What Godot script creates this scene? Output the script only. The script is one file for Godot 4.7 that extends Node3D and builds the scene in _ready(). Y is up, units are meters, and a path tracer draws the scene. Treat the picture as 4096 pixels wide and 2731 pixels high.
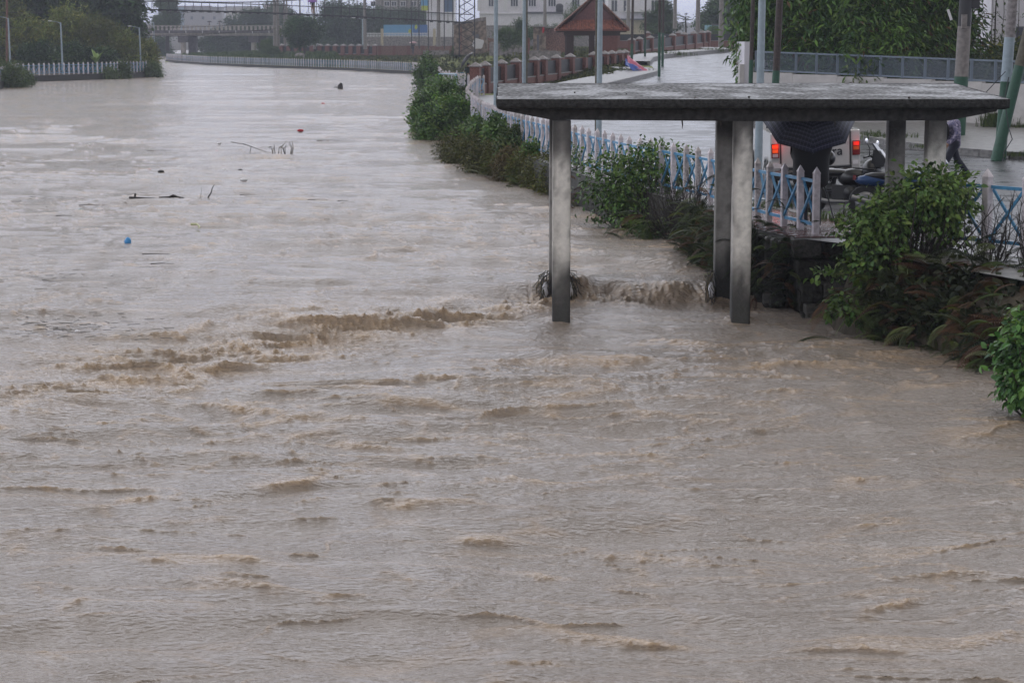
extends Node3D
# A flooded river beside a road, seen from a bridge in the rain.
const CAM_H := 4.24

var M := {}
var rng := RandomNumberGenerator.new()
var used := {}

func _ready():
	var cam := Camera3D.new()
	cam.name = "camera"
	cam.position = Vector3(0, CAM_H, 0)
	cam.rotation_degrees = Vector3(-8.6253, 0, 0)
	cam.fov = 19.37
	cam.near = 0.5
	cam.far = 4000.0
	var lens := CameraAttributesPhysical.new()
	lens.frustum_focal_length = 70.31
	lens.frustum_focus_distance = 31.0
	lens.frustum_near = 0.5
	lens.frustum_far = 4000.0
	lens.exposure_aperture = 9.0
	cam.attributes = lens
	add_child(cam)
	cam.current = true
	var sky := ProceduralSkyMaterial.new()
	sky.sky_top_color = Color(0.965, 0.975, 1.0)
	sky.sky_horizon_color = Color(0.495, 0.507, 0.56)
	sky.sky_curve = 0.5
	sky.sky_energy_multiplier = 2.0
	sky.ground_bottom_color = Color(0.40, 0.36, 0.33)
	sky.ground_horizon_color = Color(0.60, 0.58, 0.60)
	sky.sun_angle_max = 1.0
	var env := Environment.new()
	env.background_mode = Environment.BG_SKY
	env.sky = Sky.new()
	env.sky.sky_material = sky
	env.background_energy_multiplier = 1.0
	env.tonemap_mode = Environment.TONE_MAPPER_LINEAR
	env.tonemap_exposure = 0.735
	env.sdfgi_enabled = true
	env.ssao_enabled = true
	env.ssil_enabled = true
	env.fog_enabled = true
	env.fog_density = 0.0005
	env.fog_light_color = Color(0.84, 0.86, 0.92)
	var we := WorldEnvironment.new()
	we.name = "world_environment"
	we.environment = env
	add_child(we)
	var sun := DirectionalLight3D.new()
	sun.name = "sun"
	sun.light_energy = 0.3
	sun.light_angular_distance = 60.0
	sun.light_color = Color(1.0, 0.98, 0.95)
	sun.rotation_degrees = Vector3(-72, 25, 0)
	sun.shadow_enabled = true
	add_child(sun)
	rng.seed = 7
	make_materials()
	make_water()
	make_land()
	make_shelter()
	make_bank_works()
	make_fences()
	make_road_edges()
	make_buildings()
	make_trees()
	make_plants()
	make_poles()
	make_vehicles()
	make_people()
	make_debris()

# ---------------------------------------------------------------- helpers
func lin(r: float, g: float, b: float) -> Color:
	return Color(r, g, b).linear_to_srgb()

func numbered(n: String) -> String:
	if not used.has(n):
		used[n] = 0
		return n
	used[n] += 1
	return "%s_%03d" % [n, used[n]]

func tag(o: Node, label: String, category: String, group := ""):
	o.set_meta("label", label)
	o.set_meta("category", category)
	if group:
		o.set_meta("group", group)
	return o

func thing(called: String, label: String, category: String, at := Vector3.ZERO, turn := 0.0, group := "") -> Node3D:
	var o := Node3D.new()
	o.name = numbered(called)
	o.position = at
	o.rotation.y = turn
	add_child(o)
	tag(o, label, category, group)
	return o

func part(parent: Node, called: String, mesh: Mesh, m: Material, at := Transform3D.IDENTITY, label := "") -> MeshInstance3D:
	var o := MeshInstance3D.new()
	o.name = called
	o.mesh = mesh
	o.material_override = m
	o.transform = at
	parent.add_child(o, true)
	if label:
		o.set_meta("label", label)
	return o

func single(called: String, mesh: Mesh, m: Material, label: String, category: String, at := Transform3D.IDENTITY, group := "") -> MeshInstance3D:
	var o := part(self, numbered(called), mesh, m, at)
	tag(o, label, category, group)
	return o

func struct(called: String, mesh: Mesh, m: Material) -> MeshInstance3D:
	var o := part(self, numbered(called), mesh, m)
	o.set_meta("kind", "structure")
	return o

func instances(parent: Node, called: String, mesh: Mesh, m: Material, where: Array, tint: PackedColorArray, stuff := true) -> MultiMeshInstance3D:
	var mm := MultiMesh.new()
	mm.transform_format = MultiMesh.TRANSFORM_3D
	mm.use_colors = true
	mm.mesh = mesh
	mm.instance_count = where.size()
	for i in where.size():
		mm.set_instance_transform(i, where[i])
		mm.set_instance_color(i, tint[i])
	var o := MultiMeshInstance3D.new()
	o.name = called
	o.multimesh = mm
	o.material_override = m
	parent.add_child(o, true)
	if stuff:
		o.set_meta("kind", "stuff")
	return o

func T(p: Vector3, s := Vector3.ONE, yaw := 0.0, pitch := 0.0, roll := 0.0) -> Transform3D:
	return Transform3D(Basis.from_euler(Vector3(pitch, yaw, roll)) * Basis.from_scale(s), p)

# a bar's placing: a unit box (-.5 .. .5) stretched from a to b
func span(a: Vector3, b: Vector3, w: float, h: float) -> Transform3D:
	var z := b - a
	var l := z.length()
	z /= l
	var up := Vector3.UP if absf(z.y) < 0.98 else Vector3.RIGHT
	var x := up.cross(z).normalized()
	var y := z.cross(x)
	return Transform3D(Basis(x * w, y * h, z * l), (a + b) * 0.5)

func gauss() -> float:
	return rng.randfn()

func rr(a: float, b: float) -> float:
	return rng.randf_range(a, b)

func smooth(a: float, b: float, x: float) -> float:
	var t := clampf((x - a) / (b - a), 0.0, 1.0)
	return t * t * (3.0 - 2.0 * t)

class MB:
	var v := PackedVector3Array()
	var n := PackedVector3Array()
	var u := PackedVector2Array()
	var c := PackedColorArray()
	var ix := PackedInt32Array()
	var col := Color.WHITE

	func vert(p: Vector3, nn: Vector3, uv := Vector2.ZERO) -> int:
		v.append(p)
		n.append(nn)
		u.append(uv)
		c.append(col)
		return v.size() - 1

	func tri(a: Vector3, b: Vector3, d: Vector3):
		var nn := (b - a).cross(d - a).normalized()
		var i := vert(a, nn)
		vert(b, nn)
		vert(d, nn)
		ix.append_array([i, i + 2, i + 1])

	func quad(a: Vector3, b: Vector3, d: Vector3, e: Vector3, ua := Vector2(0, 1), ub := Vector2(1, 1), ud := Vector2(1, 0), ue := Vector2(0, 0)):
		var nn := (d - a).cross(e - b).normalized()
		var i := vert(a, nn, ua)
		vert(b, nn, ub)
		vert(d, nn, ud)
		vert(e, nn, ue)
		ix.append_array([i, i + 2, i + 1, i, i + 3, i + 2])

	func box(at: Vector3, s: Vector3, b := Basis.IDENTITY):
		var h := s * 0.5
		var p := []
		for k in 8:
			p.append(at + b * Vector3(h.x if k & 1 else -h.x, h.y if k & 2 else -h.y, h.z if k & 4 else -h.z))
		quad(p[4], p[5], p[7], p[6])
		quad(p[1], p[0], p[2], p[3])
		quad(p[5], p[1], p[3], p[7])
		quad(p[0], p[4], p[6], p[2])
		quad(p[6], p[7], p[3], p[2])
		quad(p[0], p[1], p[5], p[4])

	# box with chamfered long (vertical) and top edges
	func bev(at: Vector3, s: Vector3, r: float, b := Basis.IDENTITY):
		var h := s * 0.5
		var ring := func(ins: float) -> Array:
			var x := h.x - ins
			var z := h.z - ins
			return [Vector2(x - r, z), Vector2(x, z - r), Vector2(x, -z + r), Vector2(x - r, -z), Vector2(-x + r, -z), Vector2(-x, -z + r), Vector2(-x, z - r), Vector2(-x + r, z)]
		var lv := [[-h.y, r], [-h.y + r, 0.0], [h.y - r, 0.0], [h.y, r]]
		var rows := []
		for l in lv:
			var row := []
			for q in (ring as Callable).call(l[1]):
				row.append(at + b * Vector3(q.x, l[0], q.y))
			rows.append(row)
		for k in 3:
			for j in 8:
				var j2 := (j + 1) % 8
				quad(rows[k][j], rows[k][j2], rows[k + 1][j2], rows[k + 1][j])
		for j in range(1, 7):
			tri(rows[3][0], rows[3][j], rows[3][j + 1])
			tri(rows[0][0], rows[0][j + 1], rows[0][j])

	func bar(a: Vector3, b: Vector3, w: float, h: float):
		var z := b - a
		var l := z.length()
		if l < 1e-5:
			return
		z /= l
		var up := Vector3.UP if absf(z.y) < 0.98 else Vector3.RIGHT
		var x := up.cross(z).normalized()
		box((a + b) * 0.5, Vector3(w, h, l), Basis(x, z.cross(x), z))

	func tube(pts: Array, radii: Array, sides := 6, caps := true):
		var base := v.size()
		var x := Vector3.ZERO
		for i in pts.size():
			var d: Vector3 = (pts[mini(i + 1, pts.size() - 1)] - pts[maxi(i - 1, 0)]).normalized()
			if x == Vector3.ZERO:
				x = (Vector3.UP if absf(d.y) < 0.9 else Vector3.RIGHT).cross(d).normalized()
			else:
				x = (x - d * x.dot(d)).normalized()
			var y := d.cross(x)
			for k in sides + 1:
				var a := TAU * k / sides
				var q := x * cos(a) + y * sin(a)
				vert(pts[i] + q * radii[i], q, Vector2(float(k) / sides, float(i)))
		for i in pts.size() - 1:
			for k in sides:
				var a0 := base + i * (sides + 1) + k
				var b0 := a0 + sides + 1
				ix.append_array([a0, b0, a0 + 1, a0 + 1, b0, b0 + 1])
		if caps:
			for e in [0, pts.size() - 1]:
				var d: Vector3 = (pts[0] - pts[1]).normalized() if e == 0 else (pts[e] - pts[e - 1]).normalized()
				var i0 := vert(pts[e], d)
				for k in sides + 1:
					vert(v[base + e * (sides + 1) + k], d)
				for k in sides:
					if e == 0:
						ix.append_array([i0, i0 + 1 + k, i0 + 2 + k])
					else:
						ix.append_array([i0, i0 + 2 + k, i0 + 1 + k])

	# profile: array of Vector2(radius, height), turned round y at a place
	func lathe(at: Vector3, prof: Array, sides := 12, b := Basis.IDENTITY):
		var base := v.size()
		for i in prof.size():
			var d: Vector2 = prof[mini(i + 1, prof.size() - 1)] - prof[maxi(i - 1, 0)]
			for k in sides + 1:
				var a := TAU * k / sides
				var nn := Vector3(cos(a) * d.y, -d.x, sin(a) * d.y).normalized()
				vert(at + b * Vector3(cos(a) * prof[i].x, prof[i].y, sin(a) * prof[i].x), b * nn, Vector2(float(k) / sides, prof[i].y))
		for i in prof.size() - 1:
			for k in sides:
				var a0 := base + i * (sides + 1) + k
				var b0 := a0 + sides + 1
				ix.append_array([a0, a0 + 1, b0, a0 + 1, b0 + 1, b0])

	# polygon (counter-clockwise seen from +z) drawn out along z from z0 to z1, in a basis
	func prism(poly: Array, z0: float, z1: float, b := Basis.IDENTITY, at := Vector3.ZERO):
		var k := poly.size()
		for j in k:
			var p: Vector2 = poly[j]
			var q: Vector2 = poly[(j + 1) % k]
			quad(at + b * Vector3(p.x, p.y, z1), at + b * Vector3(p.x, p.y, z0), at + b * Vector3(q.x, q.y, z0), at + b * Vector3(q.x, q.y, z1))
		var ids := Geometry2D.triangulate_polygon(PackedVector2Array(poly))
		for j in range(0, ids.size(), 3):
			var t := [poly[ids[j]], poly[ids[j + 1]], poly[ids[j + 2]]]
			if (t[1] - t[0]).cross(t[2] - t[0]) < 0:
				t = [t[0], t[2], t[1]]
			tri(at + b * Vector3(t[0].x, t[0].y, z1), at + b * Vector3(t[1].x, t[1].y, z1), at + b * Vector3(t[2].x, t[2].y, z1))
			tri(at + b * Vector3(t[0].x, t[0].y, z0), at + b * Vector3(t[2].x, t[2].y, z0), at + b * Vector3(t[1].x, t[1].y, z0))

	func ball(at: Vector3, r: Vector3, rows := 8, cols := 12, rough: FastNoiseLite = null, amp := 0.0, b := Basis.IDENTITY):
		var base := v.size()
		for i in rows + 1:
			var f := PI * i / rows
			for k in cols + 1:
				var a := TAU * k / cols
				var d := Vector3(sin(f) * cos(a), cos(f), sin(f) * sin(a))
				var s := 1.0
				if rough:
					s += amp * rough.get_noise_3dv((d + at) * 40.0)
				vert(at + b * (d * r * s), b * (d / r).normalized())
		for i in rows:
			for k in cols:
				var a0 := base + i * (cols + 1) + k
				var b0 := a0 + cols + 1
				ix.append_array([a0, b0, a0 + 1, a0 + 1, b0, b0 + 1])

	# rows of equal length joined into a sheet; normals averaged; faces up when rows run +z and points +x
	func sheet(rows: Array, flip := false):
		var base := v.size()
		var w: int = rows[0].size()
		for i in rows.size():
			for k in w:
				var dx: Vector3 = rows[i][mini(k + 1, w - 1)] - rows[i][maxi(k - 1, 0)]
				var dz: Vector3 = rows[mini(i + 1, rows.size() - 1)][k] - rows[maxi(i - 1, 0)][k]
				var nn := dz.cross(dx).normalized()
				vert(rows[i][k], -nn if flip else nn, Vector2(rows[i][k].x, rows[i][k].z))
		for i in rows.size() - 1:
			for k in w - 1:
				var a0 := base + i * w + k
				var b0 := a0 + w
				if flip:
					ix.append_array([a0, b0, a0 + 1, a0 + 1, b0, b0 + 1])
				else:
					ix.append_array([a0, a0 + 1, b0, a0 + 1, b0 + 1, b0])

	func mesh() -> ArrayMesh:
		var arr := []
		arr.resize(Mesh.ARRAY_MAX)
		arr[Mesh.ARRAY_VERTEX] = v
		arr[Mesh.ARRAY_NORMAL] = n
		arr[Mesh.ARRAY_TEX_UV] = u
		arr[Mesh.ARRAY_COLOR] = c
		arr[Mesh.ARRAY_INDEX] = ix
		var m := ArrayMesh.new()
		m.add_surface_from_arrays(Mesh.PRIMITIVE_TRIANGLES, arr)
		return m

func unit_box() -> ArrayMesh:
	if not M.has("unit"):
		var b := MB.new()
		b.box(Vector3.ZERO, Vector3.ONE)
		M.unit = b.mesh()
	return M.unit

func noise(sd: int, freq: float, kind := FastNoiseLite.TYPE_SIMPLEX_SMOOTH, oct := 4, fractal := FastNoiseLite.FRACTAL_FBM) -> FastNoiseLite:
	var f := FastNoiseLite.new()
	f.seed = sd
	f.frequency = freq
	f.noise_type = kind
	f.fractal_type = fractal
	f.fractal_octaves = oct
	return f

func ramp_tex(f: FastNoiseLite, stops: Array, size := 512) -> NoiseTexture2D:
	var t := NoiseTexture2D.new()
	t.width = size
	t.height = size
	t.seamless = true
	t.seamless_blend_skirt = 0.25
	t.noise = f
	if stops:
		var g := Gradient.new()
		var off := PackedFloat32Array()
		var cs := PackedColorArray()
		for s in stops:
			off.append(s[0])
			cs.append(s[1])
		g.offsets = off
		g.colors = cs
		t.color_ramp = g
	return t

# a rough, mottled stuff: base colour in linear values, tones that spread round it, relief in cm
func stuff_mat(key: String, base: Color, spread: float, rough: float, scale: float, relief := 0.0, freq := 0.02, spec := 0.5) -> StandardMaterial3D:
	var m := StandardMaterial3D.new()
	m.resource_name = key
	var lo := base * (1.0 - spread)
	var hi := base * (1.0 + spread)
	var f := noise(key.hash() % 9999, freq, FastNoiseLite.TYPE_SIMPLEX_SMOOTH, 6)
	m.albedo_texture = ramp_tex(f, [[0.15, lo.linear_to_srgb()], [0.5, base.linear_to_srgb()], [0.85, hi.linear_to_srgb()]])
	m.roughness = rough
	m.metallic_specular = spec
	m.uv1_triplanar = true
	m.uv1_world_triplanar = true
	m.uv1_scale = Vector3.ONE * scale
	if relief > 0.0:
		m.heightmap_enabled = true
		m.heightmap_texture = ramp_tex(noise(key.hash() % 777, freq * 2.0, FastNoiseLite.TYPE_SIMPLEX_SMOOTH, 6), [])
		m.heightmap_scale = relief
	M[key] = m
	return m

func plain(key: String, base: Color, rough: float, metal := 0.0, vc := false) -> StandardMaterial3D:
	var m := StandardMaterial3D.new()
	m.resource_name = key
	m.albedo_color = base.linear_to_srgb()
	m.roughness = rough
	m.metallic = metal
	m.vertex_color_use_as_albedo = vc
	M[key] = m
	return m

func make_materials():
	# water
	var w := StandardMaterial3D.new()
	w.resource_name = "muddy_water"
	w.vertex_color_use_as_albedo = true
	w.roughness = 0.11
	w.metallic_specular = 0.34
	w.heightmap_enabled = true
	w.heightmap_texture = ramp_tex(noise(31, 0.018, FastNoiseLite.TYPE_SIMPLEX_SMOOTH, 5), [], 1024)
	w.heightmap_scale = 2.6
	w.uv1_scale = Vector3(0.42, 0.85, 1)
	M.water = w
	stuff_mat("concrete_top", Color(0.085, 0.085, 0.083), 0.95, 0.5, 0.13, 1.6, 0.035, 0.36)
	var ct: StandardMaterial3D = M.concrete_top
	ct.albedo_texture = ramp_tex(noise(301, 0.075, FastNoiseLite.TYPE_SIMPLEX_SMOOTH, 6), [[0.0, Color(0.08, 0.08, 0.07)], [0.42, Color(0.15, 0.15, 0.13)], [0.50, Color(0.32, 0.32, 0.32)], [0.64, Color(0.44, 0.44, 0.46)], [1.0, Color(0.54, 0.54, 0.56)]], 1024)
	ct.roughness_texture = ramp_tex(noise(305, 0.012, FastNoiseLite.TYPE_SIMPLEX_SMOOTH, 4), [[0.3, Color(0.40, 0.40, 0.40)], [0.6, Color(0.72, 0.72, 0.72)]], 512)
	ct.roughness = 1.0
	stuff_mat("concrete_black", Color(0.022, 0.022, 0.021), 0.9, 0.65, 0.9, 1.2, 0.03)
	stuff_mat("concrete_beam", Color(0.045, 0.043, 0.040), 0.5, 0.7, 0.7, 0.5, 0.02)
	stuff_mat("concrete_column", Color(1, 1, 1) * 0.85, 0.13, 0.62, 0.8, 0.7, 0.02).vertex_color_use_as_albedo = true
	stuff_mat("wet_stone", Color(0.026, 0.025, 0.021), 0.7, 0.7, 0.8, 1.5, 0.02, 0.3)
	stuff_mat("wet_stone_pale", Color(0.050, 0.047, 0.040), 0.5, 0.6, 0.9, 1.2, 0.02)
	stuff_mat("kerb", Color(0.16, 0.155, 0.15), 0.5, 0.5, 0.6, 0.8, 0.02)
	stuff_mat("asphalt", Color(0.05, 0.05, 0.055), 0.4, 0.30, 0.12, 0.04, 0.03, 0.36)
	var am: StandardMaterial3D = M.asphalt
	am.roughness = 1.0
	am.roughness_texture = ramp_tex(noise(309, 0.010, FastNoiseLite.TYPE_SIMPLEX_SMOOTH, 5), [[0.3, Color(0.24, 0.24, 0.24)], [0.5, Color(0.30, 0.30, 0.30)], [0.7, Color(0.40, 0.40, 0.40)]], 512)
	stuff_mat("walkway", Color(0.15, 0.145, 0.14), 0.4, 0.4, 0.3, 0.3, 0.02, 0.36)
	stuff_mat("paver", Color(0.15, 0.075, 0.065), 0.45, 0.16, 1.3, 0.15, 0.03)
	stuff_mat("paver_pale", Color(0.22, 0.15, 0.14), 0.4, 0.14, 1.3, 0.15, 0.03)
	stuff_mat("grass_ground", Color(0.14, 0.16, 0.045), 0.55, 0.9, 0.11, 3.0, 0.02, 0.2)
	stuff_mat("earth", Color(0.06, 0.05, 0.035), 0.5, 0.85, 0.3, 3.0, 0.02, 0.3)
	stuff_mat("white_paint_post", Color(0.60, 0.55, 0.58), 0.22, 0.5, 0.9, 0.0, 0.02)
	stuff_mat("dirty_paint_post", Color(0.44, 0.40, 0.40), 0.35, 0.6, 1.3, 0.0, 0.02)
	stuff_mat("blue_paint", Color(0.07, 0.24, 0.42), 0.25, 0.35, 0.9, 0.0, 0.02)
	stuff_mat("brick", Color(0.175, 0.070, 0.055), 0.40, 0.7, 0.5, 1.0, 0.03)
	stuff_mat("brick_old", Color(0.20, 0.11, 0.09), 0.45, 0.8, 0.3, 1.5, 0.03)
	stuff_mat("cap_grey", Color(0.24, 0.22, 0.22), 0.35, 0.7, 0.8, 0.8, 0.02)
	stuff_mat("plaster_grey", Color(0.22, 0.20, 0.195), 0.40, 0.8, 0.22, 1.0, 0.02)
	stuff_mat("plaster_stained", Color(0.20, 0.155, 0.125), 0.6, 0.8, 0.14, 1.0, 0.02)
	stuff_mat("white_wall", Color(0.66, 0.64, 0.68), 0.06, 0.7, 0.12, 0.0, 0.015)
	stuff_mat("garden_wall", Color(0.50, 0.475, 0.46), 0.12, 0.7, 0.35, 0.0, 0.015)
	stuff_mat("cream_wall", Color(0.46, 0.40, 0.29), 0.15, 0.7, 0.2, 0.0, 0.02)
	stuff_mat("roof_tile", Color(0.20, 0.070, 0.048), 0.45, 0.6, 0.9, 0.5, 0.05)
	stuff_mat("dark_wood", Color(0.045, 0.026, 0.02), 0.5, 0.7, 0.8, 0.6, 0.03)
	stuff_mat("bark", Color(0.055, 0.045, 0.036), 0.5, 0.85, 1.1, 1.5, 0.03)
	stuff_mat("pole_steel", Color(0.30, 0.37, 0.42), 0.12, 0.45, 0.5, 0.0, 0.02)
	stuff_mat("pole_concrete", Color(0.21, 0.19, 0.18), 0.3, 0.7, 0.5, 0.6, 0.02)
	stuff_mat("pole_rust", Color(0.045, 0.030, 0.026), 0.5, 0.6, 0.8, 0.0, 0.02)
	stuff_mat("pole_green", Color(0.014, 0.075, 0.040), 0.25, 0.45, 0.8, 0.0, 0.02)
	stuff_mat("bridge_dark", Color(0.10, 0.09, 0.10), 0.35, 0.8, 0.1, 0.0, 0.02)
	stuff_mat("bridge_pale", Color(0.36, 0.33, 0.30), 0.25, 0.8, 0.1, 0.0, 0.02)
	plain("window_dark", Color(0.05, 0.055, 0.07), 0.12)
	plain("frame_dark", Color(0.10, 0.10, 0.12), 0.5)
	plain("white_trim", Color(0.66, 0.65, 0.67), 0.5)
	plain("black_steel", Color(0.02, 0.02, 0.022), 0.4)
	plain("wire", Color(0.03, 0.03, 0.035), 0.6)
	plain("mesh_panel", Color(0.012, 0.013, 0.016), 0.5)
	plain("fence_steel", Color(0.16, 0.20, 0.25), 0.45)
	var lf := plain("leaf", Color(1, 1, 1), 0.48, 0.0, true)
	lf.metallic_specular = 0.32
	lf.backlight_enabled = true
	lf.backlight = Color(0.35, 0.42, 0.12)
	lf.cull_mode = BaseMaterial3D.CULL_DISABLED
	plain("blue_dark", Color(0.05, 0.10, 0.19), 0.5)
	plain("blue_mid", Color(0.035, 0.13, 0.36), 0.5)
	plain("sky_blue", Color(0.11, 0.30, 0.52), 0.5)
	plain("blue_wall", Color(0.28, 0.48, 0.60), 0.6)
	plain("lime", Color(0.42, 0.48, 0.06), 0.6)
	plain("red_cloth", Color(0.45, 0.03, 0.04), 0.8)
	plain("frame_grey", Color(0.16, 0.155, 0.15), 0.7)
	plain("rail_glass", Color(0.10, 0.12, 0.15), 0.2)
	stuff_mat("dark_brick", Color(0.035, 0.017, 0.015), 0.4, 0.7, 0.5, 0.8, 0.03)
	stuff_mat("gable_red", Color(0.14, 0.055, 0.052), 0.25, 0.6, 0.3, 0.0, 0.03)
	stuff_mat("roof_ridge", Color(0.17, 0.075, 0.05), 0.5, 0.7, 0.9, 0.0, 0.03)
	stuff_mat("pole_moss", Color(0.11, 0.10, 0.075), 0.4, 0.7, 0.6, 0.0, 0.02)
	stuff_mat("pole_wood", Color(0.16, 0.085, 0.06), 0.4, 0.8, 0.6, 0.0, 0.02)
	plain("twig", Color(0.022, 0.016, 0.013), 0.6)
	plain("culm", Color(0.13, 0.12, 0.045), 0.5)
	var bnm := plain("banana", Color(0.20, 0.30, 0.07), 0.4)
	bnm.cull_mode = BaseMaterial3D.CULL_DISABLED
	plain("leaf_dark", Color(0.025, 0.05, 0.02), 0.4).cull_mode = BaseMaterial3D.CULL_DISABLED
	plain("rubber", Color(0.012, 0.012, 0.013), 0.7)
	plain("rim_steel", Color(0.25, 0.25, 0.26), 0.35, 0.7)
	var cs := plain("car_silver", Color(0.48, 0.47, 0.46), 0.30, 0.05)
	cs.clearcoat_enabled = true
	cs.clearcoat = 0.8
	cs.clearcoat_roughness = 0.08
	plain("car_white", Color(0.72, 0.72, 0.74), 0.25)
	plain("lamp_red", Color(0.16, 0.008, 0.008), 0.15)
	plain("lamp_amber", Color(0.50, 0.12, 0.02), 0.15)
	plain("lamp_clear", Color(0.40, 0.40, 0.42), 0.2)
	for q in [["glow_red_hot", Color(1.0, 0.22, 0.06), 1.5], ["glow_red", Color(1.0, 0.07, 0.04), 0.6], ["glow_amber", Color(1.0, 0.38, 0.10), 0.6]]:
		var gm := plain(q[0], Color(0.4, 0.05, 0.02), 0.2)
		gm.emission_enabled = true
		gm.emission = q[1]
		gm.emission_energy_multiplier = q[2]
	plain("bike_black", Color(0.006, 0.006, 0.007), 0.30)
	plain("bike_blue", Color(0.02, 0.06, 0.17), 0.28)
	plain("bike_grey", Color(0.018, 0.018, 0.02), 0.45)
	plain("seat_black", Color(0.02, 0.02, 0.022), 0.30)
	plain("mirror", Color(0.85, 0.85, 0.88), 0.05, 0.9)
	plain("skin", Color(0.30, 0.17, 0.11), 0.55)
	plain("cloth_black", Color(0.008, 0.008, 0.010), 0.75)
	plain("jeans", Color(0.012, 0.014, 0.024), 0.8)
	plain("navy", Color(0.016, 0.018, 0.034), 0.8)
	plain("green_dark", Color(0.014, 0.030, 0.028), 0.8)
	plain("shoe_white", Color(0.60, 0.59, 0.57), 0.5)
	plain("boot", Color(0.010, 0.010, 0.012), 0.4)
	plain("hair", Color(0.010, 0.008, 0.007), 0.5)
	for q in [["umb_black", Color(0.012, 0.012, 0.016)], ["umb_purple", Color(0.26, 0.12, 0.45)], ["umb_pink", Color(0.45, 0.26, 0.30)]]:
		plain(q[0], q[1], 0.45).cull_mode = BaseMaterial3D.CULL_DISABLED
	plain("stalk", Color(0.36, 0.36, 0.16), 0.6)
	plain("stalk_dry", Color(0.16, 0.12, 0.07), 0.8)
	plain("straw_olive", Color(0.05, 0.05, 0.022), 0.7)
	plain("bag_blue", Color(0.05, 0.28, 0.62), 0.35)
	plain("bottle_green", Color(0.01, 0.10, 0.05), 0.2)
	plain("pink_scrap", Color(0.50, 0.25, 0.25), 0.5)
	for q in [["tarp_pink", Color(0.55, 0.14, 0.22)], ["tarp_blue", Color(0.05, 0.11, 0.42)]]:
		plain(q[0], q[1], 0.4).cull_mode = BaseMaterial3D.CULL_DISABLED
	plain("pipe_blue", Color(0.22, 0.42, 0.55), 0.4)
	plain("tinted", Color(1, 1, 1), 0.6, 0.0, true).cull_mode = BaseMaterial3D.CULL_DISABLED
	plain("tinted_gloss", Color(1, 1, 1), 0.25, 0.0, true).cull_mode = BaseMaterial3D.CULL_DISABLED

# ---------------------------------------------------------------- water and land
var BANK := [[0.0, 12.0], [15.0, 10.0], [20.0, 8.6], [24.0, 7.3], [26.5, 6.3], [28.3, 5.55], [30.7, 5.0], [31.2, 4.45], [32.8, 4.0], [39.0, 3.45], [44.2, 2.2], [49.6, 1.2], [55.6, 0.3], [58.2, -0.3], [64.9, -0.95], [68.4, -1.25], [74.5, -1.7], [82.0, -2.15], [88.0, -2.3], [97.0, -2.3], [111.0, -2.2], [121.0, -2.8], [137.0, -5.1], [160.0, -5.7], [190.0, -7.1], [226.0, -11.4], [251.0, -20.5], [265.0, -28.2], [283.0, -37.2], [300.0, -45.2], [320.0, -52.0], [335.0, -56.3], [350.0, -60.2], [420.0, -63.0], [470.0, -66.0]]
var LEFT := [[0.0, -20.0], [80.0, -30.0], [150.0, -39.0], [170.0, -42.2], [183.0, -44.6], [190.0, -41.8], [197.0, -39.0], [206.0, -37.0], [215.0, -38.5], [234.0, -43.0], [330.0, -58.0], [345.0, -66.0], [420.0, -78.0], [470.0, -80.0]]

func along(t: Array, d: float) -> float:
	for i in t.size() - 1:
		if d <= t[i + 1][0]:
			return lerpf(t[i][1], t[i + 1][1], (d - t[i][0]) / (t[i + 1][0] - t[i][0]))
	return t[-1][1]

func road_y(d: float) -> float:
	return 0.94 + clampf(d - 55.0, 0.0, 190.0) * 0.0145

func road_left(d: float) -> float:
	return along([[20.0, 10.0], [28.0, 8.2], [34.5, 5.9], [38.3, 4.84], [44.0, 3.9], [55.0, 2.0], [70.0, 1.2], [90.0, 1.6], [112.0, 6.3], [128.0, 9.4], [146.0, 10.0], [168.0, 12.7], [184.0, 18.0], [191.0, 20.6], [240.0, 34.0]], d)

func land_y(x: float, d: float) -> float:
	var b := along(BANK, d)
	var r := road_y(d)
	if d < 112.0:
		return r if x > road_left(d) - 0.02 else pave_y(d) - 0.03
	var edge := lerpf(0.95, 0.56, smooth(112.0, 170.0, d))
	var far := lerpf(1.25, minf(r, 2.75), smooth(-16.0, 2.0, x))
	var t := smooth(0.5, 15.0 + (d - 112.0) * 0.03, x - b)
	var y := lerpf(edge, far, t)
	return lerpf(y, r, smooth(road_left(d) - 7.0, road_left(d) - 1.5, x))

var n_warp: FastNoiseLite
var n_swell: FastNoiseLite
var n_ridge: FastNoiseLite
var n_chop: FastNoiseLite
var n_fine: FastNoiseLite
var n_wave: FastNoiseLite
var n_froth: FastNoiseLite
var n_line: FastNoiseLite
var n_patch: FastNoiseLite

func water_level(x: float, d: float) -> float:
	if x > 0.3:
		return 0.26 * smooth(32.05, 32.55, d + 0.12 * sin(x * 3.1) + 0.07 * sin(x * 7.7))
	var q := 0.3 - x
	var w := 0.45 + q * 1.3
	var m := 32.35 - q * 0.55
	return 0.26 * smooth(m - w, m + w, d)

func wake(x: float, d: float) -> float:
	var t := 0.0
	if x < 1.6:
		var q := 0.8 - x
		var m := 32.0 - q * 0.95 - 0.02 * q * q
		var w := 0.9 + maxf(q, 0.0) * 0.36
		t = exp(-pow((d - m) / w, 2.0)) * smooth(1.6, 0.6, x) * smooth(-8.5, -3.0, x)
	if x > 0.7 and x < 5.3:
		t = maxf(t, 0.75 * exp(-pow((d - 32.0) / 0.45, 2.0)))
	return t

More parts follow.
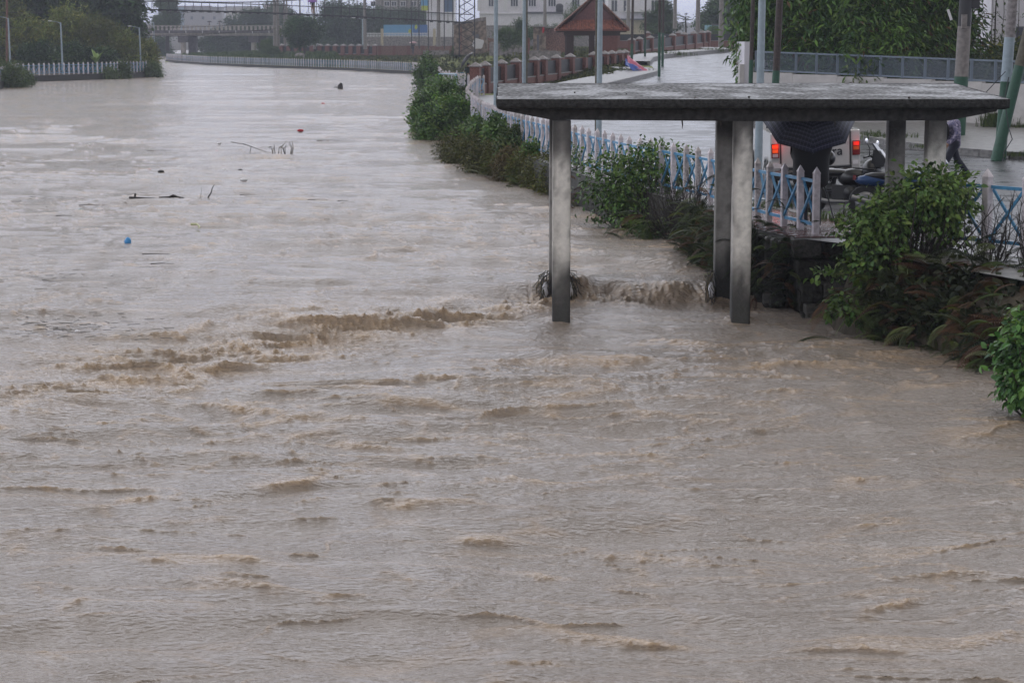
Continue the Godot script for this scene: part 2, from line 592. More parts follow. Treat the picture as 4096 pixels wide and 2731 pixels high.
# rolling crests: x, distance, half length, height, slant
var CRESTS := [[3.88, 25.8, 0.50, 0.085, 0.03], [2.80, 24.7, 0.42, 0.055, -0.35], [1.20, 16.5, 0.55, 0.050, -0.20], [0.30, 15.7, 0.22, 0.040, -0.25], [-3.50, 27.3, 0.62, 0.075, -0.5], [-4.9, 27.9, 0.35, 0.06, -0.3], [-3.45, 17.9, 0.24, 0.040, 0.2], [-0.75, 18.0, 0.50, 0.035, 0.1], [-2.55, 15.9, 0.62, 0.045, -0.2], [-2.15, 15.1, 0.40, 0.045, -0.5], [0.85, 13.9, 0.60, 0.040, -0.4], [-2.9, 22.6, 0.5, 0.05, -0.4], [-1.5, 21.0, 0.45, 0.045, -0.7], [-0.9, 24.4, 0.45, 0.06, -0.2], [1.2, 19.4, 0.35, 0.035, 0.5], [-1.7, 19.6, 0.5, 0.04, 0.1], [2.9, 14.6, 0.35, 0.04, 0.4], [0.1, 13.2, 0.3, 0.045, 0.0], [3.4, 19.0, 0.3, 0.035, 0.2], [-4.4, 21.6, 0.4, 0.04, 0.1]]

func make_water():
	n_warp = noise(3, 0.35, FastNoiseLite.TYPE_SIMPLEX_SMOOTH, 2)
	n_swell = noise(5, 0.16, FastNoiseLite.TYPE_SIMPLEX_SMOOTH, 2)
	n_ridge = noise(11, 0.50, FastNoiseLite.TYPE_SIMPLEX_SMOOTH, 4, FastNoiseLite.FRACTAL_RIDGED)
	n_chop = noise(17, 2.3, FastNoiseLite.TYPE_SIMPLEX_SMOOTH, 3, FastNoiseLite.FRACTAL_RIDGED)
	n_fine = noise(23, 5.0, FastNoiseLite.TYPE_SIMPLEX_SMOOTH, 2)
	n_patch = noise(29, 0.11, FastNoiseLite.TYPE_SIMPLEX_SMOOTH, 2)
	n_wave = noise(43, 0.8, FastNoiseLite.TYPE_SIMPLEX_SMOOTH, 1)
	n_froth = noise(53, 3.0, FastNoiseLite.TYPE_SIMPLEX_SMOOTH, 3, FastNoiseLite.FRACTAL_RIDGED)
	n_line = noise(47, 0.62, FastNoiseLite.TYPE_SIMPLEX_SMOOTH, 2)
	var ds := PackedFloat32Array()
	var y := 712.0
	while y > 44.5:
		var a := atan((y - 341.4) / 2000.0) + deg_to_rad(8.6253)
		ds.append(CAM_H / tan(a))
		y -= 0.85 if y > 110.0 else 0.5
	ds.append(400.0)
	ds.append(470.0)
	var us := PackedFloat32Array([-3.0, -1.8, -1.35])
	var nc := 700
	for i in nc + 1:
		us.append(-1.0 + 2.0 * i / nc)
	us.append_array([1.35, 1.8, 3.0])
	var w := us.size()
	var v := PackedVector3Array()
	var c := PackedColorArray()
	var uv := PackedVector2Array()
	v.resize(ds.size() * w)
	c.resize(ds.size() * w)
	uv.resize(ds.size() * w)
	var mud := Color(0.282, 0.240, 0.208)
	var foam := Color(0.48, 0.345, 0.225)
	var i := 0
	for d in ds:
		var far := smooth(34.0, 75.0, d)
		var amp := lerpf(1.0, 0.62, smooth(36.0, 50.0, d))
		var dz := clampf(d * d / 8480.0, 0.02, 2.0)
		var wide := 1.0 + dz * 6.0
		var oct := []
		for q in [0.22, 0.45, 0.9, 1.8, 3.6, 7.2]:
			var keep := smooth(dz * 1.6, dz * 4.0, q)
			if keep > 0.02:
				oct.append([1.0 / q, q * [0.046, 0.050, 0.042, 0.032, 0.024, 0.012][[0.22, 0.45, 0.9, 1.8, 3.6, 7.2].find(q)] * keep, q * 37.0])
		var near_crests := []
		for q in CRESTS:
			if absf(d - q[1]) < 1.0:
				near_crests.append(q)
		for k in w:
			var x: float = us[k] * d * 0.275
			var z := -d
			var wx := n_warp.get_noise_2d(x * 0.8, z)
			var wz := n_warp.get_noise_2d(x * 0.8 + 61.0, z - 17.0)
			var t := wake(x, d)
			var patch := clampf(n_patch.get_noise_2d(x * 0.6, z) * 1.4 + 0.42, 0.0, 1.0)
			var gap := n_patch.get_noise_2d(x * 4.2 + 31.0, z * 7.0 - 11.0)
			var px := x * 0.45 + wx * 0.5
			var pz := z + wz * 0.5 + x * 0.08
			# chop of every size that the sheet can carry at this distance
			var h := 0.0
			for o in oct:
				var q: float = n_wave.get_noise_2d(px * o[0] + o[2], pz * o[0])
				h += (q * 0.55 + 0.42 - absf(q)) * o[1]
			h *= 0.75 + 0.7 * patch + 0.9 * t
			var ch := n_chop.get_noise_2d(px * 1.4, pz) * 0.5 + 0.5
			# thin broken crest lines
			var l1 := n_line.get_noise_2d(x * 0.40 + wx * 0.55, z + wz * 0.45 + x * 0.10)
			var k1 := exp(-l1 * l1 / ((0.0009 if l1 > 0.0 else 0.0060) * wide)) * smooth(0.05, 0.42, gap + patch * 0.35 - 0.06)
			var k2 := 0.0
			var k3 := 0.0
			var l2 := n_line.get_noise_2d(x * 0.75 + wz * 0.6 + 90.0, z * 1.9 + wx * 0.5 - 40.0)
			k2 = exp(-l2 * l2 / ((0.0012 if l2 > 0.0 else 0.0050) * wide)) * smooth(0.10, 0.45, patch * 0.6 - gap * 0.8)
			k3 = exp(-l2 * l2 / (0.006 * wide)) * clampf(0.45 + gap, 0.0, 1.0)
			var crest := maxf(k1, k2 * 0.8) * (0.35 + 0.7 * ch)
			h += (k1 * 0.016 + k2 * 0.010) * (0.35 + 0.9 * ch) * amp + k3 * 0.004
			# the churning wake
			if t > 0.04:
				var r := n_ridge.get_noise_2d(x * 0.62 + wx * 1.0, z * 1.05 + wz * 1.0 + x * 0.3) * 0.5 + 0.5
				h += (r * r * r - 0.25) * 0.15 * t
				crest = maxf(crest, smooth(0.60, 0.92, r) * smooth(0.08, 0.5, t))
			for q in near_crests:
				var a: float = (x - q[0]) / q[2]
				if absf(a) < 1.3:
					var o: float = (d - q[1]) - q[4] * (x - q[0]) + 0.34 * wx + 0.20 * (ch - 0.5)
					var env: float = exp(-a * a * a * a) * q[3] * (0.05 + 0.62 * ch)
					# steep towards the camera, long slope behind
					h += env * (exp(-o * o / 0.0050) if o < 0.0 else exp(-o * o / 0.12))
					crest = maxf(crest, exp(-o * o / 0.008) * smooth(1.2, 0.4, absf(a)) * (0.25 + 0.9 * ch))
			if d > 29.0 and d < 33.0:
				for q in [Vector2(0.74, 29.9), Vector2(3.44, 29.9), Vector2(0.735, 32.2), Vector2(3.41, 32.2)]:
					var e2 := Vector2(x - q.x, (d - q.y) - 0.16).length_squared()
					if e2 < 0.5:
						h += 0.09 * exp(-e2 / 0.05)
						crest = maxf(crest, 0.9 * exp(-e2 / 0.07) * ch * 1.5)
			var f := k3 * 0.40 * (0.3 + ch)
			var fall := exp(-pow((d - 32.28) / 0.34, 2.0)) if x > 0.6 and x < 5.3 else 0.0
			if crest > 0.03 or t > 0.08 or fall > 0.05:
				# froth drawn out in threads
				var fr := n_froth.get_noise_2d(x * 1.0 + wz * 0.5, z * 1.5 + wx * 0.4) * 0.5 + 0.5
				var fr2 := n_froth.get_noise_2d(x * 1.9, z * (2.2 - 0.9 * fall) + 30.0 + wx) * 0.5 + 0.5
				h += (fr * fr - 0.3) * 0.034 * (crest + 0.8 * t) + (fr2 - 0.45) * (0.020 * (crest + t) + 0.036 * fall * (0.4 + patch + ch))
				f = clampf(f + crest * (0.20 + 0.9 * fr * fr) + t * (0.05 + 0.55 * fr2 * fr) + fall * 0.25 * fr2, 0.0, 1.0)
			# the front of a crest leans downstream
			v[i] = Vector3(x + h * 0.2, water_level(x, d) + h, z + h * (0.45 + 0.5 * t) + crest * 0.015)
			uv[i] = Vector2(x + wx * 0.12, z + wz * 0.12)
			c[i] = mud.lerp(foam, f * 0.9)
			i += 1
	var n := PackedVector3Array()
	n.resize(v.size())
	var ix := PackedInt32Array()
	ix.resize((ds.size() - 1) * (w - 1) * 6)
	var at := 0
	for row in ds.size():
		for k in w:
			var o := row * w + k
			var a: Vector3 = v[o + 1 if k < w - 1 else o] - v[o - 1 if k > 0 else o]
			var b: Vector3 = v[o + w if row < ds.size() - 1 else o] - v[o - w if row > 0 else o]
			n[o] = a.cross(b).normalized()
			if row < ds.size() - 1 and k < w - 1:
				# rows run away from the camera
				ix[at] = o
				ix[at + 1] = o + w
				ix[at + 2] = o + 1
				ix[at + 3] = o + 1
				ix[at + 4] = o + w
				ix[at + 5] = o + w + 1
				at += 6
	var arr := []
	arr.resize(Mesh.ARRAY_MAX)
	arr[Mesh.ARRAY_VERTEX] = v
	arr[Mesh.ARRAY_NORMAL] = n
	arr[Mesh.ARRAY_TEX_UV] = uv
	arr[Mesh.ARRAY_COLOR] = c
	arr[Mesh.ARRAY_INDEX] = ix
	var m := ArrayMesh.new()
	m.add_surface_from_arrays(Mesh.PRIMITIVE_TRIANGLES, arr)
	struct("river_water", m, M.water)

func land_rows(ds: Array, x0: Callable, x1: Callable, n: int) -> Array:
	var rows := []
	for d in ds:
		var row := []
		var a: float = x0.call(d)
		var b: float = x1.call(d)
		for k in n + 1:
			var x := lerpf(a, b, pow(float(k) / n, 1.6))
			row.append(Vector3(x, land_y(x, d), -d))
		rows.append(row)
	return rows

func make_land():
	# wet road and everything level with it
	var ds := []
	var d := 12.0
	while d < 112.0:
		ds.append(d)
		d += 2.0
	var b := MB.new()
	b.sheet(land_rows(ds, func(q): return along(BANK, q) + 0.15, func(_q): return 70.0, 24), true)
	while d < 480.0:
		ds.append(d)
		d += 6.0
	var far := []
	for q in ds:
		if q >= 108.0:
			far.append(q)
	b.sheet(land_rows(far, func(q): return road_left(q) - 0.5, func(_q): return 160.0, 26), true)
	struct("road", b.mesh(), M.asphalt)
	# grassy bank between the river fence and the brick walls
	var g := MB.new()
	var rough := noise(41, 0.2)
	var rows := land_rows(far, func(q): return along(BANK, q) + 0.1, func(q): return maxf(road_left(q), along(BANK, q) + 2.0), 40)
	for row in rows:
		for k in range(2, 41):
			row[k].y += 0.22 * rough.get_noise_2d(row[k].x, row[k].z) + (0.0 if k < 36 else -0.02)
	g.sheet(rows, true)
	struct("grass_bank", g.mesh(), M.grass_ground)
	# land on the left bank, rising behind its fence
	var l := MB.new()
	var lr := []
	for q in range(60, 470, 5):
		var row := []
		var xl := along(LEFT, q)
		for k in 20:
			var x := xl - 140.0 * pow(k / 19.0, 1.8)
			row.append(Vector3(x, 0.82 + 0.05 * minf(xl - x, 30.0) * smooth(2.0, 8.0, xl - x), -q))
		lr.append(row)
	l.sheet(lr)
	struct("left_bank_ground", l.mesh(), M.earth)
	# retaining walls at the water's edge
	var wr := MB.new()
	var rows2 := [[], [], []]
	for q in range(112, 472, 3):
		var x := along(BANK, q)
		rows2[0].append(Vector3(x - 0.12, -1.0, -q))
		rows2[1].append(Vector3(x, land_y(x + 0.1, q), -q))
		rows2[2].append(Vector3(x + 0.4, land_y(x + 0.1, q) + 0.01, -q))
	wr.sheet(rows2)
	var rows3 := [[], [], []]
	for q in range(60, 470, 3):
		var x := along(LEFT, q)
		rows3[0].append(Vector3(x + 0.1, -1.0, -q))
		rows3[1].append(Vector3(x, 0.84, -q))
		rows3[2].append(Vector3(x - 0.5, 0.845, -q))
	wr.sheet(rows3, true)
	struct("embankment_wall", wr.mesh(), M.wet_stone)
	var hl := MB.new()
	var hn := noise(77, 0.006)
	var hr := []
	for q in [520.0, 600.0, 700.0, 800.0, 950.0, 1200.0, 1500.0]:
		var row := []
		for k in 41:
			var x := -500.0 + k * 25.0
			row.append(Vector3(x, -2.0 + (q - 520.0) * 0.017 + 6.0 * smooth(520.0, 900.0, q) * hn.get_noise_2d(x, q), -q))
		hr.append(row)
	hl.sheet(hr, true)
	struct("hills", hl.mesh(), M.earth)
	var bed := MB.new()
	bed.quad(Vector3(-400, -1.2, 20), Vector3(400, -1.2, 20), Vector3(400, -1.2, -540), Vector3(-400, -1.2, -540))
	struct("ground", bed.mesh(), M.earth)

# ---------------------------------------------------------------- the concrete shelter
func pave_y(d: float) -> float:
	return 1.13 - 0.09 * smooth(31.5, 39.0, d) + clampf(d - 70.0, 0.0, 60.0) * 0.004

func column_mesh(h0: float, h1: float, w: float, sd: int, dark: float) -> ArrayMesh:
	var b := MB.new()
	var f := noise(sd, 1.0)
	var prof := []
	var e := w * 0.5
	for s in 4:
		var a := s * PI * 0.5
		for q in [-0.98, -0.90, -0.5, 0.0, 0.5, 0.90]:
			var p := Vector2(e, q * e)
			if absf(q) > 0.95:
				p = Vector2(e - 0.012, -e + 0.008)
			prof.append(p.rotated(a))
	prof.append(prof[0])
	var rows := []
	var steps := int((h1 - h0) / 0.07)
	for i in steps + 1:
		var y := lerpf(h0, h1, float(i) / steps)
		var row := []
		for p in prof:
			var r := 1.0 + 0.016 * f.get_noise_3d(p.x * 9.0, y * 4.0, p.y * 9.0) - 0.10 * smooth(0.42, 0.75, f.get_noise_3d(p.x * 14.0, y * 12.0, p.y * 14.0 + 40.0))
			row.append(Vector3(p.x * r, y, p.y * r))
		rows.append(row)
	b.sheet(rows)
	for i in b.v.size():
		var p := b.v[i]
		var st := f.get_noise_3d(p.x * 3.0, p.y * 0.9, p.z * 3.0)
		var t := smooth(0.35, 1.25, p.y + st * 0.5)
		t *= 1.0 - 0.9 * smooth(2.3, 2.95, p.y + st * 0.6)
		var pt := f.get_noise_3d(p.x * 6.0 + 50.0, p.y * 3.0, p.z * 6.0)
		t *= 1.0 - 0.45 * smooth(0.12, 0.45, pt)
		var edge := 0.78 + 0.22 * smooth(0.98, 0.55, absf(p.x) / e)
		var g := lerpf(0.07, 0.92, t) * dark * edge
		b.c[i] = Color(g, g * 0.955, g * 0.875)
	return b.mesh()

func make_shelter():
	var t := thing("river_shelter", "dark flat-roofed concrete shelter on square columns standing in the flood water", "shelter", Vector3(3.4, 0, -31.0))
	var o := -t.position
	var top := func(z: float) -> float: return 3.36 + (-29.2 - z) * 0.0405
	var f := noise(51, 1.6)
	var f2 := noise(52, 6.0)
	# top skin
	var b := MB.new()
	var rows := []
	for i in 41:
		var row := []
		var z := lerpf(-29.2, -32.9, i / 40.0)
		for k in 121:
			var x := lerpf(-0.22, 7.22, k / 120.0)
			var e := minf(minf(k, 120 - k), minf(i, 40 - i) * 1.5)
			var rag := 0.035 if e < 1 else 0.0
			row.append(o + Vector3(x + rag * f2.get_noise_2d(z * 3.0, x) * (1.6 if k > 100 else 1.0), (top as Callable).call(z) + 0.010 * f.get_noise_2d(x, z * 1.5) + 0.004 * f2.get_noise_2d(x, z), z + rag * f2.get_noise_2d(x, z * 3.0)))
		rows.append(row)
	b.sheet(rows, true)
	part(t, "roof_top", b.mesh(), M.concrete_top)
	# ragged edge and underside
	var ring := []
	for k in 94:
		ring.append(Vector2(lerpf(-0.22, 7.22, k / 93.0), -29.2))
	for k in range(1, 47):
		ring.append(Vector2(7.22, lerpf(-29.2, -32.9, k / 46.0)))
	for k in range(1, 94):
		ring.append(Vector2(lerpf(7.22, -0.22, k / 93.0), -32.9))
	for k in range(1, 47):
		ring.append(Vector2(-0.22, lerpf(-32.9, -29.2, k / 46.0)))
	var lv := []
	for y in [-0.145, -0.125, -0.08, -0.03, 0.004]:
		var row := []
		for q in ring:
			var c := Vector2(3.5, -31.05)
			var dirv: Vector2 = Vector2(signf(q.x - c.x), 0) if (q.x < -0.2 or q.x > 7.2) else Vector2(0, signf(q.y - c.y))
			var push := 0.02 * f2.get_noise_3d(q.x * 1.5, y * 12.0, q.y * 1.5) + (0.012 if y > -0.1 else 0.0) - (0.05 if y < -0.13 else 0.0)
			row.append(o + Vector3(q.x + dirv.x * push, (top as Callable).call(q.y) + y + (0.012 * f2.get_noise_2d(q.x * 2.0, q.y * 2.0 + 7.0) if y < -0.1 else 0.0), q.y + dirv.y * push))
		lv.append(row)
	b = MB.new()
	b.sheet(lv, true)
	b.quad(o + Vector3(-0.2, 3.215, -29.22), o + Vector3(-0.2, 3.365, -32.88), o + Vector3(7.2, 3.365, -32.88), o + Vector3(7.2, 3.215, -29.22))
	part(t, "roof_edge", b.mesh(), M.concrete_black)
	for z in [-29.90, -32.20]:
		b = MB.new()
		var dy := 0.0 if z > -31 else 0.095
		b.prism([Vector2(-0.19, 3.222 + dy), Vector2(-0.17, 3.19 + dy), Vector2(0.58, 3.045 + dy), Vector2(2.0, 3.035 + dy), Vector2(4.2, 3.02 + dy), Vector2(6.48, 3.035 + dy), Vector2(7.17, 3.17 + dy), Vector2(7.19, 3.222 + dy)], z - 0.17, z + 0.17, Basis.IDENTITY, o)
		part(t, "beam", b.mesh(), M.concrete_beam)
	for x in [0.74, 3.44, 6.28]:
		b = MB.new()
		b.bar(o + Vector3(x, 3.14, -30.072), o + Vector3(x, 3.22, -32.028), 0.24, 0.2)
		part(t, "cross_beam", b.mesh(), M.concrete_beam)
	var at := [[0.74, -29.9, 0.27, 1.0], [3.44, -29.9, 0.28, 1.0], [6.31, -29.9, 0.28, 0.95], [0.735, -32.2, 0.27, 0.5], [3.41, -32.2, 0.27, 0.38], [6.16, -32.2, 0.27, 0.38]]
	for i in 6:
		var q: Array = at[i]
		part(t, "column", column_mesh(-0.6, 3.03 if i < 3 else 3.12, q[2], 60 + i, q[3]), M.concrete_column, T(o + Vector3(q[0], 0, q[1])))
	# bits hanging under the front beam
	var h := MB.new()
	for q in [[2.52, 0.12], [3.05, 0.07], [3.09, 0.1], [4.78, 0.08]]:
		h = MB.new()
		h.tube([o + Vector3(q[0], 3.04, -29.76), o + Vector3(q[0] + 0.008, 3.04 - q[1] * 0.6, -29.755), o + Vector3(q[0] + 0.004, 3.03 - q[1], -29.76)], [0.012, 0.010, 0.003], 5)
		part(t, "hanging_straw", h.mesh(), M.bark)
	# leaves and pebbles lying on the roof
	var leaf := leaf_mesh(0.55, 0.15)
	for q in [[2.72, -29.45, 0.10, "flat dark dead leaf lying near the roof's front edge"], [1.7, -30.2, 0.06, "small dark dead leaf on the left half of the roof"], [5.0, -31.8, 0.07, "small pale dead leaf towards the back of the roof"], [3.9, -32.2, 0.06, "small dead leaf by the middle of the roof's back edge"]]:
		var l := single("dead_leaf", leaf, M.bark, q[3], "leaf", T(Vector3(q[0], (top as Callable).call(q[1]) + 0.018, q[1]), Vector3.ONE * q[2], q[0] * 9.0), "dead leaves on the shelter roof")
		l.rotation.x = 0.1
	for q in [[5.78, -29.28, 0.022, "round dark pebble on the roof's front edge right of the middle"], [3.47, -29.45, 0.02, "round dark pebble near the roof edge above the middle column"], [0.95, -30.5, 0.015, "smallest dark pebble on the left part of the roof"]]:
		var pb := MB.new()
		pb.ball(Vector3(0, 0.6 * q[2], 0), Vector3(q[2], q[2] * 0.8, q[2]), 6, 8)
		single("pebble", pb.mesh(), M.bark, q[3], "pebble", T(Vector3(q[0], (top as Callable).call(q[1]) + 0.006, q[1])), "pebbles on the shelter roof")

# ---------------------------------------------------------------- the near bank: wall, steps, pavement
func make_bank_works():
	var b := MB.new()
	var rows := [[], [], [], []]
	var f := noise(71, 1.2)
	var d := 12.0
	var slope := [[], [], [], []]
	while d < 113.0:
		var x := along(BANK, d)
		if d < 29.6:
			var wob := 0.12 * f.get_noise_2d(d, 0)
			slope[0].append(Vector3(x - 0.75 + wob, -0.8, -d))
			slope[1].append(Vector3(x - 0.45 - wob, 0.25, -d))
			slope[2].append(Vector3(x - 0.15 + wob, 0.85, -d))
			slope[3].append(Vector3(x + 0.4, pave_y(d) - 0.01, -d))
		elif d > 31.25:
			rows[0].append(Vector3(x - 0.25 + 0.08 * f.get_noise_2d(d, 0), -1.0, -d))
			rows[1].append(Vector3(x - 0.12 + 0.10 * f.get_noise_2d(d, 3), 0.45, -d))
			rows[2].append(Vector3(x - 0.02 + 0.07 * f.get_noise_2d(d, 6), pave_y(d) - 0.02, -d))
			rows[3].append(Vector3(x + 0.35, pave_y(d) - 0.015, -d))
		d += 0.4
	b.sheet(rows)
	struct("retaining_wall", b.mesh(), M.wet_stone)
	var sl := MB.new()
	sl.sheet(slope)
	struct("bank_slope", sl.mesh(), M.earth)
	var wall := get_node("retaining_wall")
	# masonry that shows between the columns
	var sm := []
	for k in 5:
		var s := MB.new()
		s.bev(Vector3.ZERO, Vector3(1, 1, 1), 0.13)
		for i in s.v.size():
			s.v[i] += 0.06 * Vector3(f.get_noise_3dv(s.v[i] * 3.0 + Vector3.ONE * k * 9.0), f.get_noise_3dv(s.v[i] * 3.0 + Vector3(5, 1, k)), f.get_noise_3dv(s.v[i] * 3.0 + Vector3(k, 8, 3)))
		sm.append(s.mesh())
	for r in 5:
		var q := 31.42 + 0.1 * (r % 2)
		while q < 38.0:
			var l := rr(0.22, 0.36)
			var x := along(BANK, q)
			var y := 0.12 + r * 0.215
			part(wall, "stone", sm[rng.randi() % 5], M.wet_stone_pale if rng.randf() < 0.3 else M.wet_stone, T(Vector3(x - 0.16 + r * 0.028, y, -q - l * 0.5), Vector3(0.24, 0.205, l * 0.98), -0.2, rr(-0.05, 0.05), rr(-0.06, 0.06)))
			q += l
	# steps going down into the water
	var sb := MB.new()
	for k in 4:
		var z := -31.22 + k * 0.30
		sb.box(Vector3(6.0, 1.0 - k * 0.31 - 0.9, z - 0.35), Vector3(3.1, 1.78, 0.66))
	struct("stone_steps", sb.mesh(), M.wet_stone)
	var steps := get_node("stone_steps")
	for k in 4:
		var z := -31.21 + k * 0.30
		var yt := 1.125 - k * 0.31
		var x := 4.40 + k * 0.03
		var i := 0
		while x < 7.2:
			var l := rr(0.34, 0.52)
			var s := MB.new()
			s.bev(Vector3(0, -0.155, -0.18), Vector3(l - 0.015, 0.30, 0.40), 0.018)
			part(steps, "stone_block", s.mesh(), M.wet_stone if (i + k) % 3 else M.wet_stone_pale, T(Vector3(x + l * 0.5, yt + rr(-0.008, 0.008), z + rr(-0.012, 0.012)), Vector3.ONE, rr(-0.02, 0.02)))
			x += l
			i += 1
	# pavement beside the fence
	var p := MB.new()
	var pr := []
	d = 20.0
	while d < 112.0:
		var row := []
		var a := along(BANK, d) + 0.05
		var e := maxf(road_left(d), a + 0.5)
		if d < 31.3 and d > 30.4:
			a = maxf(a, 4.4)
		for k in 9:
			row.append(Vector3(lerpf(a, e, k / 8.0), pave_y(d), -d))
		pr.append(row)
		d += 0.5
	p.sheet(pr, true)
	struct("pavement", p.mesh(), M.walkway)
	var pave := get_node("pavement")
	var pm := MB.new()
	pm.bev(Vector3(0, 0.004, 0), Vector3(0.232, 0.022, 0.108), 0.006)
	var pmesh := pm.mesh()
	var row_i := 0
	d = 31.42
	while d < 37.4:
		var x := along(BANK, d) + 0.20 + (0.12 if row_i % 2 else 0.0)
		while x < road_left(d) - 0.2:
			part(pave, "paving_brick", pmesh, M.paver if rng.randf() < 0.65 else M.paver_pale, T(Vector3(x, pave_y(d) + rr(0.002, 0.009), -d), Vector3.ONE, -0.03 + rr(-0.02, 0.02), rr(-0.012, 0.012), rr(-0.008, 0.008)))
			x += 0.244
		d += 0.12
		row_i += 1
	# kerb of the near pavement, stone by stone
	var kb := MB.new()
	kb.bev(Vector3(0, -0.06, 0), Vector3(0.16, 0.22, 0.96), 0.02)
	var kmesh := kb.mesh()
	d = 31.0
	while d < 72.0:
		var x := road_left(d)
		var x2 := road_left(d + 0.97)
		part(pave, "kerb_stone", kmesh, M.kerb, T(Vector3((x + x2) * 0.5 - 0.05, pave_y(d) - 0.01 + rr(-0.01, 0.01), -d - 0.485), Vector3.ONE, -atan2(x2 - x, 0.97) + rr(-0.01, 0.01)))
		d += 1.0

# ---------------------------------------------------------------- picket fences
func post_mesh(w: float, h: float) -> ArrayMesh:
	var b := MB.new()
	b.bev(Vector3(0, (h - w) * 0.5, 0), Vector3(w, h - w, w), w * 0.08)
	var y := h - w
	var e := w * 0.52
	var tip := Vector3(0, h + w * 0.15, 0)
	b.box(Vector3(0, y + 0.006, 0), Vector3(w * 1.04, 0.014, w * 1.04))
	y += 0.013
	for k in 4:
		var a := Vector3(e, y, e).rotated(Vector3.UP, k * PI * 0.5)
		b.tri(a, a.rotated(Vector3.UP, PI * 0.5), tip)
	return b.mesh()

func path_points(table: Array, step: float) -> Array:
	# table of Vector3 corner points; points at even distance along it
	var out := [table[0]]
	var left := step
	for i in table.size() - 1:
		var a: Vector3 = table[i]
		var b: Vector3 = table[i + 1]
		var l := a.distance_to(b)
		var s := left
		while s <= l:
			out.append(a.lerp(b, s / l))
			s += step
		left = s - l
	return out

func picket_fence(label: String, pts: Array, h: float, w: float, fine: bool, group: String):
	var t := thing("picket_fence", label, "fence", pts[0], 0.0, group)
	var pm := post_mesh(w, h)
	var braces := MB.new()
	for i in pts.size():
		var p: Vector3 = pts[i] - pts[0]
		var q: Vector3 = pts[mini(i + 1, pts.size() - 1)] - pts[maxi(i - 1, 0)]
		part(t, "post", pm, M.white_paint_post if rng.randf() < 0.72 else M.dirty_paint_post, T(p + Vector3(0, rr(-0.02, 0.015), 0), Vector3.ONE, atan2(q.x, q.z) + rr(-0.06, 0.06), rr(-0.018, 0.018), rr(-0.018, 0.018)))
		if i == 0:
			continue
		var a: Vector3 = pts[i - 1] - pts[0]
		var u := Vector3.UP
		var dirv := (p - a).normalized()
		var g := dirv * w * 0.5
		var hi := h * 0.80
		var lo := h * 0.17
		var side := u.cross(dirv).normalized() * 0.024
		if fine:
			part(t, "rail", unit_box(), M.blue_paint, span(a + g + u * hi, p - g + u * hi, 0.035, 0.05))
			part(t, "rail", unit_box(), M.blue_paint, span(a + g + u * lo, p - g + u * lo, 0.035, 0.05))
			part(t, "brace", unit_box(), M.blue_paint, span(a + g * 1.2 + u * (hi - 0.035) + side, p - g * 1.2 + u * (lo + 0.035) + side, 0.03, 0.04))
			part(t, "brace", unit_box(), M.blue_paint, span(a + g * 1.2 + u * (lo + 0.035) - side, p - g * 1.2 + u * (hi - 0.035) - side, 0.03, 0.04))
		else:
			braces.bar(a + u * hi, p + u * hi, 0.035, 0.05)
			braces.bar(a + u * lo, p + u * lo, 0.035, 0.05)
			braces.bar(a + u * hi + side, p + u * lo + side, 0.03, 0.04)
			braces.bar(a + u * lo - side, p + u * hi - side, 0.03, 0.04)
	if not fine:
		part(t, "rails_and_braces", braces.mesh(), M.blue_paint).set_meta("kind", "stuff")

func ground_path(table: Array, step: float, y: Callable) -> Array:
	var c := []
	for q in table:
		c.append(Vector3(q[1], 0, -q[0]))
	var out := []
	for p in path_points(c, step):
		out.append(Vector3(p.x, y.call(p), p.z))
	return out

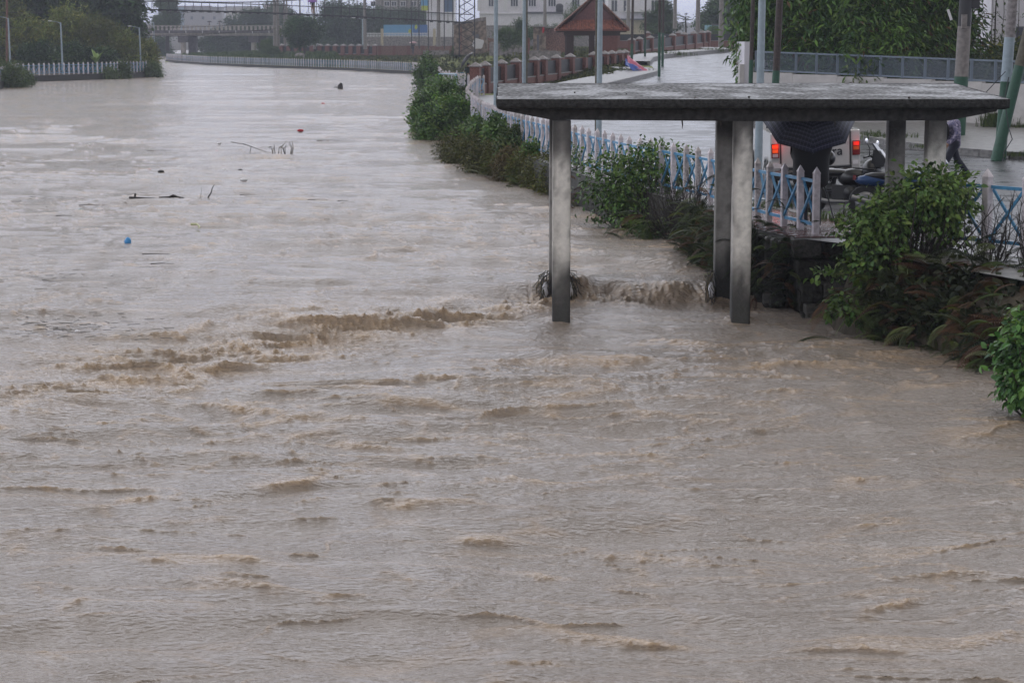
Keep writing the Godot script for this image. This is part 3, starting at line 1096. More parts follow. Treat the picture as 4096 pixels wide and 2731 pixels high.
func make_fences():
	var pave := func(p: Vector3) -> float: return pave_y(-p.z) - 0.01
	var near_table := [[31.70, 4.83], [32.4, 4.72], [33.2, 4.55], [34.15, 4.37], [39.0, 3.84], [44.2, 2.60], [49.6, 1.60], [54.0, 0.92], [58.2, 0.22], [64.9, -0.58], [68.4, -0.93], [74.5, -1.37], [82.2, -1.80], [86.0, -1.93], [97.0, -1.97], [107.5, -1.82], [108.6, -1.62], [109.0, -1.35]]
	picket_fence("pale picket fence with blue cross braces running from the steps away along the pavement", ground_path(near_table, 0.80, pave), 1.09, 0.10, true, "picket fences along the river")
	picket_fence("tall pale picket fence with blue braces right of the big leafy bush", ground_path([[29.5, 6.42], [29.1, 6.82], [28.5, 7.26], [27.8, 7.80], [26.9, 8.5], [26.0, 9.2]], 0.72, pave), 1.24, 0.118, true, "picket fences along the river")
	picket_fence("short white picket fence curving round the river bay beside the dark umbrella", ground_path([[119.0, -2.35], [128.0, -3.0], [136.0, -3.75], [141.0, -4.45], [150.0, -5.0], [157.0, -5.35], [159.0, -5.1], [159.5, -3.5]], 0.62, func(p): return land_y(p.x + 0.3, -p.z)), 1.12, 0.11, false, "picket fences along the river")
	var far_table := []
	for q in BANK:
		if q[0] > 159.0 and q[0] < 360.0:
			far_table.append([q[0], q[1] + 0.25])
	picket_fence("long white picket fence on the far right bank under the grass slope", ground_path(far_table, 0.82, func(p): return land_y(p.x, -p.z) - 0.03), 1.08, 0.13, false, "picket fences along the river")
	var lt := []
	for q in LEFT:
		if q[0] >= 140.0 and q[0] <= 207.0:
			lt.append([q[0], q[1] - 0.3])
	picket_fence("white picket fence with blue braces on the left bank wall", ground_path(lt, 0.80, func(_p): return 0.83), 1.14, 0.12, false, "picket fences along the river")
	picket_fence("faint far picket fence on the left bank before the concrete bridge", ground_path([[262.0, -48.0], [300.0, -54.0], [330.0, -59.5], [350.0, -69.0], [380.0, -73.0]], 0.9, func(_p): return 0.8), 1.1, 0.13, false, "picket fences along the river")
	# light blue pipe rail by the bay
	var r := thing("pipe_railing", "light blue pipe railing by the white bay fence above the bushes", "railing", Vector3(-5.0, 0.78, -137.0))
	for q in [Vector3(0, 0, 0), Vector3(1.45, 0.15, 9.0)]:
		var b := MB.new()
		b.tube([q, q + Vector3(0, 1.08, 0)], [0.055, 0.055], 8)
		part(r, "post", b.mesh(), M.pipe_blue)
	for y in [1.05, 0.45]:
		var b := MB.new()
		b.tube([Vector3(0, y, 0), Vector3(1.45, y + 0.15, 9.0)], [0.035, 0.035], 6)
		part(r, "rail", b.mesh(), M.pipe_blue)

# ---------------------------------------------------------------- kerbs, garden wall, brick fences
func kerb_run(called: String, label: String, table: Array, h: float, group: String, deep := 2.2, side := 1.0):
	# table: [d, x, y of the road]; a row of kerb stones with a walkway behind it
	var t := thing(called, label, "pavement", Vector3(table[0][1], table[0][2], -table[0][0]), 0.0, group)
	var c := []
	for q in table:
		c.append(Vector3(q[1], q[2], -q[0]))
	var pts := path_points(c, 1.1)
	var top := [[], []]
	for i in pts.size():
		var p: Vector3 = pts[i] - pts[0]
		var nx: Vector3 = pts[mini(i + 1, pts.size() - 1)] - pts[maxi(i - 1, 0)]
		var out := Vector3.UP.cross(nx).normalized() * side
		top[0].append(p + Vector3(0, h - 0.01, 0) + out * 0.1)
		top[1].append(p + Vector3(0, h + 0.02, 0) + out * deep)
		if i + 1 < pts.size():
			var q: Vector3 = pts[i + 1] - pts[0]
			part(t, "kerb_stone", unit_box(), M.kerb, span(p + Vector3(0, h * 0.5 - 0.1, 0), q + Vector3(0, h * 0.5 - 0.1, 0) - (q - p) * 0.015, 0.2, h + 0.2))
	var b := MB.new()
	b.sheet(top, side > 0)
	part(t, "walkway", b.mesh(), M.walkway)
	return pts

func pillar_mesh(w: float, h: float) -> ArrayMesh:
	var b := MB.new()
	var n := int(h / 0.075)
	for i in n:
		b.box(Vector3(0, (i + 0.46) * h / n, 0), Vector3(w, h / n * 0.84, w))
	b.box(Vector3(0, h * 0.5, 0), Vector3(w - 0.024, h - 0.01, w - 0.024))
	return b.mesh()

func brick_fence(label: String, list: Array, w: float, h: float, wall_h: float, no_cap: int, group: String):
	# list: [x, y, d] of the pillars' feet
	var t := thing("brick_fence", label, "fence", Vector3(list[0][0], list[0][1], -list[0][2]), 0.0, group)
	var pm := pillar_mesh(w, h)
	var cb := MB.new()
	var e := w * 0.60
	cb.box(Vector3(0, 0.025, 0), Vector3(e * 2, 0.05, e * 2))
	for k in 4:
		var a := Vector3(e, 0.05, e).rotated(Vector3.UP, k * PI * 0.5)
		cb.tri(a, a.rotated(Vector3.UP, PI * 0.5), Vector3(0, 0.05 + w * 0.42, 0))
	var cap := cb.mesh()
	for i in list.size():
		var p := Vector3(list[i][0], list[i][1], -list[i][2]) - t.position
		var q: Array = list[mini(i + 1, list.size() - 1)]
		var o := Vector3(q[0], q[1], -q[2]) - t.position
		var yaw := atan2(o.x - p.x, o.z - p.z) if i < list.size() - 1 else atan2(p.x, p.z)
		var pl := part(t, "pillar", pm, M.brick, T(p, Vector3.ONE, yaw))
		if i == no_cap:
			pl.scale.y = 0.94
		else:
			part(pl, "cap", cap, M.cap_grey, T(Vector3(0, h, 0)))
		if i < list.size() - 1:
			var u := Vector3(0, wall_h * 0.5 - 0.2, 0)
			part(t, "low_wall", unit_box(), M.brick, span(p + u, o + u, w * 0.55, wall_h + 0.4))
			part(t, "coping", unit_box(), M.cap_grey, span(p + Vector3(0, wall_h + 0.03, 0), o + Vector3(0, wall_h + 0.03, 0), w * 0.62, 0.06))
			var v := Vector3(0, (h * 0.93 + wall_h) * 0.5 + 0.03, 0)
			part(t, "mesh_panel", unit_box(), M.mesh_panel, span(p + v, o + v, 0.03, h * 0.93 - wall_h - 0.06))

func make_road_edges():
	kerb_run("roadside_pavement", "raised pavement with pale kerb beside the brick fence and the tarpaulin heap", [[97.0, 3.2, 1.55], [112.0, 6.3, 1.77], [122.0, 8.3, 1.91], [127.5, 9.3, 1.99], [134.0, 8.9, 2.09]], 0.26, "raised kerbs along the road", 2.4, 1.0)
	kerb_run("roadside_pavement", "raised kerb island with weeds curving past the far brick fence", [[146.0, 9.9, 2.26], [158.0, 11.0, 2.43], [168.0, 12.7, 2.58], [184.0, 18.0, 2.81], [191.0, 20.6, 2.91], [199.0, 20.4, 3.03]], 0.34, "raised kerbs along the road", 2.2, 1.0)
	kerb_run("roadside_pavement", "pavement with mossy kerb below the pale garden wall", [[70.0, 9.6, 1.14], [64.0, 10.6, 1.06], [60.0, 11.6, 1.0], [57.0, 12.7, 0.97], [55.0, 14.0, 0.94], [54.0, 18.0, 0.93]], 0.2, "raised kerbs along the road", 9.0, 1.0)
	# garden wall and chain-link fence
	var w := thing("garden_wall", "long pale plastered garden wall under the chain-link fence and the bamboo", "wall", Vector3(12.8, 0.9, -70.0))
	var a := Vector3(9.15, 0.9, -77.0) - w.position
	var c := Vector3(22.0, 0.9, -63.5) - w.position
	for i in 9:
		var p := a.lerp(c, i / 9.0)
		var q := a.lerp(c, (i + 1) / 9.0)
		var hh := 2.05 - 0.05 * i
		var h2 := hh
		part(w, "wall_panel", unit_box(), M.garden_wall, span(p + Vector3(0, h2 * 0.5, 0), q + Vector3(0, h2 * 0.5, 0) - (q - p).normalized() * 0.012, 0.22, h2))
	var f := thing("chain_link_fence", "grey-blue steel framed chain-link fence on top of the garden wall", "fence", Vector3(12.8, 2.7, -70.0))
	var link := MB.new()
	for k in 26:
		var x := -0.5 + k / 13.0 - 0.5
		for s in [-1.0, 1.0]:
			var p0 := Vector2(x, -0.5)
			var p1 := Vector2(x + 0.9, 0.5)
			if s < 0:
				p0.x = -x
				p1.x = -x - 0.9
			var lo := clampf((-0.5 - p0.x) / (p1.x - p0.x), 0, 1)
			var hi := clampf((0.5 - p0.x) / (p1.x - p0.x), 0, 1)
			if lo > hi:
				var z := lo
				lo = hi
				hi = z
			if hi - lo > 0.02:
				var q0 := p0.lerp(p1, lo)
				var q1 := p0.lerp(p1, hi)
				link.bar(Vector3(s * 0.1, q0.y, q0.x), Vector3(s * 0.1, q1.y, q1.x), 0.3, 0.009)
	var lm := link.mesh()
	var fa := Vector3(9.3, 0.0, -76.85)
	var fc := Vector3(21.9, 0.0, -63.6)
	var np := 19
	for i in np + 1:
		var p := fa.lerp(fc, float(i) / np)
		p.y = 0.93 + 2.06 - 0.45 * i / np
		p -= f.position
		part(f, "post", unit_box(), M.fence_steel, span(p, p + Vector3(0, 0.78, 0), 0.09, 0.09))
		if i < np:
			var q := fa.lerp(fc, float(i + 1) / np)
			q.y = 0.93 + 2.06 - 0.45 * (i + 1) / np
			q -= f.position
			for y in [0.05, 0.74]:
				part(f, "rail", unit_box(), M.fence_steel, span(p + Vector3(0, y, 0), q + Vector3(0, y, 0), 0.05, 0.06))
			part(f, "wire_mesh", lm, M.fence_steel, span(p + Vector3(0, 0.4, 0), q + Vector3(0, 0.4, 0), 0.03, 0.64)).set_meta("kind", "stuff")
	var g := thing("gate_wall", "tall white wall end with lower step beside the thick grey lamp post", "wall", Vector3(9.0, 1.2, -77.5))
	part(g, "wall", unit_box(), M.white_wall, T(Vector3(0.02, 1.45, -1.0), Vector3(0.26, 2.9, 2.6)))
	part(g, "step", unit_box(), M.garden_wall, T(Vector3(-0.20, 1.0, 0.1), Vector3(0.17, 2.1, 0.5)))
	part(g, "return_wall", unit_box(), M.white_wall, T(Vector3(1.2, 1.1, -0.6), Vector3(2.1, 2.2, 0.2)))
	# brick fence by the pavilion: pillars one by one
	var l := []
	for q in [1903, 1941, 2007, 2064, 2137, 2170, 2224, 2279, 2330, 2371, 2415, 2444, 2475, 2496]:
		var d := lerpf(110.0, 148.0, (q - 1903.0) / 593.0)
		l.append([(q - 2048.0) / 8000.0 * d, lerpf(0.97, 1.45, (d - 110.0) / 38.0), d])
	brick_fence("red brick pillar fence with grey pyramid caps and black mesh below the pavilion", l, 0.54, 1.72, 0.72, 8, "brick fences with mesh panels")
	l = []
	for q in [2522, 2552, 2596, 2640, 2684, 2730, 2768, 2802, 2822]:
		var d := lerpf(176.0, 208.0, (q - 2522.0) / 300.0)
		l.append([(q - 2048.0) / 8000.0 * d, lerpf(2.30, 3.05, (q - 2522.0) / 300.0), d])
	brick_fence("red brick fence with grey caps standing behind the kerb island up the road", l, 0.55, 1.75, 0.75, -1, "brick fences with mesh panels")
	l = []
	for i in 14:
		l.append([lerpf(-39.46, -22.01, i / 13.0), 1.15, lerpf(335.0, 325.0, i / 13.0)])
	brick_fence("far brown brick fence with dark gaps behind the round tree", l, 0.7, 1.85, 0.55, -1, "brick fences with mesh panels")
	l = []
	for i in 7:
		l.append([12.52 + i * 3.6, 3.1, 240.0])
	brick_fence("distant brick fence running behind the road poles right of the pavilion", l, 0.6, 1.7, 0.8, -1, "brick fences with mesh panels")

# ---------------------------------------------------------------- buildings
func window(parent: Node, at: Vector3, w: float, h: float, panes: int):
	# set proud of a wall that faces +z
	var f := MB.new()
	f.box(Vector3(0, h * 0.5, 0.03), Vector3(w + 0.16, 0.09, 0.10))
	f.box(Vector3(0, -h * 0.5, 0.05), Vector3(w + 0.22, 0.09, 0.16))
	for k in panes + 1:
		f.box(Vector3(-w * 0.5 + k * w / panes, 0, 0.03), Vector3(0.08, h - 0.1, 0.08))
	var fr := part(parent, "window", f.mesh(), M.white_trim, T(at))
	for k in panes:
		part(fr, "pane", unit_box(), M.window_dark, T(Vector3(-w * 0.5 + (k + 0.5) * w / panes, 0, 0.012), Vector3(w / panes - 0.09, h - 0.12, 0.02)))

func make_buildings():
	# tall white block
	var t := thing("white_building", "long white block with a row of three-pane windows behind the pavilion", "building", Vector3(4.0, 1.5, -350.0))
	var x0 := -5.62 - 4.0
	part(t, "wall", unit_box(), M.white_wall, T(Vector3(x0 + 10.5, 9.5, -6), Vector3(21, 14.2, 12)))
	part(t, "ground_floor", unit_box(), M.white_wall, T(Vector3(x0 + 10.4, 3.6, -6.1), Vector3(20.6, 6.2, 11.8)))
	part(t, "plinth", unit_box(), M.plaster_grey, T(Vector3(x0 + 10.4, 2.4, -6.0), Vector3(20.8, 5.0, 12.05)))
	part(t, "floor_band", unit_box(), M.white_trim, T(Vector3(x0 + 10.5, 8.42 - 1.5, 0.05), Vector3(21.2, 0.16, 0.4)))
	for q in [1970, 2057, 2128, 2206, 2300, 2410]:
		window(t, Vector3((q - 2048.0) / 8000.0 * 350.0 - 4.0, 9.1, 0.0), 1.3, 2.0, 3)
	for q in [1917, 2022, 2090, 2250]:
		part(t, "pilaster", unit_box(), M.white_trim, T(Vector3((q - 2048.0) / 8000.0 * 350.0 - 4.0, 11.6, 0.04), Vector3(0.5, 8.5, 0.16)))
	part(t, "porch_roof", unit_box(), M.frame_dark, T(Vector3(5.46 - 4.0, 8.53 - 1.5, 1.6), Vector3(6.6, 0.3, 3.2)))
	part(t, "porch_wall", unit_box(), M.white_wall, T(Vector3(5.46 - 4.0, 5.0, 1.4), Vector3(6.3, 3.7, 2.6)))
	var tk := MB.new()
	tk.lathe(Vector3.ZERO, [Vector2(0, 0), Vector2(0.62, 0), Vector2(0.66, 0.5), Vector2(0.62, 0.55), Vector2(0.66, 1.0), Vector2(0.6, 1.2), Vector2(0.3, 1.42), Vector2(0, 1.45)], 14)
	single("water_tank", tk.mesh(), M.black_steel, "black plastic water tank standing on the white block's porch roof", "tank", T(Vector3(8.15, 8.64, -347.0)))
	# white block to the right of the pavilion
	t = thing("white_building", "white block with a balustraded balcony behind the brown road poles", "building", Vector3(21.0, 2.5, -330.0))
	part(t, "wall", unit_box(), M.white_wall, T(Vector3(-0.6, 8, -5), Vector3(9.5, 13, 10)))
	part(t, "ground_floor", unit_box(), M.cream_wall, T(Vector3(-0.6, 2.1, -4.9), Vector3(9.3, 5.4, 10)))
	part(t, "canopy", unit_box(), M.frame_dark, T(Vector3(-0.6, 4.75, 0.6), Vector3(9.8, 0.22, 1.4)))
	part(t, "red_band", unit_box(), M.roof_tile, T(Vector3(-0.6, 4.4, 0.04), Vector3(9.32, 0.16, 0.06)))
	for q in [2452, 2500, 2610]:
		window(t, Vector3((q - 2048.0) / 8000.0 * 330.0 - 21.0, 6.9, 0.0), 1.0, 1.9, 2)
	var bal := part(t, "balcony", unit_box(), M.white_trim, T(Vector3(20.07 - 21.0, 8.51 - 2.5, 0.7), Vector3(3.4, 0.18, 1.4)))
	for k in 10:
		part(t, "baluster", unit_box(), M.white_trim, T(Vector3(20.07 - 21.0 - 1.5 + k * 0.33, 8.87 - 2.5, 1.3), Vector3(0.13, 0.75, 0.13)))
	part(t, "handrail", unit_box(), M.white_trim, T(Vector3(20.07 - 21.0, 9.23 - 2.5, 1.3), Vector3(3.4, 0.12, 0.18)))
	# grey block at the upper middle
	t = thing("grey_building", "grey block with white framed windows above the trees and blue hoarding", "building", Vector3(-23.0, 2.0, -440.0))
	part(t, "wall", unit_box(), M.plaster_grey, T(Vector3(0, 9, -5), Vector3(13.5, 14, 10)))
	for q in [1500, 1554, 1582, 1618, 1660, 1692]:
		window(t, Vector3((q - 2048.0) / 8000.0 * 440.0 + 23.0, 11.59 - 2.0, 0.0), 1.1, 1.0, 2)
	# painted shop block beside it
	t = thing("shop_building", "white block with blue shutter and a blue and yellow painted panel", "building", Vector3(-14.0, 2.0, -392.0))
	part(t, "wall", unit_box(), M.white_wall, T(Vector3(-13.86 + 14.0, 5.5, -4), Vector3(5.4, 14, 8)))
	part(t, "shutter", unit_box(), M.blue_dark, T(Vector3(-12.21 + 14.0, 11.02 - 2.0, 0.04), Vector3(1.75, 3.7, 0.1)))
	part(t, "painted_panel", unit_box(), M.sky_blue, T(Vector3(-16.86 + 14.0, 11.02 - 2.0, 0.04), Vector3(1.5, 1.5, 0.1)))
	part(t, "painted_panel", unit_box(), M.lime, T(Vector3(-16.81 + 14.0, 9.97 - 2.0, 0.05), Vector3(1.4, 0.9, 0.1)))
	part(t, "ledge", unit_box(), M.white_trim, T(Vector3(-13.86 + 14.0, 9.12 - 2.0, 0.2), Vector3(5.6, 0.2, 0.5)))
	# blue hoarding: four sheets on posts
	t = thing("hoarding", "blue sheet hoarding, pale on the left and darker on the right, behind the balustrade", "hoarding", Vector3(-20.5, 3.6, -388.0))
	for k in 6:
		var xa := lerpf(-24.65, -16.21, k / 6.0) + 20.5
		var xb := lerpf(-24.65, -16.21, (k + 1) / 6.0) + 20.5
		part(t, "sheet", unit_box(), M.sky_blue if k < 4 else M.blue_mid, T(Vector3((xa + xb) * 0.5, 2.1, 0), Vector3(xb - xa - 0.02, 2.1, 0.06)))
		part(t, "post", unit_box(), M.frame_dark, T(Vector3(xa + 0.05, 1.4, -0.12), Vector3(0.1, 3.4, 0.1)))
	for q in [[1643, 127], [1668, 110]]:
		var lb := MB.new()
		lb.prism([Vector2(0, -0.55), Vector2(0.35, -0.1), Vector2(0.3, 0.35), Vector2(0.05, 0.6), Vector2(-0.25, 0.3), Vector2(-0.3, -0.15)], 0.0, 0.02)
		part(t, "painted_leaf", lb.mesh(), M.lime, T(Vector3((q[0] - 2048.0) / 8000.0 * 388.0 + 20.5, CAM_H + (152.0 - q[1]) / 8000.0 * 388.0 - 3.6, 0.04), Vector3.ONE * 0.9))
	# balustrade wall
	t = thing("balustrade_wall", "grey wall topped with a white balustrade below the blue hoarding", "wall", Vector3(-19.0, 2.6, -375.0))
	part(t, "wall", unit_box(), M.plaster_grey, T(Vector3(0, 0.9, 0), Vector3(16.5, 1.9, 0.35)))
	part(t, "handrail", unit_box(), M.white_trim, T(Vector3(0, 2.52, 0), Vector3(16.5, 0.12, 0.3)))
	for k in 60:
		var bm := MB.new()
		if not M.has("baluster"):
			bm.lathe(Vector3.ZERO, [Vector2(0.06, 0), Vector2(0.1, 0.2), Vector2(0.05, 0.42), Vector2(0.07, 0.62)], 6)
			M.baluster = bm.mesh()
		part(t, "baluster", M.baluster, M.white_trim, T(Vector3(-8.1 + k * 0.275, 1.85, 0)))
	for x in [-5.1, 4.6]:
		part(t, "pillar", unit_box(), M.cream_wall, T(Vector3(x, 1.6, 0.05), Vector3(0.5, 3.5, 0.5)))
	for k in 12:
		part(t, "buttress", unit_box(), M.plaster_grey, T(Vector3(-7.6 + k * 1.4, 0.9, 0.2), Vector3(0.16, 1.7, 0.12)))
	# ruined hut
	t = thing("ruined_hut", "roofless brown plastered hut with pale stains left of the first lamp post", "hut", Vector3(-5.2, 2.5, -250.0))
	var hb := MB.new()
	hb.prism([Vector2(-2.0, -0.3), Vector2(2.15, -0.3), Vector2(1.95, 4.2), Vector2(1.4, 4.25), Vector2(0.9, 4.05), Vector2(-0.3, 3.75), Vector2(-1.2, 3.55), Vector2(-2.0, 3.5)], -4.0, 0.0)
	part(t, "wall", hb.mesh(), M.plaster_stained)
	var rb := MB.new()
	rb.prism([Vector2(-2.1, 3.3), Vector2(2.0, 3.9), Vector2(2.0, 4.3), Vector2(1.0, 4.2), Vector2(-0.5, 3.8), Vector2(-2.1, 3.62)], -0.1, 0.08)
	part(t, "broken_ledge", rb.mesh(), M.plaster_grey)
	part(t, "pale_patch", patch_mesh(0.75, 0.65, 5), M.white_trim, T(Vector3(1.0, 1.0, 0.004)))
	part(t, "dark_hole", patch_mesh(0.25, 0.28, 6), M.frame_dark, T(Vector3(0.9, 1.95, 0.006)))
	part(t, "dark_hole", patch_mesh(0.2, 0.3, 8), M.frame_dark, T(Vector3(0.45, 2.3, 0.006)))
	part(t, "corner_strip", unit_box(), M.brick_old, T(Vector3(-1.1, 1.7, 0.02), Vector3(0.22, 3.6, 0.06)))
	single("broken_wall", broken_wall(2.9, 1.15, 31), M.brick_old, "broken dark brick wall right of the ruined hut", "wall", T(Vector3(-1.52, 2.9, -246.0)))
	single("block_wall", broken_wall(3.9, 1.2, 5), M.plaster_grey, "grey block wall below the broken brick wall", "wall", T(Vector3(-0.66, 2.55, -232.0)))
	single("block_wall", broken_wall(3.6, 1.5, 7), M.plaster_grey, "low grey block wall with a brick pillar at its right end", "wall", T(Vector3(-10.55, 1.05, -280.0)))
	var bp := pillar_mesh(0.75, 1.5)
	single("brick_pillar", bp, M.brick, "lone red brick pillar right of the low grey block wall", "pillar", T(Vector3(-8.28, 1.1, -279.0)))
	single("brick_pillar", bp, M.brick, "red brick pillar left of the roofless brick shed", "pillar", T(Vector3(1.70, 2.55, -215.0), Vector3(0.55, 1.15, 0.55)))
	# solid brick wall with piers
	t = thing("brick_wall", "solid brown brick wall with piers behind the pink umbrella", "wall", Vector3(-18.0, 1.1, -324.0))
	part(t, "wall", unit_box(), M.brick_old, T(Vector3(2.6, 0.85, 0), Vector3(12.5, 2.1, 0.3)))
	for k in 6:
		var pr := part(t, "pier", unit_box(), M.brick, T(Vector3(-3.2 + k * 2.3, 0.9, 0.16), Vector3(0.5, 2.1, 0.3)))
		part(t, "cap", unit_box(), M.cap_grey, T(Vector3(-3.2 + k * 2.3, 2.0, 0.14), Vector3(0.8, 0.12, 0.5)))
	# brick shed
	t = thing("brick_shed", "small brick and plaster shed with a thin flat roof left of the pavilion", "shed", Vector3(3.6, 2.55, -208.0))
	part(t, "front_wall", unit_box(), M.plaster_stained, T(Vector3(2.83 - 3.6, 1.35, 0), Vector3(1.3, 2.9, 0.25)))
	part(t, "side_wall", unit_box(), M.brick_old, T(Vector3(4.47 - 3.6, 1.3, -0.5), Vector3(2.0, 2.8, 0.25)))
	part(t, "door", unit_box(), M.frame_dark, T(Vector3(2.67 - 3.6, 1.1, 0.12), Vector3(0.24, 1.8, 0.06)))
	part(t, "roof", unit_box(), M.cap_grey, T(Vector3(0.1, 2.84, -0.3), Vector3(3.7, 0.1, 1.5), 0, 0.0, -0.03))
	var cloth := MB.new()
	cloth.tube([Vector3(0, 0, 0), Vector3(0.02, -0.3, 0.05), Vector3(-0.03, -0.62, 0.03)], [0.1, 0.14, 0.05], 7)
	single("red_cloth", cloth.mesh(), M.red_cloth, "red cloth hanging on the front of the brick shed", "cloth", T(Vector3(3.21, 5.36, -207.78)))
	single("low_parapet", broken_wall(2.9, 0.75, 9), M.plaster_grey, "low grey parapet in the grass left of the pavilion posts", "wall", T(Vector3(3.02, 2.35, -185.0)))
	make_pavilion()
	make_far_bridge()
	make_footbridge()
	# beyond the road on the right
	t = thing("blue_wall", "pale blue plastered wall under the trees at the end of the road", "wall", Vector3(30.0, 3.4, -262.0))
	part(t, "wall", unit_box(), M.blue_wall, T(Vector3(28.07 - 30.0, 1.2, 0), Vector3(6.2, 2.6, 0.3)))
	part(t, "roof_edge", unit_box(), M.frame_dark, T(Vector3(28.56 - 30.0, 2.55, 0.1), Vector3(5.4, 0.16, 0.7)))
	t = thing("roadside_wall", "low white wall at the road's end below the weeds", "wall", Vector3(29.0, 3.3, -244.0))
	part(t, "wall", unit_box(), M.white_wall, T(Vector3(25.54 - 29.0, 0.6, 0), Vector3(4.6, 1.3, 0.3)))
	part(t, "gate_pier", unit_box(), M.plaster_grey, T(Vector3(28.16 - 29.0, 0.9, 0.1), Vector3(1.1, 2.1, 0.5)))
	t = thing("white_house", "white house with a dark window above the blue wall at the road's end", "house", Vector3(31.0, 3.4, -290.0))
	part(t, "wall", unit_box(), M.white_wall, T(Vector3(33.58 - 31.0, 5, -4), Vector3(6.6, 10, 8)))
	window(t, Vector3(33.87 - 31.0, 7.42 - 3.4, 0), 1.5, 1.8, 2)
	part(t, "awning", unit_box(), M.frame_dark, T(Vector3(33.83 - 31.0, 8.27 - 3.4, 0.4), Vector3(2.0, 0.12, 0.8)))
	# houses at the upper right
	t = thing("cream_house", "cream house with a recessed balcony behind the young climbers at upper right", "house", Vector3(22.2, 1.6, -96.0))
	part(t, "wall", unit_box(), M.cream_wall, T(Vector3(0.2, 1.3, -2), Vector3(2.3, 3.0, 4)))
	part(t, "balcony_slab", unit_box(), M.cream_wall, T(Vector3(0.2, 2.75, 0.25), Vector3(2.6, 0.16, 4.4)))
	part(t, "balcony_ledge", unit_box(), M.white_trim, T(Vector3(0.2, 2.60, 2.5), Vector3(2.5, 0.1, 0.12)))
	part(t, "recess", unit_box(), M.frame_grey, T(Vector3(0.2, 4.6, -1.6), Vector3(2.2, 3.5, 3.0)))
	part(t, "glass_rail", unit_box(), M.rail_glass, T(Vector3(0.25, 3.35, 2.35), Vector3(2.3, 1.0, 0.04)))
	t = thing("white_house", "bright white house wall with a dark window at the top right corner", "house", Vector3(21.6, 1.6, -86.0))
	part(t, "wall", unit_box(), M.white_wall, T(Vector3(0.75, 3.0, -2), Vector3(4.0, 6.6, 4)))
	var wn := part(t, "window", unit_box(), M.frame_dark, T(Vector3(21.81 - 21.6, 4.10 - 1.6, 0.02), Vector3(0.75, 1.25, 0.1)))
	part(wn, "pane", unit_box(), M.window_dark, T(Vector3(0, 0, 0.45), Vector3(0.86, 0.92, 0.3)))

func patch_mesh(w: float, h: float, sd: int) -> ArrayMesh:
	var b := MB.new()
	var f := noise(sd, 1.0)
	var poly := []
	for k in 18:
		var a := TAU * k / 18
		var r := 1.0 + 0.55 * f.get_noise_2d(cos(a) * 1.5, sin(a) * 1.5)
		poly.append(Vector2(cos(a) * w * r, sin(a) * h * r))
	b.prism(poly, 0.0, 0.012)
	return b.mesh()

func broken_wall(w: float, h: float, sd: int) -> ArrayMesh:
	var b := MB.new()
	var f := noise(sd, 0.6)
	var poly := [Vector2(-w * 0.5, -0.3), Vector2(w * 0.5, -0.3)]
	for k in 13:
		var x := w * 0.5 - w * k / 12.0
		poly.append(Vector2(x, h * (1.0 + 0.16 * f.get_noise_1d(x * 2.0)) - (0.5 * h * k / 12.0 - 0.35 if sd == 31 else 0.0) * -1.0))
	b.prism(poly, -0.15, 0.15)
	return b.mesh()

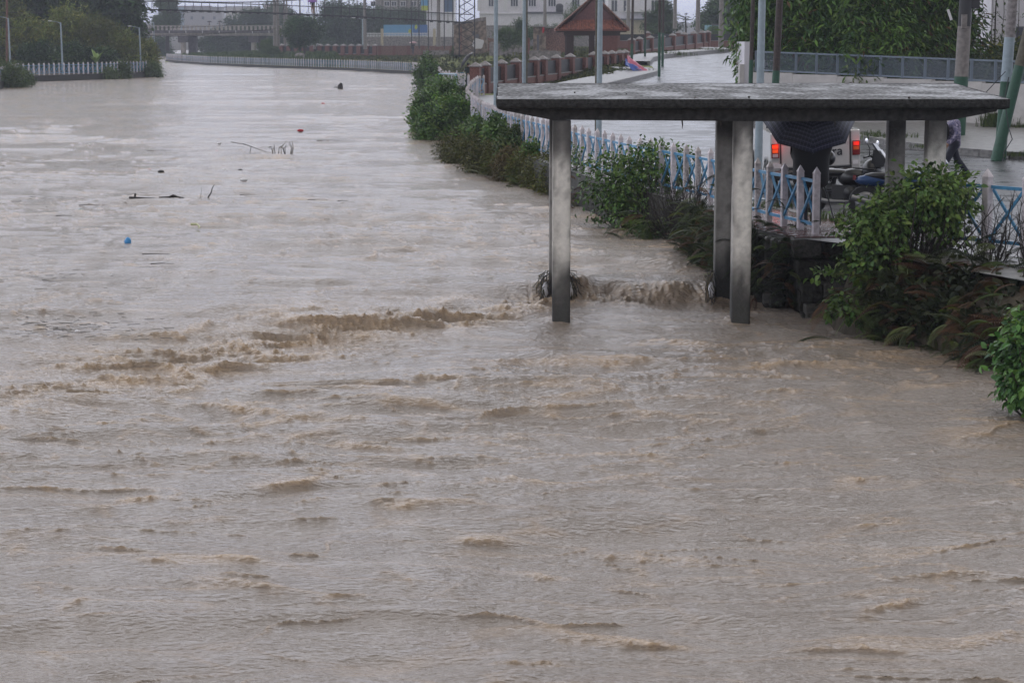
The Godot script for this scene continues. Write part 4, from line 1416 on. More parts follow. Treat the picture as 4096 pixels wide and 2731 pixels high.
func make_pavilion():
	var t := thing("pavilion", "brick pavilion with a steep red tiled roof and a plain gable", "pavilion", Vector3(6.2, 2.5, -155.0))
	var o := -t.position
	var eave := 4.86
	var zf := -155.0
	var zb := -160.5
	var xl := 3.33
	var xr := 8.98
	var apex := Vector3(6.34, 7.45, -156.2)
	var gl := Vector3(4.70, 5.58, -156.0)
	var gr := Vector3(7.98, 5.58, -156.0)
	var b := MB.new()
	b.box(o + Vector3(6.15, 2.3, -157.7), Vector3(4.9, 0.8, 5.2))
	part(t, "plinth", b.mesh(), M.brick)
	for q in [[4.45, -155.45, 0.58, 0.58], [6.13, -155.5, 0.42, 0.42], [4.45, -159.9, 0.5, 0.5]]:
		b = MB.new()
		b.box(o + Vector3(q[0], 3.4, q[1]), Vector3(q[2], 2.1, q[3]))
		b.box(o + Vector3(q[0], 2.55, q[1]), Vector3(q[2] + 0.14, 0.3, q[3] + 0.14))
		part(t, "post", b.mesh(), M.dark_brick)
	b = MB.new()
	for i in 24:
		b.box(o + Vector3(7.52, 2.62 + i * 0.08, -157.6), Vector3(1.2 - 0.012 * (i % 2), 0.068, 4.6 - 0.012 * (i % 2)))
	b.box(o + Vector3(7.52, 3.5, -157.6), Vector3(1.16, 2.0, 4.56))
	part(t, "brick_wall", b.mesh(), M.brick)
	b = MB.new()
	b.box(o + Vector3(6.15, 4.56, -155.45), Vector3(4.3, 0.28, 0.4))
	b.box(o + Vector3(4.3, 4.56, -157.7), Vector3(0.4, 0.27, 4.6))
	b.box(o + Vector3(6.15, 4.75, -157.75), Vector3(5.3, 0.12, 5.2))
	part(t, "eave_beam", b.mesh(), M.dark_wood)
	# roof planes
	var E := Vector3(xl, eave, zf)
	var F := Vector3(xr, eave, zf)
	var G := Vector3(xl, eave, zb)
	var H := Vector3(xr, eave, zb)
	var back := apex + Vector3(0, 0, -3.2)
	b = MB.new()
	b.quad(o + E, o + F, o + gr, o + gl)
	b.quad(o + G, o + E, o + apex, o + back)
	b.quad(o + F, o + H, o + back, o + apex)
	b.quad(o + H, o + G, o + back, o + back)
	b.quad(o + E + Vector3(0, -0.08, 0), o + G + Vector3(0, -0.08, 0), o + H + Vector3(0, -0.08, 0), o + F + Vector3(0, -0.08, 0))
	for q in [[E, F], [G, E], [F, H]]:
		b.quad(o + q[0] + Vector3(0, -0.08, 0), o + q[1] + Vector3(0, -0.08, 0), o + q[1], o + q[0])
	part(t, "roof", b.mesh(), M.roof_tile)
	b = MB.new()
	b.tri(o + gl + Vector3(0, 0.01, 0.02), o + gr + Vector3(0, 0.01, 0.02), o + apex + Vector3(0, -0.25, 0.22))
	part(t, "gable", b.mesh(), M.gable_red)
	# tiles, laid course by course
	var tile := MB.new()
	tile.prism([Vector2(-0.5, 0), Vector2(0.5, 0), Vector2(0.42, 0.20), Vector2(0.2, 0.3), Vector2(-0.2, 0.3), Vector2(-0.42, 0.20)], -0.5, 0.5)
	var tm := tile.mesh()
	for q in [[E, F, gr, gl, 8], [G, E, apex, back, 20], [F, H, back, apex, 20]]:
		var where := []
		var tint := PackedColorArray()
		var rows: int = q[4]
		for i in rows:
			var s0: Vector3 = q[0].lerp(q[3], (i + 0.5) / rows)
			var s1: Vector3 = q[1].lerp(q[2], (i + 0.5) / rows)
			var n := int(s0.distance_to(s1) / 0.17)
			var xdir := (s1 - s0).normalized()
			var down: Vector3 = ((q[0] - q[3]) - xdir * xdir.dot(q[0] - q[3])).normalized()
			var up := down.cross(xdir).normalized()
			if up.y < 0:
				up = -up
			for k in n:
				var p := s0.lerp(s1, (k + 0.5) / n)
				where.append(Transform3D(Basis(xdir * 0.15, up * 0.16, down * 0.19), o + p + up * (0.015 + rr(0, 0.01))))
				var g := rr(0.6, 1.3)
				tint.append(Color(0.22 * g, 0.075 * g, 0.048 * g))
		instances(t, "roof_tiles", tm, M.tinted, where, tint)
	for q in [[E, apex], [F, apex], [gl, apex], [gr, apex], [apex, back]]:
		b = MB.new()
		var n := 22
		for k in n:
			var p: Vector3 = q[0].lerp(q[1], (k + 0.5) / n)
			var p2: Vector3 = q[0].lerp(q[1], (k + 1.05) / n)
			b.bar(o + p + Vector3(0, 0.05, 0.05), o + p2 + Vector3(0, 0.09, 0.05), 0.2, 0.1)
		part(t, "ridge", b.mesh(), M.roof_ridge)

func make_far_bridge():
	var t := thing("road_bridge", "hazy concrete road bridge with a post and rail parapet across the river", "bridge", Vector3(-66.0, 0.0, -420.0))
	part(t, "deck", unit_box(), M.bridge_dark, T(Vector3(3, 5.55, -4), Vector3(66, 0.55, 8.5)))
	part(t, "girder", unit_box(), M.bridge_pale, T(Vector3(3, 5.0, -0.6), Vector3(66, 0.55, 0.8)))
	part(t, "girder", unit_box(), M.bridge_dark, T(Vector3(3, 4.95, -4.0), Vector3(66, 0.6, 5.5)))
	for k in 74:
		part(t, "parapet_post", unit_box(), M.bridge_pale, T(Vector3(-29.5 + k * 0.88, 6.28, 0.0), Vector3(0.42, 0.9, 0.3)))
	part(t, "parapet_rail", unit_box(), M.bridge_pale, T(Vector3(3, 6.74, 0.0), Vector3(66, 0.14, 0.26)))
	for k in 18:
		part(t, "drain_pipe", unit_box(), M.white_trim, T(Vector3(-29.3 + k * 3.45, 5.45, 0.33), Vector3(0.12, 0.55, 0.12)))
	for x in [-68.57 + 66.0, -53.88 + 66.0]:
		var b := MB.new()
		b.prism([Vector2(-0.95, 0), Vector2(0.95, 0), Vector2(1.0, 1.35), Vector2(-1.0, 1.35)], -6.0, 0.0)
		part(t, "pier_cap", b.mesh(), M.bridge_dark, T(Vector3(x, 3.35, -0.5)))
		b = MB.new()
		b.tube([Vector3(0, -2, 0), Vector3(0, 3.4, 0)], [0.55, 0.55], 14)
		part(t, "pier", b.mesh(), M.bridge_pale, T(Vector3(x, 0, -1.4)))
		part(t, "pier", unit_box(), M.bridge_dark, T(Vector3(x + 1.55, 1.4, -4.5), Vector3(1.7, 6.5, 2.0)))

func make_footbridge():
	var t := thing("footbridge", "thin suspension footbridge with hangers slung high across the river", "bridge", Vector3(-24.0, 6.9, -236.0))
	var deck := []
	var c1 := []
	var c2 := []
	for k in 61:
		var x := lerpf(-62.0, -4.6, k / 60.0)
		var y := 7.55 + smooth(-44.0, -62.0, x) * 0.3 - 1.55 * pow(clampf((x + 46.0) / 41.0, 0.0, 1.0), 1.5)
		deck.append(Vector3(x, y, -236.0) - t.position)
		var top := 8.35 + 0.0042 * pow(x + 33.0, 2.0)
		c1.append(Vector3(x, top, -235.3) - t.position)
		c2.append(Vector3(x, top, -236.7) - t.position)
	for s in [-0.7, 0.7]:
		for k in 60:
			part(t, "deck_beam", unit_box(), M.black_steel, span(deck[k] + Vector3(0, 0, s), deck[k + 1] + Vector3(0, 0, s), 0.1, 0.13))
	for k in 60:
		part(t, "deck_plank", unit_box(), M.black_steel, span(deck[k] + Vector3(0, 0.05, 0), deck[k + 1] + Vector3(0, 0.05, 0), 1.4, 0.05))
		part(t, "cross_bar", unit_box(), M.black_steel, T(deck[k] + Vector3(0, -0.12, 0), Vector3(0.35, 0.12, 1.7)))
	for c in [c1, c2]:
		var b := MB.new()
		var r := []
		for k in 61:
			r.append(0.045)
		b.tube(c, r, 5)
		part(t, "main_cable", b.mesh(), M.wire)
		var b2 := MB.new()
		var hand := []
		for k in 61:
			hand.append(Vector3(deck[k].x, deck[k].y + 0.95, c[0].z))
		b2.tube(hand, r, 5)
		part(t, "hand_cable", b2.mesh(), M.wire)
	for k in 60:
		for c in [c1, c2]:
			part(t, "hanger", unit_box(), M.wire, span(Vector3(deck[k].x, deck[k].y, c[k].z), c[k] + Vector3(0.12 * signf(c[k].z), 0, 0), 0.035, 0.035))
	# lattice tower at its right end
	var tw := thing("lattice_tower", "dark lattice steel tower at the footbridge end above the ruined hut", "tower", Vector3(-5.3, 2.6, -238.0))
	var leg := []
	for q in [Vector2(-0.9, 0.6), Vector2(0.9, 0.6), Vector2(0.9, -0.6), Vector2(-0.9, -0.6)]:
		leg.append(q)
	for k in 4:
		var p: Vector2 = leg[k]
		part(tw, "leg", unit_box(), M.black_steel, span(Vector3(p.x, -0.5, p.y), Vector3(p.x, 8.5, p.y), 0.12, 0.12))
		var q: Vector2 = leg[(k + 1) % 4]
		for j in 8:
			var y := j * 1.05
			part(tw, "strut", unit_box(), M.black_steel, span(Vector3(p.x, y, p.y), Vector3(q.x, y + 1.05, q.y), 0.07, 0.07))
			part(tw, "strut", unit_box(), M.black_steel, span(Vector3(q.x, y, q.y), Vector3(p.x, y + 1.05, p.y), 0.07, 0.07))

# ---------------------------------------------------------------- trees
func foliage(center: Vector3, r: Vector3, clumps: int, per: int, scale: float, dark: Color, light: Color, shell := 0.55, droop := 0.25, clump_r := 0.30, up_bias := 0.5) -> Array:
	# clumps spread through an ellipsoid, leaves round each clump; returns places and tints
	var where := []
	var tint := PackedColorArray()
	for i in clumps:
		var d := Vector3(gauss(), gauss(), gauss()).normalized()
		var c := d * r * lerpf(shell, 1.0, sqrt(rng.randf())) * rr(0.8, 1.05)
		var mix := rng.randf()
		var cr := clump_r * rr(0.6, 1.25)
		for k in per:
			var p := c + Vector3(gauss(), gauss() * 0.75, gauss()) * r * cr * 0.75
			var out := (p / r).normalized()
			var f := (out + Vector3(gauss(), gauss() - droop * 2.0, gauss()) * 0.7).normalized()
			var up := (out * 0.5 + Vector3(0, up_bias * 2.0, 0) + Vector3(gauss(), gauss(), gauss()) * 0.45).normalized()
			var x := up.cross(f)
			if x.length() < 0.05:
				continue
			x = x.normalized()
			var s := scale * rr(0.65, 1.3)
			where.append(Transform3D(Basis(x * s, f.cross(x).normalized() * s, f * s), center + p))
			var t := clampf(mix * 0.55 + rng.randf() * 0.45, 0.0, 1.0)
			var g := dark.lerp(light, pow(t, 1.2)) * 1.5
			tint.append(Color(g.r * rr(0.85, 1.2), g.g * rr(0.9, 1.1), g.b * rr(0.8, 1.2)))
	return [where, tint]

func tree(called: String, label: String, base: Vector3, trunk_h: float, trunk_r: float, blobs: Array, mesh: Mesh, scale: float, dark: Color, light: Color, group := "", droop := 0.25, bark := "bark"):
	# blobs: [centre relative to the base, radii, clumps, leaves per clump]
	var t := thing(called, label, "tree", base, 0.0, group)
	var b := MB.new()
	var lean := Vector3(rr(-0.3, 0.3), 0, rr(-0.3, 0.3)) * trunk_r * 4.0
	var fork := Vector3(0, trunk_h, 0) + lean
	b.tube([Vector3(0, -0.4, 0), Vector3(lean.x * 0.3, trunk_h * 0.35, 0), lean * 0.6 + Vector3(0, trunk_h * 0.7, 0), fork], [trunk_r * 1.35, trunk_r, trunk_r * 0.85, trunk_r * 0.7], 8)
	part(t, "trunk", b.mesh(), M[bark])
	var where := []
	var tint := PackedColorArray()
	for q in blobs:
		b = MB.new()
		var e: Vector3 = q[0] + Vector3(0, q[1].y * 0.3, 0)
		b.tube([fork - Vector3(0, trunk_h * 0.12, 0), fork.lerp(e, 0.5) + Vector3(rr(-0.2, 0.2), 0.1, rr(-0.2, 0.2)), e], [trunk_r * 0.6, trunk_r * 0.4, trunk_r * 0.12], 6)
		part(t, "limb", b.mesh(), M[bark])
		var r := foliage(q[0], q[1], q[2], q[3], scale, dark, light, 0.5, droop)
		where.append_array(r[0])
		tint.append_array(r[1])
	instances(t, "crown", mesh, M.leaf, where, tint)
	return t

func shrub(label: String, base: Vector3, blobs: Array, mesh: Mesh, scale: float, dark: Color, light: Color, group := "", stems := 8, droop := 0.25, own_leaves := 0, called := "shrub"):
	var t := thing(called, label, "shrub", base, 0.0, group)
	var where := []
	var tint := PackedColorArray()
	for q in blobs:
		var r := foliage(q[0], q[1], q[2], q[3], scale, dark, light, q[4] if q.size() > 4 else 0.45, droop)
		where.append_array(r[0])
		tint.append_array(r[1])
		for k in stems:
			var b := MB.new()
			var e: Vector3 = q[0] + Vector3(gauss(), absf(gauss()) * 0.5, gauss()) * q[1] * 0.6
			var s := Vector3(q[0].x * 0.35 + rr(-0.15, 0.15) * q[1].x, -0.15, q[0].z * 0.35 + rr(-0.15, 0.15) * q[1].z)
			var w: float = 0.012 + 0.006 * q[1].x
			b.tube([s, s.lerp(e, 0.55) + Vector3(gauss(), 0, gauss()) * 0.08 * q[1].x, e], [w, w * 0.75, w * 0.3], 5)
			part(t, "stem", b.mesh(), M.bark)
	var own := mini(own_leaves, where.size())
	if own > 0:
		# the leaves that show largest stand towards the camera
		var order := range(where.size())
		order.sort_custom(func(a, c): return where[a].origin.z + where[a].origin.y * 0.5 > where[c].origin.z + where[c].origin.y * 0.5)
		var w2 := []
		var t2 := PackedColorArray()
		for i in where.size():
			var k: int = order[i]
			if i % 3 == 0 and own > 0:
				own -= 1
				var g := int(clampf(inverse_lerp(dark.g, light.g, tint[k].g), 0.0, 0.99) * 4.0)
				var key := "leaf_%s_%d" % [label.md5_text().left(6), g]
				if not M.has(key):
					var m: StandardMaterial3D = M.leaf.duplicate()
					m.vertex_color_use_as_albedo = false
					m.albedo_color = dark.lerp(light, pow((g + 0.5) / 4.0, 1.2)).linear_to_srgb()
					M[key] = m
				part(t, "leaf", mesh, M[key], where[k])
			else:
				w2.append(where[k])
				t2.append(tint[k])
		where = w2
		tint = t2
	instances(t, "foliage", mesh, M.leaf, where, tint)
	return t

func make_trees():
	var fat := cluster_mesh(14, 0.62, 0.26, 0.45, 0.35)
	var airy := cluster_mesh(12, 0.60, 0.12, 0.45, 0.6)
	var fine := cluster_mesh(16, 0.30, 0.07, 0.26, 0.5)
	M.fat = fat
	M.airy = airy
	M.fine = fine
	var D0 := Color(0.012, 0.026, 0.014)
	var D1 := Color(0.075, 0.125, 0.040)
	var O0 := Color(0.045, 0.060, 0.016)
	var O1 := Color(0.235, 0.265, 0.065)
	# left bank: dark trees behind
	var left := "dark trees on the left bank"
	tree("dark_tree", "large dark tree leaning over the river at the right end of the left bank trees", Vector3(-47.0, 1.0, -232), 5.0, 0.45, [[Vector3(1.2, 8.4, 0), Vector3(4.0, 4.2, 3.5), 60, 26], [Vector3(-4.0, 8.5, 0), Vector3(4.0, 4.0, 3.5), 50, 24], [Vector3(2.6, 5.2, 1), Vector3(2.4, 2.4, 2.2), 34, 22], [Vector3(0, 11.5, 0), Vector3(5, 3, 4), 40, 20]], fat, 1.0, D0, D1, left)
	tree("dark_tree", "tall dark tree behind the middle of the left bank shrubs", Vector3(-54.0, 1.2, -238), 5.0, 0.45, [[Vector3(0, 7.5, 0), Vector3(4.6, 4.2, 4), 60, 24], [Vector3(-1, 11.5, 0), Vector3(5, 3.4, 4), 40, 20], [Vector3(1.5, 4.8, 1), Vector3(3.4, 2.6, 2.5), 34, 20]], fat, 1.0, D0, D1, left)
	tree("willow_tree", "yellow-green drooping tree at the left edge behind the street lamp", Vector3(-57.5, 1.2, -222), 4.5, 0.4, [[Vector3(0, 6.0, 0), Vector3(3.2, 4.4, 3), 60, 26], [Vector3(2.0, 4.0, 1), Vector3(2.4, 3.0, 2), 40, 20]], airy, 1.1, O0, Color(0.15, 0.17, 0.03), "", 0.9)
	tree("dark_tree", "dark tree at the far left edge below the willow's crown", Vector3(-62.0, 1.2, -232), 5.0, 0.4, [[Vector3(0, 7.0, 0), Vector3(4.5, 5, 4), 60, 22]], fat, 1.0, D0, D1, left)
	# left bank shrubs
	var sh := "olive shrubs behind the left bank fence"
	for q in [[-48.6, 205.0, 2.1, 2.5, "olive green shrub directly right of the left street lamp pole", O0, O1], [-45.5, 208.0, 2.2, 3.2, "tall olive shrub behind the second street lamp on the left bank", O0, O1], [-42.6, 207.0, 2.4, 2.9, "wide yellow-olive shrub right of the second street lamp", Color(0.04, 0.05, 0.012), Color(0.145, 0.16, 0.04)], [-40.3, 209.0, 1.8, 2.1, "lower olive shrub at the river end of the left bank shrubs", O0, O1], [-47.0, 201.0, 1.8, 1.3, "low dark green shrub near the lamp pole behind the white fence", D0, D1], [-43.9, 200.5, 1.7, 1.25, "low green shrub behind the middle of the left white fence", D0, Color(0.07, 0.12, 0.03)], [-41.3, 201.0, 1.4, 1.1, "small dark shrub beside the banana plant", D0, D1], [-51.5, 203.0, 1.8, 2.0, "yellowish shrub at the left edge behind the corner of the white fence", O0, O1], [-38.9, 212.0, 1.3, 1.4, "last pale shrub at the tip of the left bank", O0, O1]]:
		shrub(q[4], Vector3(q[0], 0.9, -q[1]), [[Vector3(0, q[3] * 0.95, 0), Vector3(q[2], q[3], q[2]), int(26 * q[2]), 22, 0.35], [Vector3(0.3, q[3] * 0.4, 0.4), Vector3(q[2] * 1.1, q[3] * 0.5, q[2]), int(14 * q[2]), 20, 0.3]], airy, 0.75, q[5], q[6], sh, 3)
	# banana plant
	var bn := thing("banana_plant", "pale green banana plant behind the left bank fence", "plant", Vector3(-40.9, 0.9, -198.5))
	var bl := leaf_mesh(0.32, 0.12)
	for k in 8:
		var a := k * 0.8
		part(bn, "leaf", bl, M.banana, T(Vector3(0, 0.8, 0), Vector3.ONE * rr(1.1, 1.7), a, -rr(0.7, 1.25)))
	var bs := MB.new()
	bs.tube([Vector3(0, -0.2, 0), Vector3(0.03, 0.9, 0)], [0.14, 0.09], 7)
	part(bn, "stem", bs.mesh(), M.banana)
	# shrubs growing on the left wall
	var lw := "shrubs on the left bank wall"
	for q in [[-40.6, 163.0, 0.9, 1.0, "dark shrub hanging over the left river wall at the photo's left edge"], [-42.2, 172.0, 0.6, 0.6, "second dark shrub by the corner of the left white fence"], [-39.8, 196.5, 0.6, 0.55, "shrub hanging on the left wall in front of the fence's right half"], [-38.9, 199.5, 0.55, 0.75, "taller shrub on the left wall below the banana plant"], [-37.1, 206.0, 0.85, 0.75, "bushy shrub at the very tip of the left wall"]]:
		shrub(q[4], Vector3(q[0] + 0.3, 0.2, -q[1]), [[Vector3(0, q[3] * 0.8, 0), Vector3(q[2], q[3], q[2]), 26, 20, 0.3]], fine, 0.9, Color(0.025, 0.045, 0.018), Color(0.12, 0.17, 0.055), lw, 3)
	# hazy tree left of the bridge
	tree("pine_tree", "hazy tall tree rising behind the left end of the far road bridge", Vector3(-72.5, 2.0, -425), 8.0, 0.35, [[Vector3(0, 9.5, 0), Vector3(2.0, 2.2, 2), 26, 18], [Vector3(1.0, 6.6, 0), Vector3(1.9, 1.8, 2), 22, 18], [Vector3(-1.2, 5.2, 0), Vector3(1.8, 1.7, 2), 20, 18]], fat, 0.8, D0, D1)
	# round tree and its neighbours on the far grass bank
	tree("round_tree", "round clipped tree on a bent trunk before the far brown brick fence", Vector3(-30.77, 1.1, -300), 2.3, 0.16, [[Vector3(-0.2, 4.3, 0), Vector3(2.5, 1.8, 2.3), 60, 26], [Vector3(-0.9, 2.9, 0), Vector3(1.3, 0.9, 1.4), 16, 20]], fat, 0.62, Color(0.014, 0.034, 0.016), Color(0.05, 0.095, 0.03))
	var mid := "hazy trees behind the far brick fence"
	for q in [[1350.0, 395.0, 3.4, 4.4, 15.0, "hazy green tree behind the far fence left of the lamp with two arms"], [1440.0, 402.0, 3.6, 4.6, 6.0, "darker hazy tree behind the two-armed street lamp"], [1530.0, 415.0, 4.0, 3.0, 40.0, "hazy tree above the left end of the blue hoarding"], [1640.0, 420.0, 4.2, 2.8, 45.0, "hazy tree below the grey block's windows above the hoarding"], [1010.0, 470.0, 5.0, 4.0, 30.0, "pale hazy tree behind the road bridge"], [1130.0, 480.0, 5.0, 4.2, 20.0, "pale hazy tree behind the twin concrete poles"], [880.0, 460.0, 4.0, 3.0, 120.0, "hazy tree seen under the road bridge left of its second pier"], [930.0, 470.0, 4.5, 3.0, 140.0, "hazy low tree seen under the bridge span"], [620.0, 445.0, 4.0, 2.6, 150.0, "hazy tree under the bridge left of its pale pier"]]:
		var x: float = (q[0] - 2048.0) / 8000.0 * q[1]
		var top: float = CAM_H + (152.0 - q[4]) / 8000.0 * q[1]
		tree("hazy_tree", q[5], Vector3(x, 0.8, -q[1]), maxf(top - 0.8 - q[3] * 1.3, 1.2), 0.25, [[Vector3(0, top - 0.8 - q[3], 0), Vector3(q[2], q[3], q[2]), 46, 20], [Vector3(rr(-1, 1), top - 0.8 - q[3] * 1.7, 0), Vector3(q[2] * 0.9, q[3] * 0.7, q[2]), 26, 18]], fat, 0.9, D0, Color(0.05, 0.09, 0.035), mid)
	# by the road on the right
	tree("conifer", "dark feathery conifer behind the brown poles right of the pavilion", Vector3(19.49, 3.4, -262), 1.5, 0.2, [[Vector3(0, 2.0, 0), Vector3(2.3, 1.0, 1.6), 26, 18], [Vector3(-0.2, 3.4, 0), Vector3(1.7, 0.9, 1.4), 20, 16], [Vector3(0.2, 4.8, 0), Vector3(1.0, 1.0, 1.0), 14, 14]], airy, 0.7, D0, D1, "", 0.7)
	tree("dark_tree", "dark tree over the pale blue wall at the end of the road", Vector3(28.62, 3.4, -275), 2.2, 0.25, [[Vector3(0, 4.2, 0), Vector3(2.3, 2.2, 2), 44, 22], [Vector3(-1.9, 3.0, 0), Vector3(1.6, 1.4, 1.5), 24, 18]], fat, 0.7, D0, D1)
	# palm-like plant by the road
	var pt := thing("palm_tree", "young palm with drooping fronds left of the road's concrete poles", "tree", Vector3(18.44, 3.2, -215.0))
	var pb := MB.new()
	pb.tube([Vector3(0, -0.3, 0), Vector3(0.06, 2.0, 0), Vector3(0, 3.3, 0)], [0.12, 0.09, 0.07], 7)
	part(pt, "trunk", pb.mesh(), M.bark)
	var fr := frond_mesh()
	M.frond = fr
	for k in 14:
		part(pt, "frond", fr, M.leaf_dark, T(Vector3(0, 3.25 - 0.05 * k, 0), Vector3.ONE * rr(0.9, 1.4), k * 2.4, -rr(0.0, 0.7)))
	for q in [[2030.0, 222.0, 1.3, 1.3, "leafy bush behind the broken brick wall"], [2090.0, 226.0, 1.1, 1.5, "second leafy bush behind the broken brick wall left of the shed"], [2150.0, 300.0, 1.4, 1.2, "bush below the white block's porch left of the slim concrete pole"], [2225.0, 302.0, 1.5, 1.1, "bush below the white block's porch right of the slim concrete pole"], [2290.0, 262.0, 1.3, 2.4, "tall shrub at the left slope of the pavilion roof"], [1835.0, 252.0, 0.7, 0.7, "dark little bush at the foot of the ruined hut"], [1078.0, 325.0, 1.7, 1.5, "dark bush at the left end of the far brick fence"], [1100.0, 312.0, 1.0, 0.9, "low bush in front of the twin concrete poles"], [2880.0, 243.0, 2.0, 0.65, "bright weeds on top of the low white wall"], [2935.0, 247.0, 0.9, 0.8, "weeds by the gate pier at the road's end"]]:
		var x: float = (q[0] - 2048.0) / 8000.0 * q[1]
		shrub(q[4], Vector3(x, 4.4 if q[0] > 2800.0 else land_y(x, q[1]) + (1.2 if q[0] > 2000.0 else 0.0), -q[1]), [[Vector3(0, q[3], 0), Vector3(q[2], q[3], q[2]), 30, 18, 0.3]], airy, 0.42, Color(0.022, 0.045, 0.018), Color(0.09, 0.14, 0.04), "bushes round the ruined walls", 3)
	# bamboo thicket over the garden wall
	var bam := "bamboo clumps behind the garden wall"
	var names := ["bamboo clump just right of the thick grey lamp post", "bamboo clump behind the dark pole with the green foot", "bamboo clump drooping over the chain-link fence above the pickup", "densest bamboo clump in the middle of the thicket", "bamboo clump hanging lowest over the garden wall", "bamboo clump behind the left chain-link panels", "bamboo clump left of the concrete pole with the black wrap", "last thin bamboo clump beside the concrete pole"]
	var spots := [[10.2, 80.0, 3.3], [11.3, 79.0, 3.2], [12.4, 78.0, 2.7], [13.2, 79.5, 3.0], [13.6, 75.0, 2.9], [14.8, 78.0, 3.6], [15.9, 77.5, 3.6], [16.7, 78.5, 3.7]]
	for i in 8:
		var q: Array = spots[i]
		var t := thing("bamboo", names[i], "bamboo", Vector3(q[0], 1.4, -q[1]), 0.0, bam)
		for k in 7:
			var b := MB.new()
			var dx := Vector3(rr(-0.9, 0.9), 0, rr(-0.3, 0.9))
			b.tube([Vector3(rr(-0.3, 0.3), -0.4, rr(-0.3, 0.3)), dx * 0.5 + Vector3(0, 2.6, 0), dx + Vector3(0, 5.5, 0), dx * 2.1 + Vector3(0, 7.4, 0)], [0.035, 0.032, 0.024, 0.01], 5)
			part(t, "culm", b.mesh(), M.culm)
		var where := []
		var tint := PackedColorArray()
		for f in [[Vector3(0, 4.6, 0), Vector3(1.0, 2.6, 1.1), 52], [Vector3(0, 2.4, 0.6), Vector3(0.9, 1.6, 1.2), 34]]:
			var r := foliage(f[0], f[1], f[2], 22, 1.15, Color(0.018, 0.050, 0.014), Color(0.105, 0.180, 0.036), 0.4, 0.9, 0.34)
			where.append_array(r[0])
			tint.append_array(r[1])
		if i >= 2 and i <= 4:
			var r := foliage(Vector3(0.1, 1.55, 1.6 if i != 4 else 1.0), Vector3(0.95, 0.8, 0.9), 26, 20, 1.0, Color(0.018, 0.040, 0.014), Color(0.09, 0.130, 0.034), 0.3, 1.1, 0.3)
			where.append_array(r[0])
			tint.append_array(r[1])
		for k in range(0, tint.size(), 23):
			tint[k] = Color(0.10, 0.06, 0.025)
		instances(t, "foliage", fine, M.leaf, where, tint)
	# saplings and climbers before the houses on the right
	var sp := "tall thin climbers before the white house"
	var px := [3945.0, 3962.0, 3990.0, 4004.0, 4018.0, 4030.0, 4050.0, 4085.0]
	var which := ["leftmost bare climber before the cream house", "climber with a dark thick stem before the cream house's corner", "thin climber at the white house's left edge", "climber with tiny leaves right of the white house's edge", "very thin climber on the white house wall", "leafy climber in front of the white wall's middle", "climber close beside the steel sleeve pole", "climber at the top right corner above the window"]
	for i in 8:
		var x: float = (px[i] - 2048.0) / 8000.0 * 79.0
		var t := thing("climber", which[i], "plant", Vector3(x, 1.5, -79.0), 0.0, sp)
		var b := MB.new()
		var pts := []
		var rad := []
		for k in 9:
			pts.append(Vector3(rr(-0.04, 0.04), k * 0.65 - 0.2, rr(-0.04, 0.04)))
			rad.append((0.022 if i != 1 else 0.05) * (1.0 - k * 0.07))
		b.tube(pts, rad, 5)
		part(t, "stem", b.mesh(), M.bark)
		var where := []
		var tint := PackedColorArray()
		for k in 46:
			var y := rr(0.9, 5.0) * (1.0 if i % 2 else 0.75)
			where.append(T(Vector3(rr(-0.12, 0.12), y, rr(-0.12, 0.12)), Vector3.ONE * rr(0.08, 0.16), rr(0, TAU), rr(-0.5, 0.9)))
			tint.append(Color(0.03, 0.06, 0.02).lerp(Color(0.09, 0.13, 0.04), rng.randf()))
		instances(t, "leaves", leaf_mesh(0.5, 0.2), M.leaf, where, tint)
	shrub("yellow-green bush behind the chain-link fence below the cream house", Vector3(19.2, 2.0, -79.0), [[Vector3(0, 0.9, 0), Vector3(0.9, 0.9, 0.7), 40, 20, 0.3]], fine, 0.9, Color(0.04, 0.06, 0.012), Color(0.18, 0.18, 0.035), "", 4)
	for q in [[14.4, 76.5, "dark shrubs behind the left chain-link panels"], [16.4, 74.5, "dark shrubs behind the middle chain-link panels"], [18.2, 73.0, "dark shrubs behind the right chain-link panels"], [19.6, 72.0, "dark shrubs behind the last chain-link panel"]]:
		shrub(q[2], Vector3(q[0], 1.6, -q[1]), [[Vector3(0, 0.9, 0), Vector3(1.1, 0.9, 0.6), 40, 18, 0.3]], fine, 0.9, Color(0.02, 0.03, 0.014), Color(0.06, 0.08, 0.035), "shrubs behind the chain-link fence", 4)

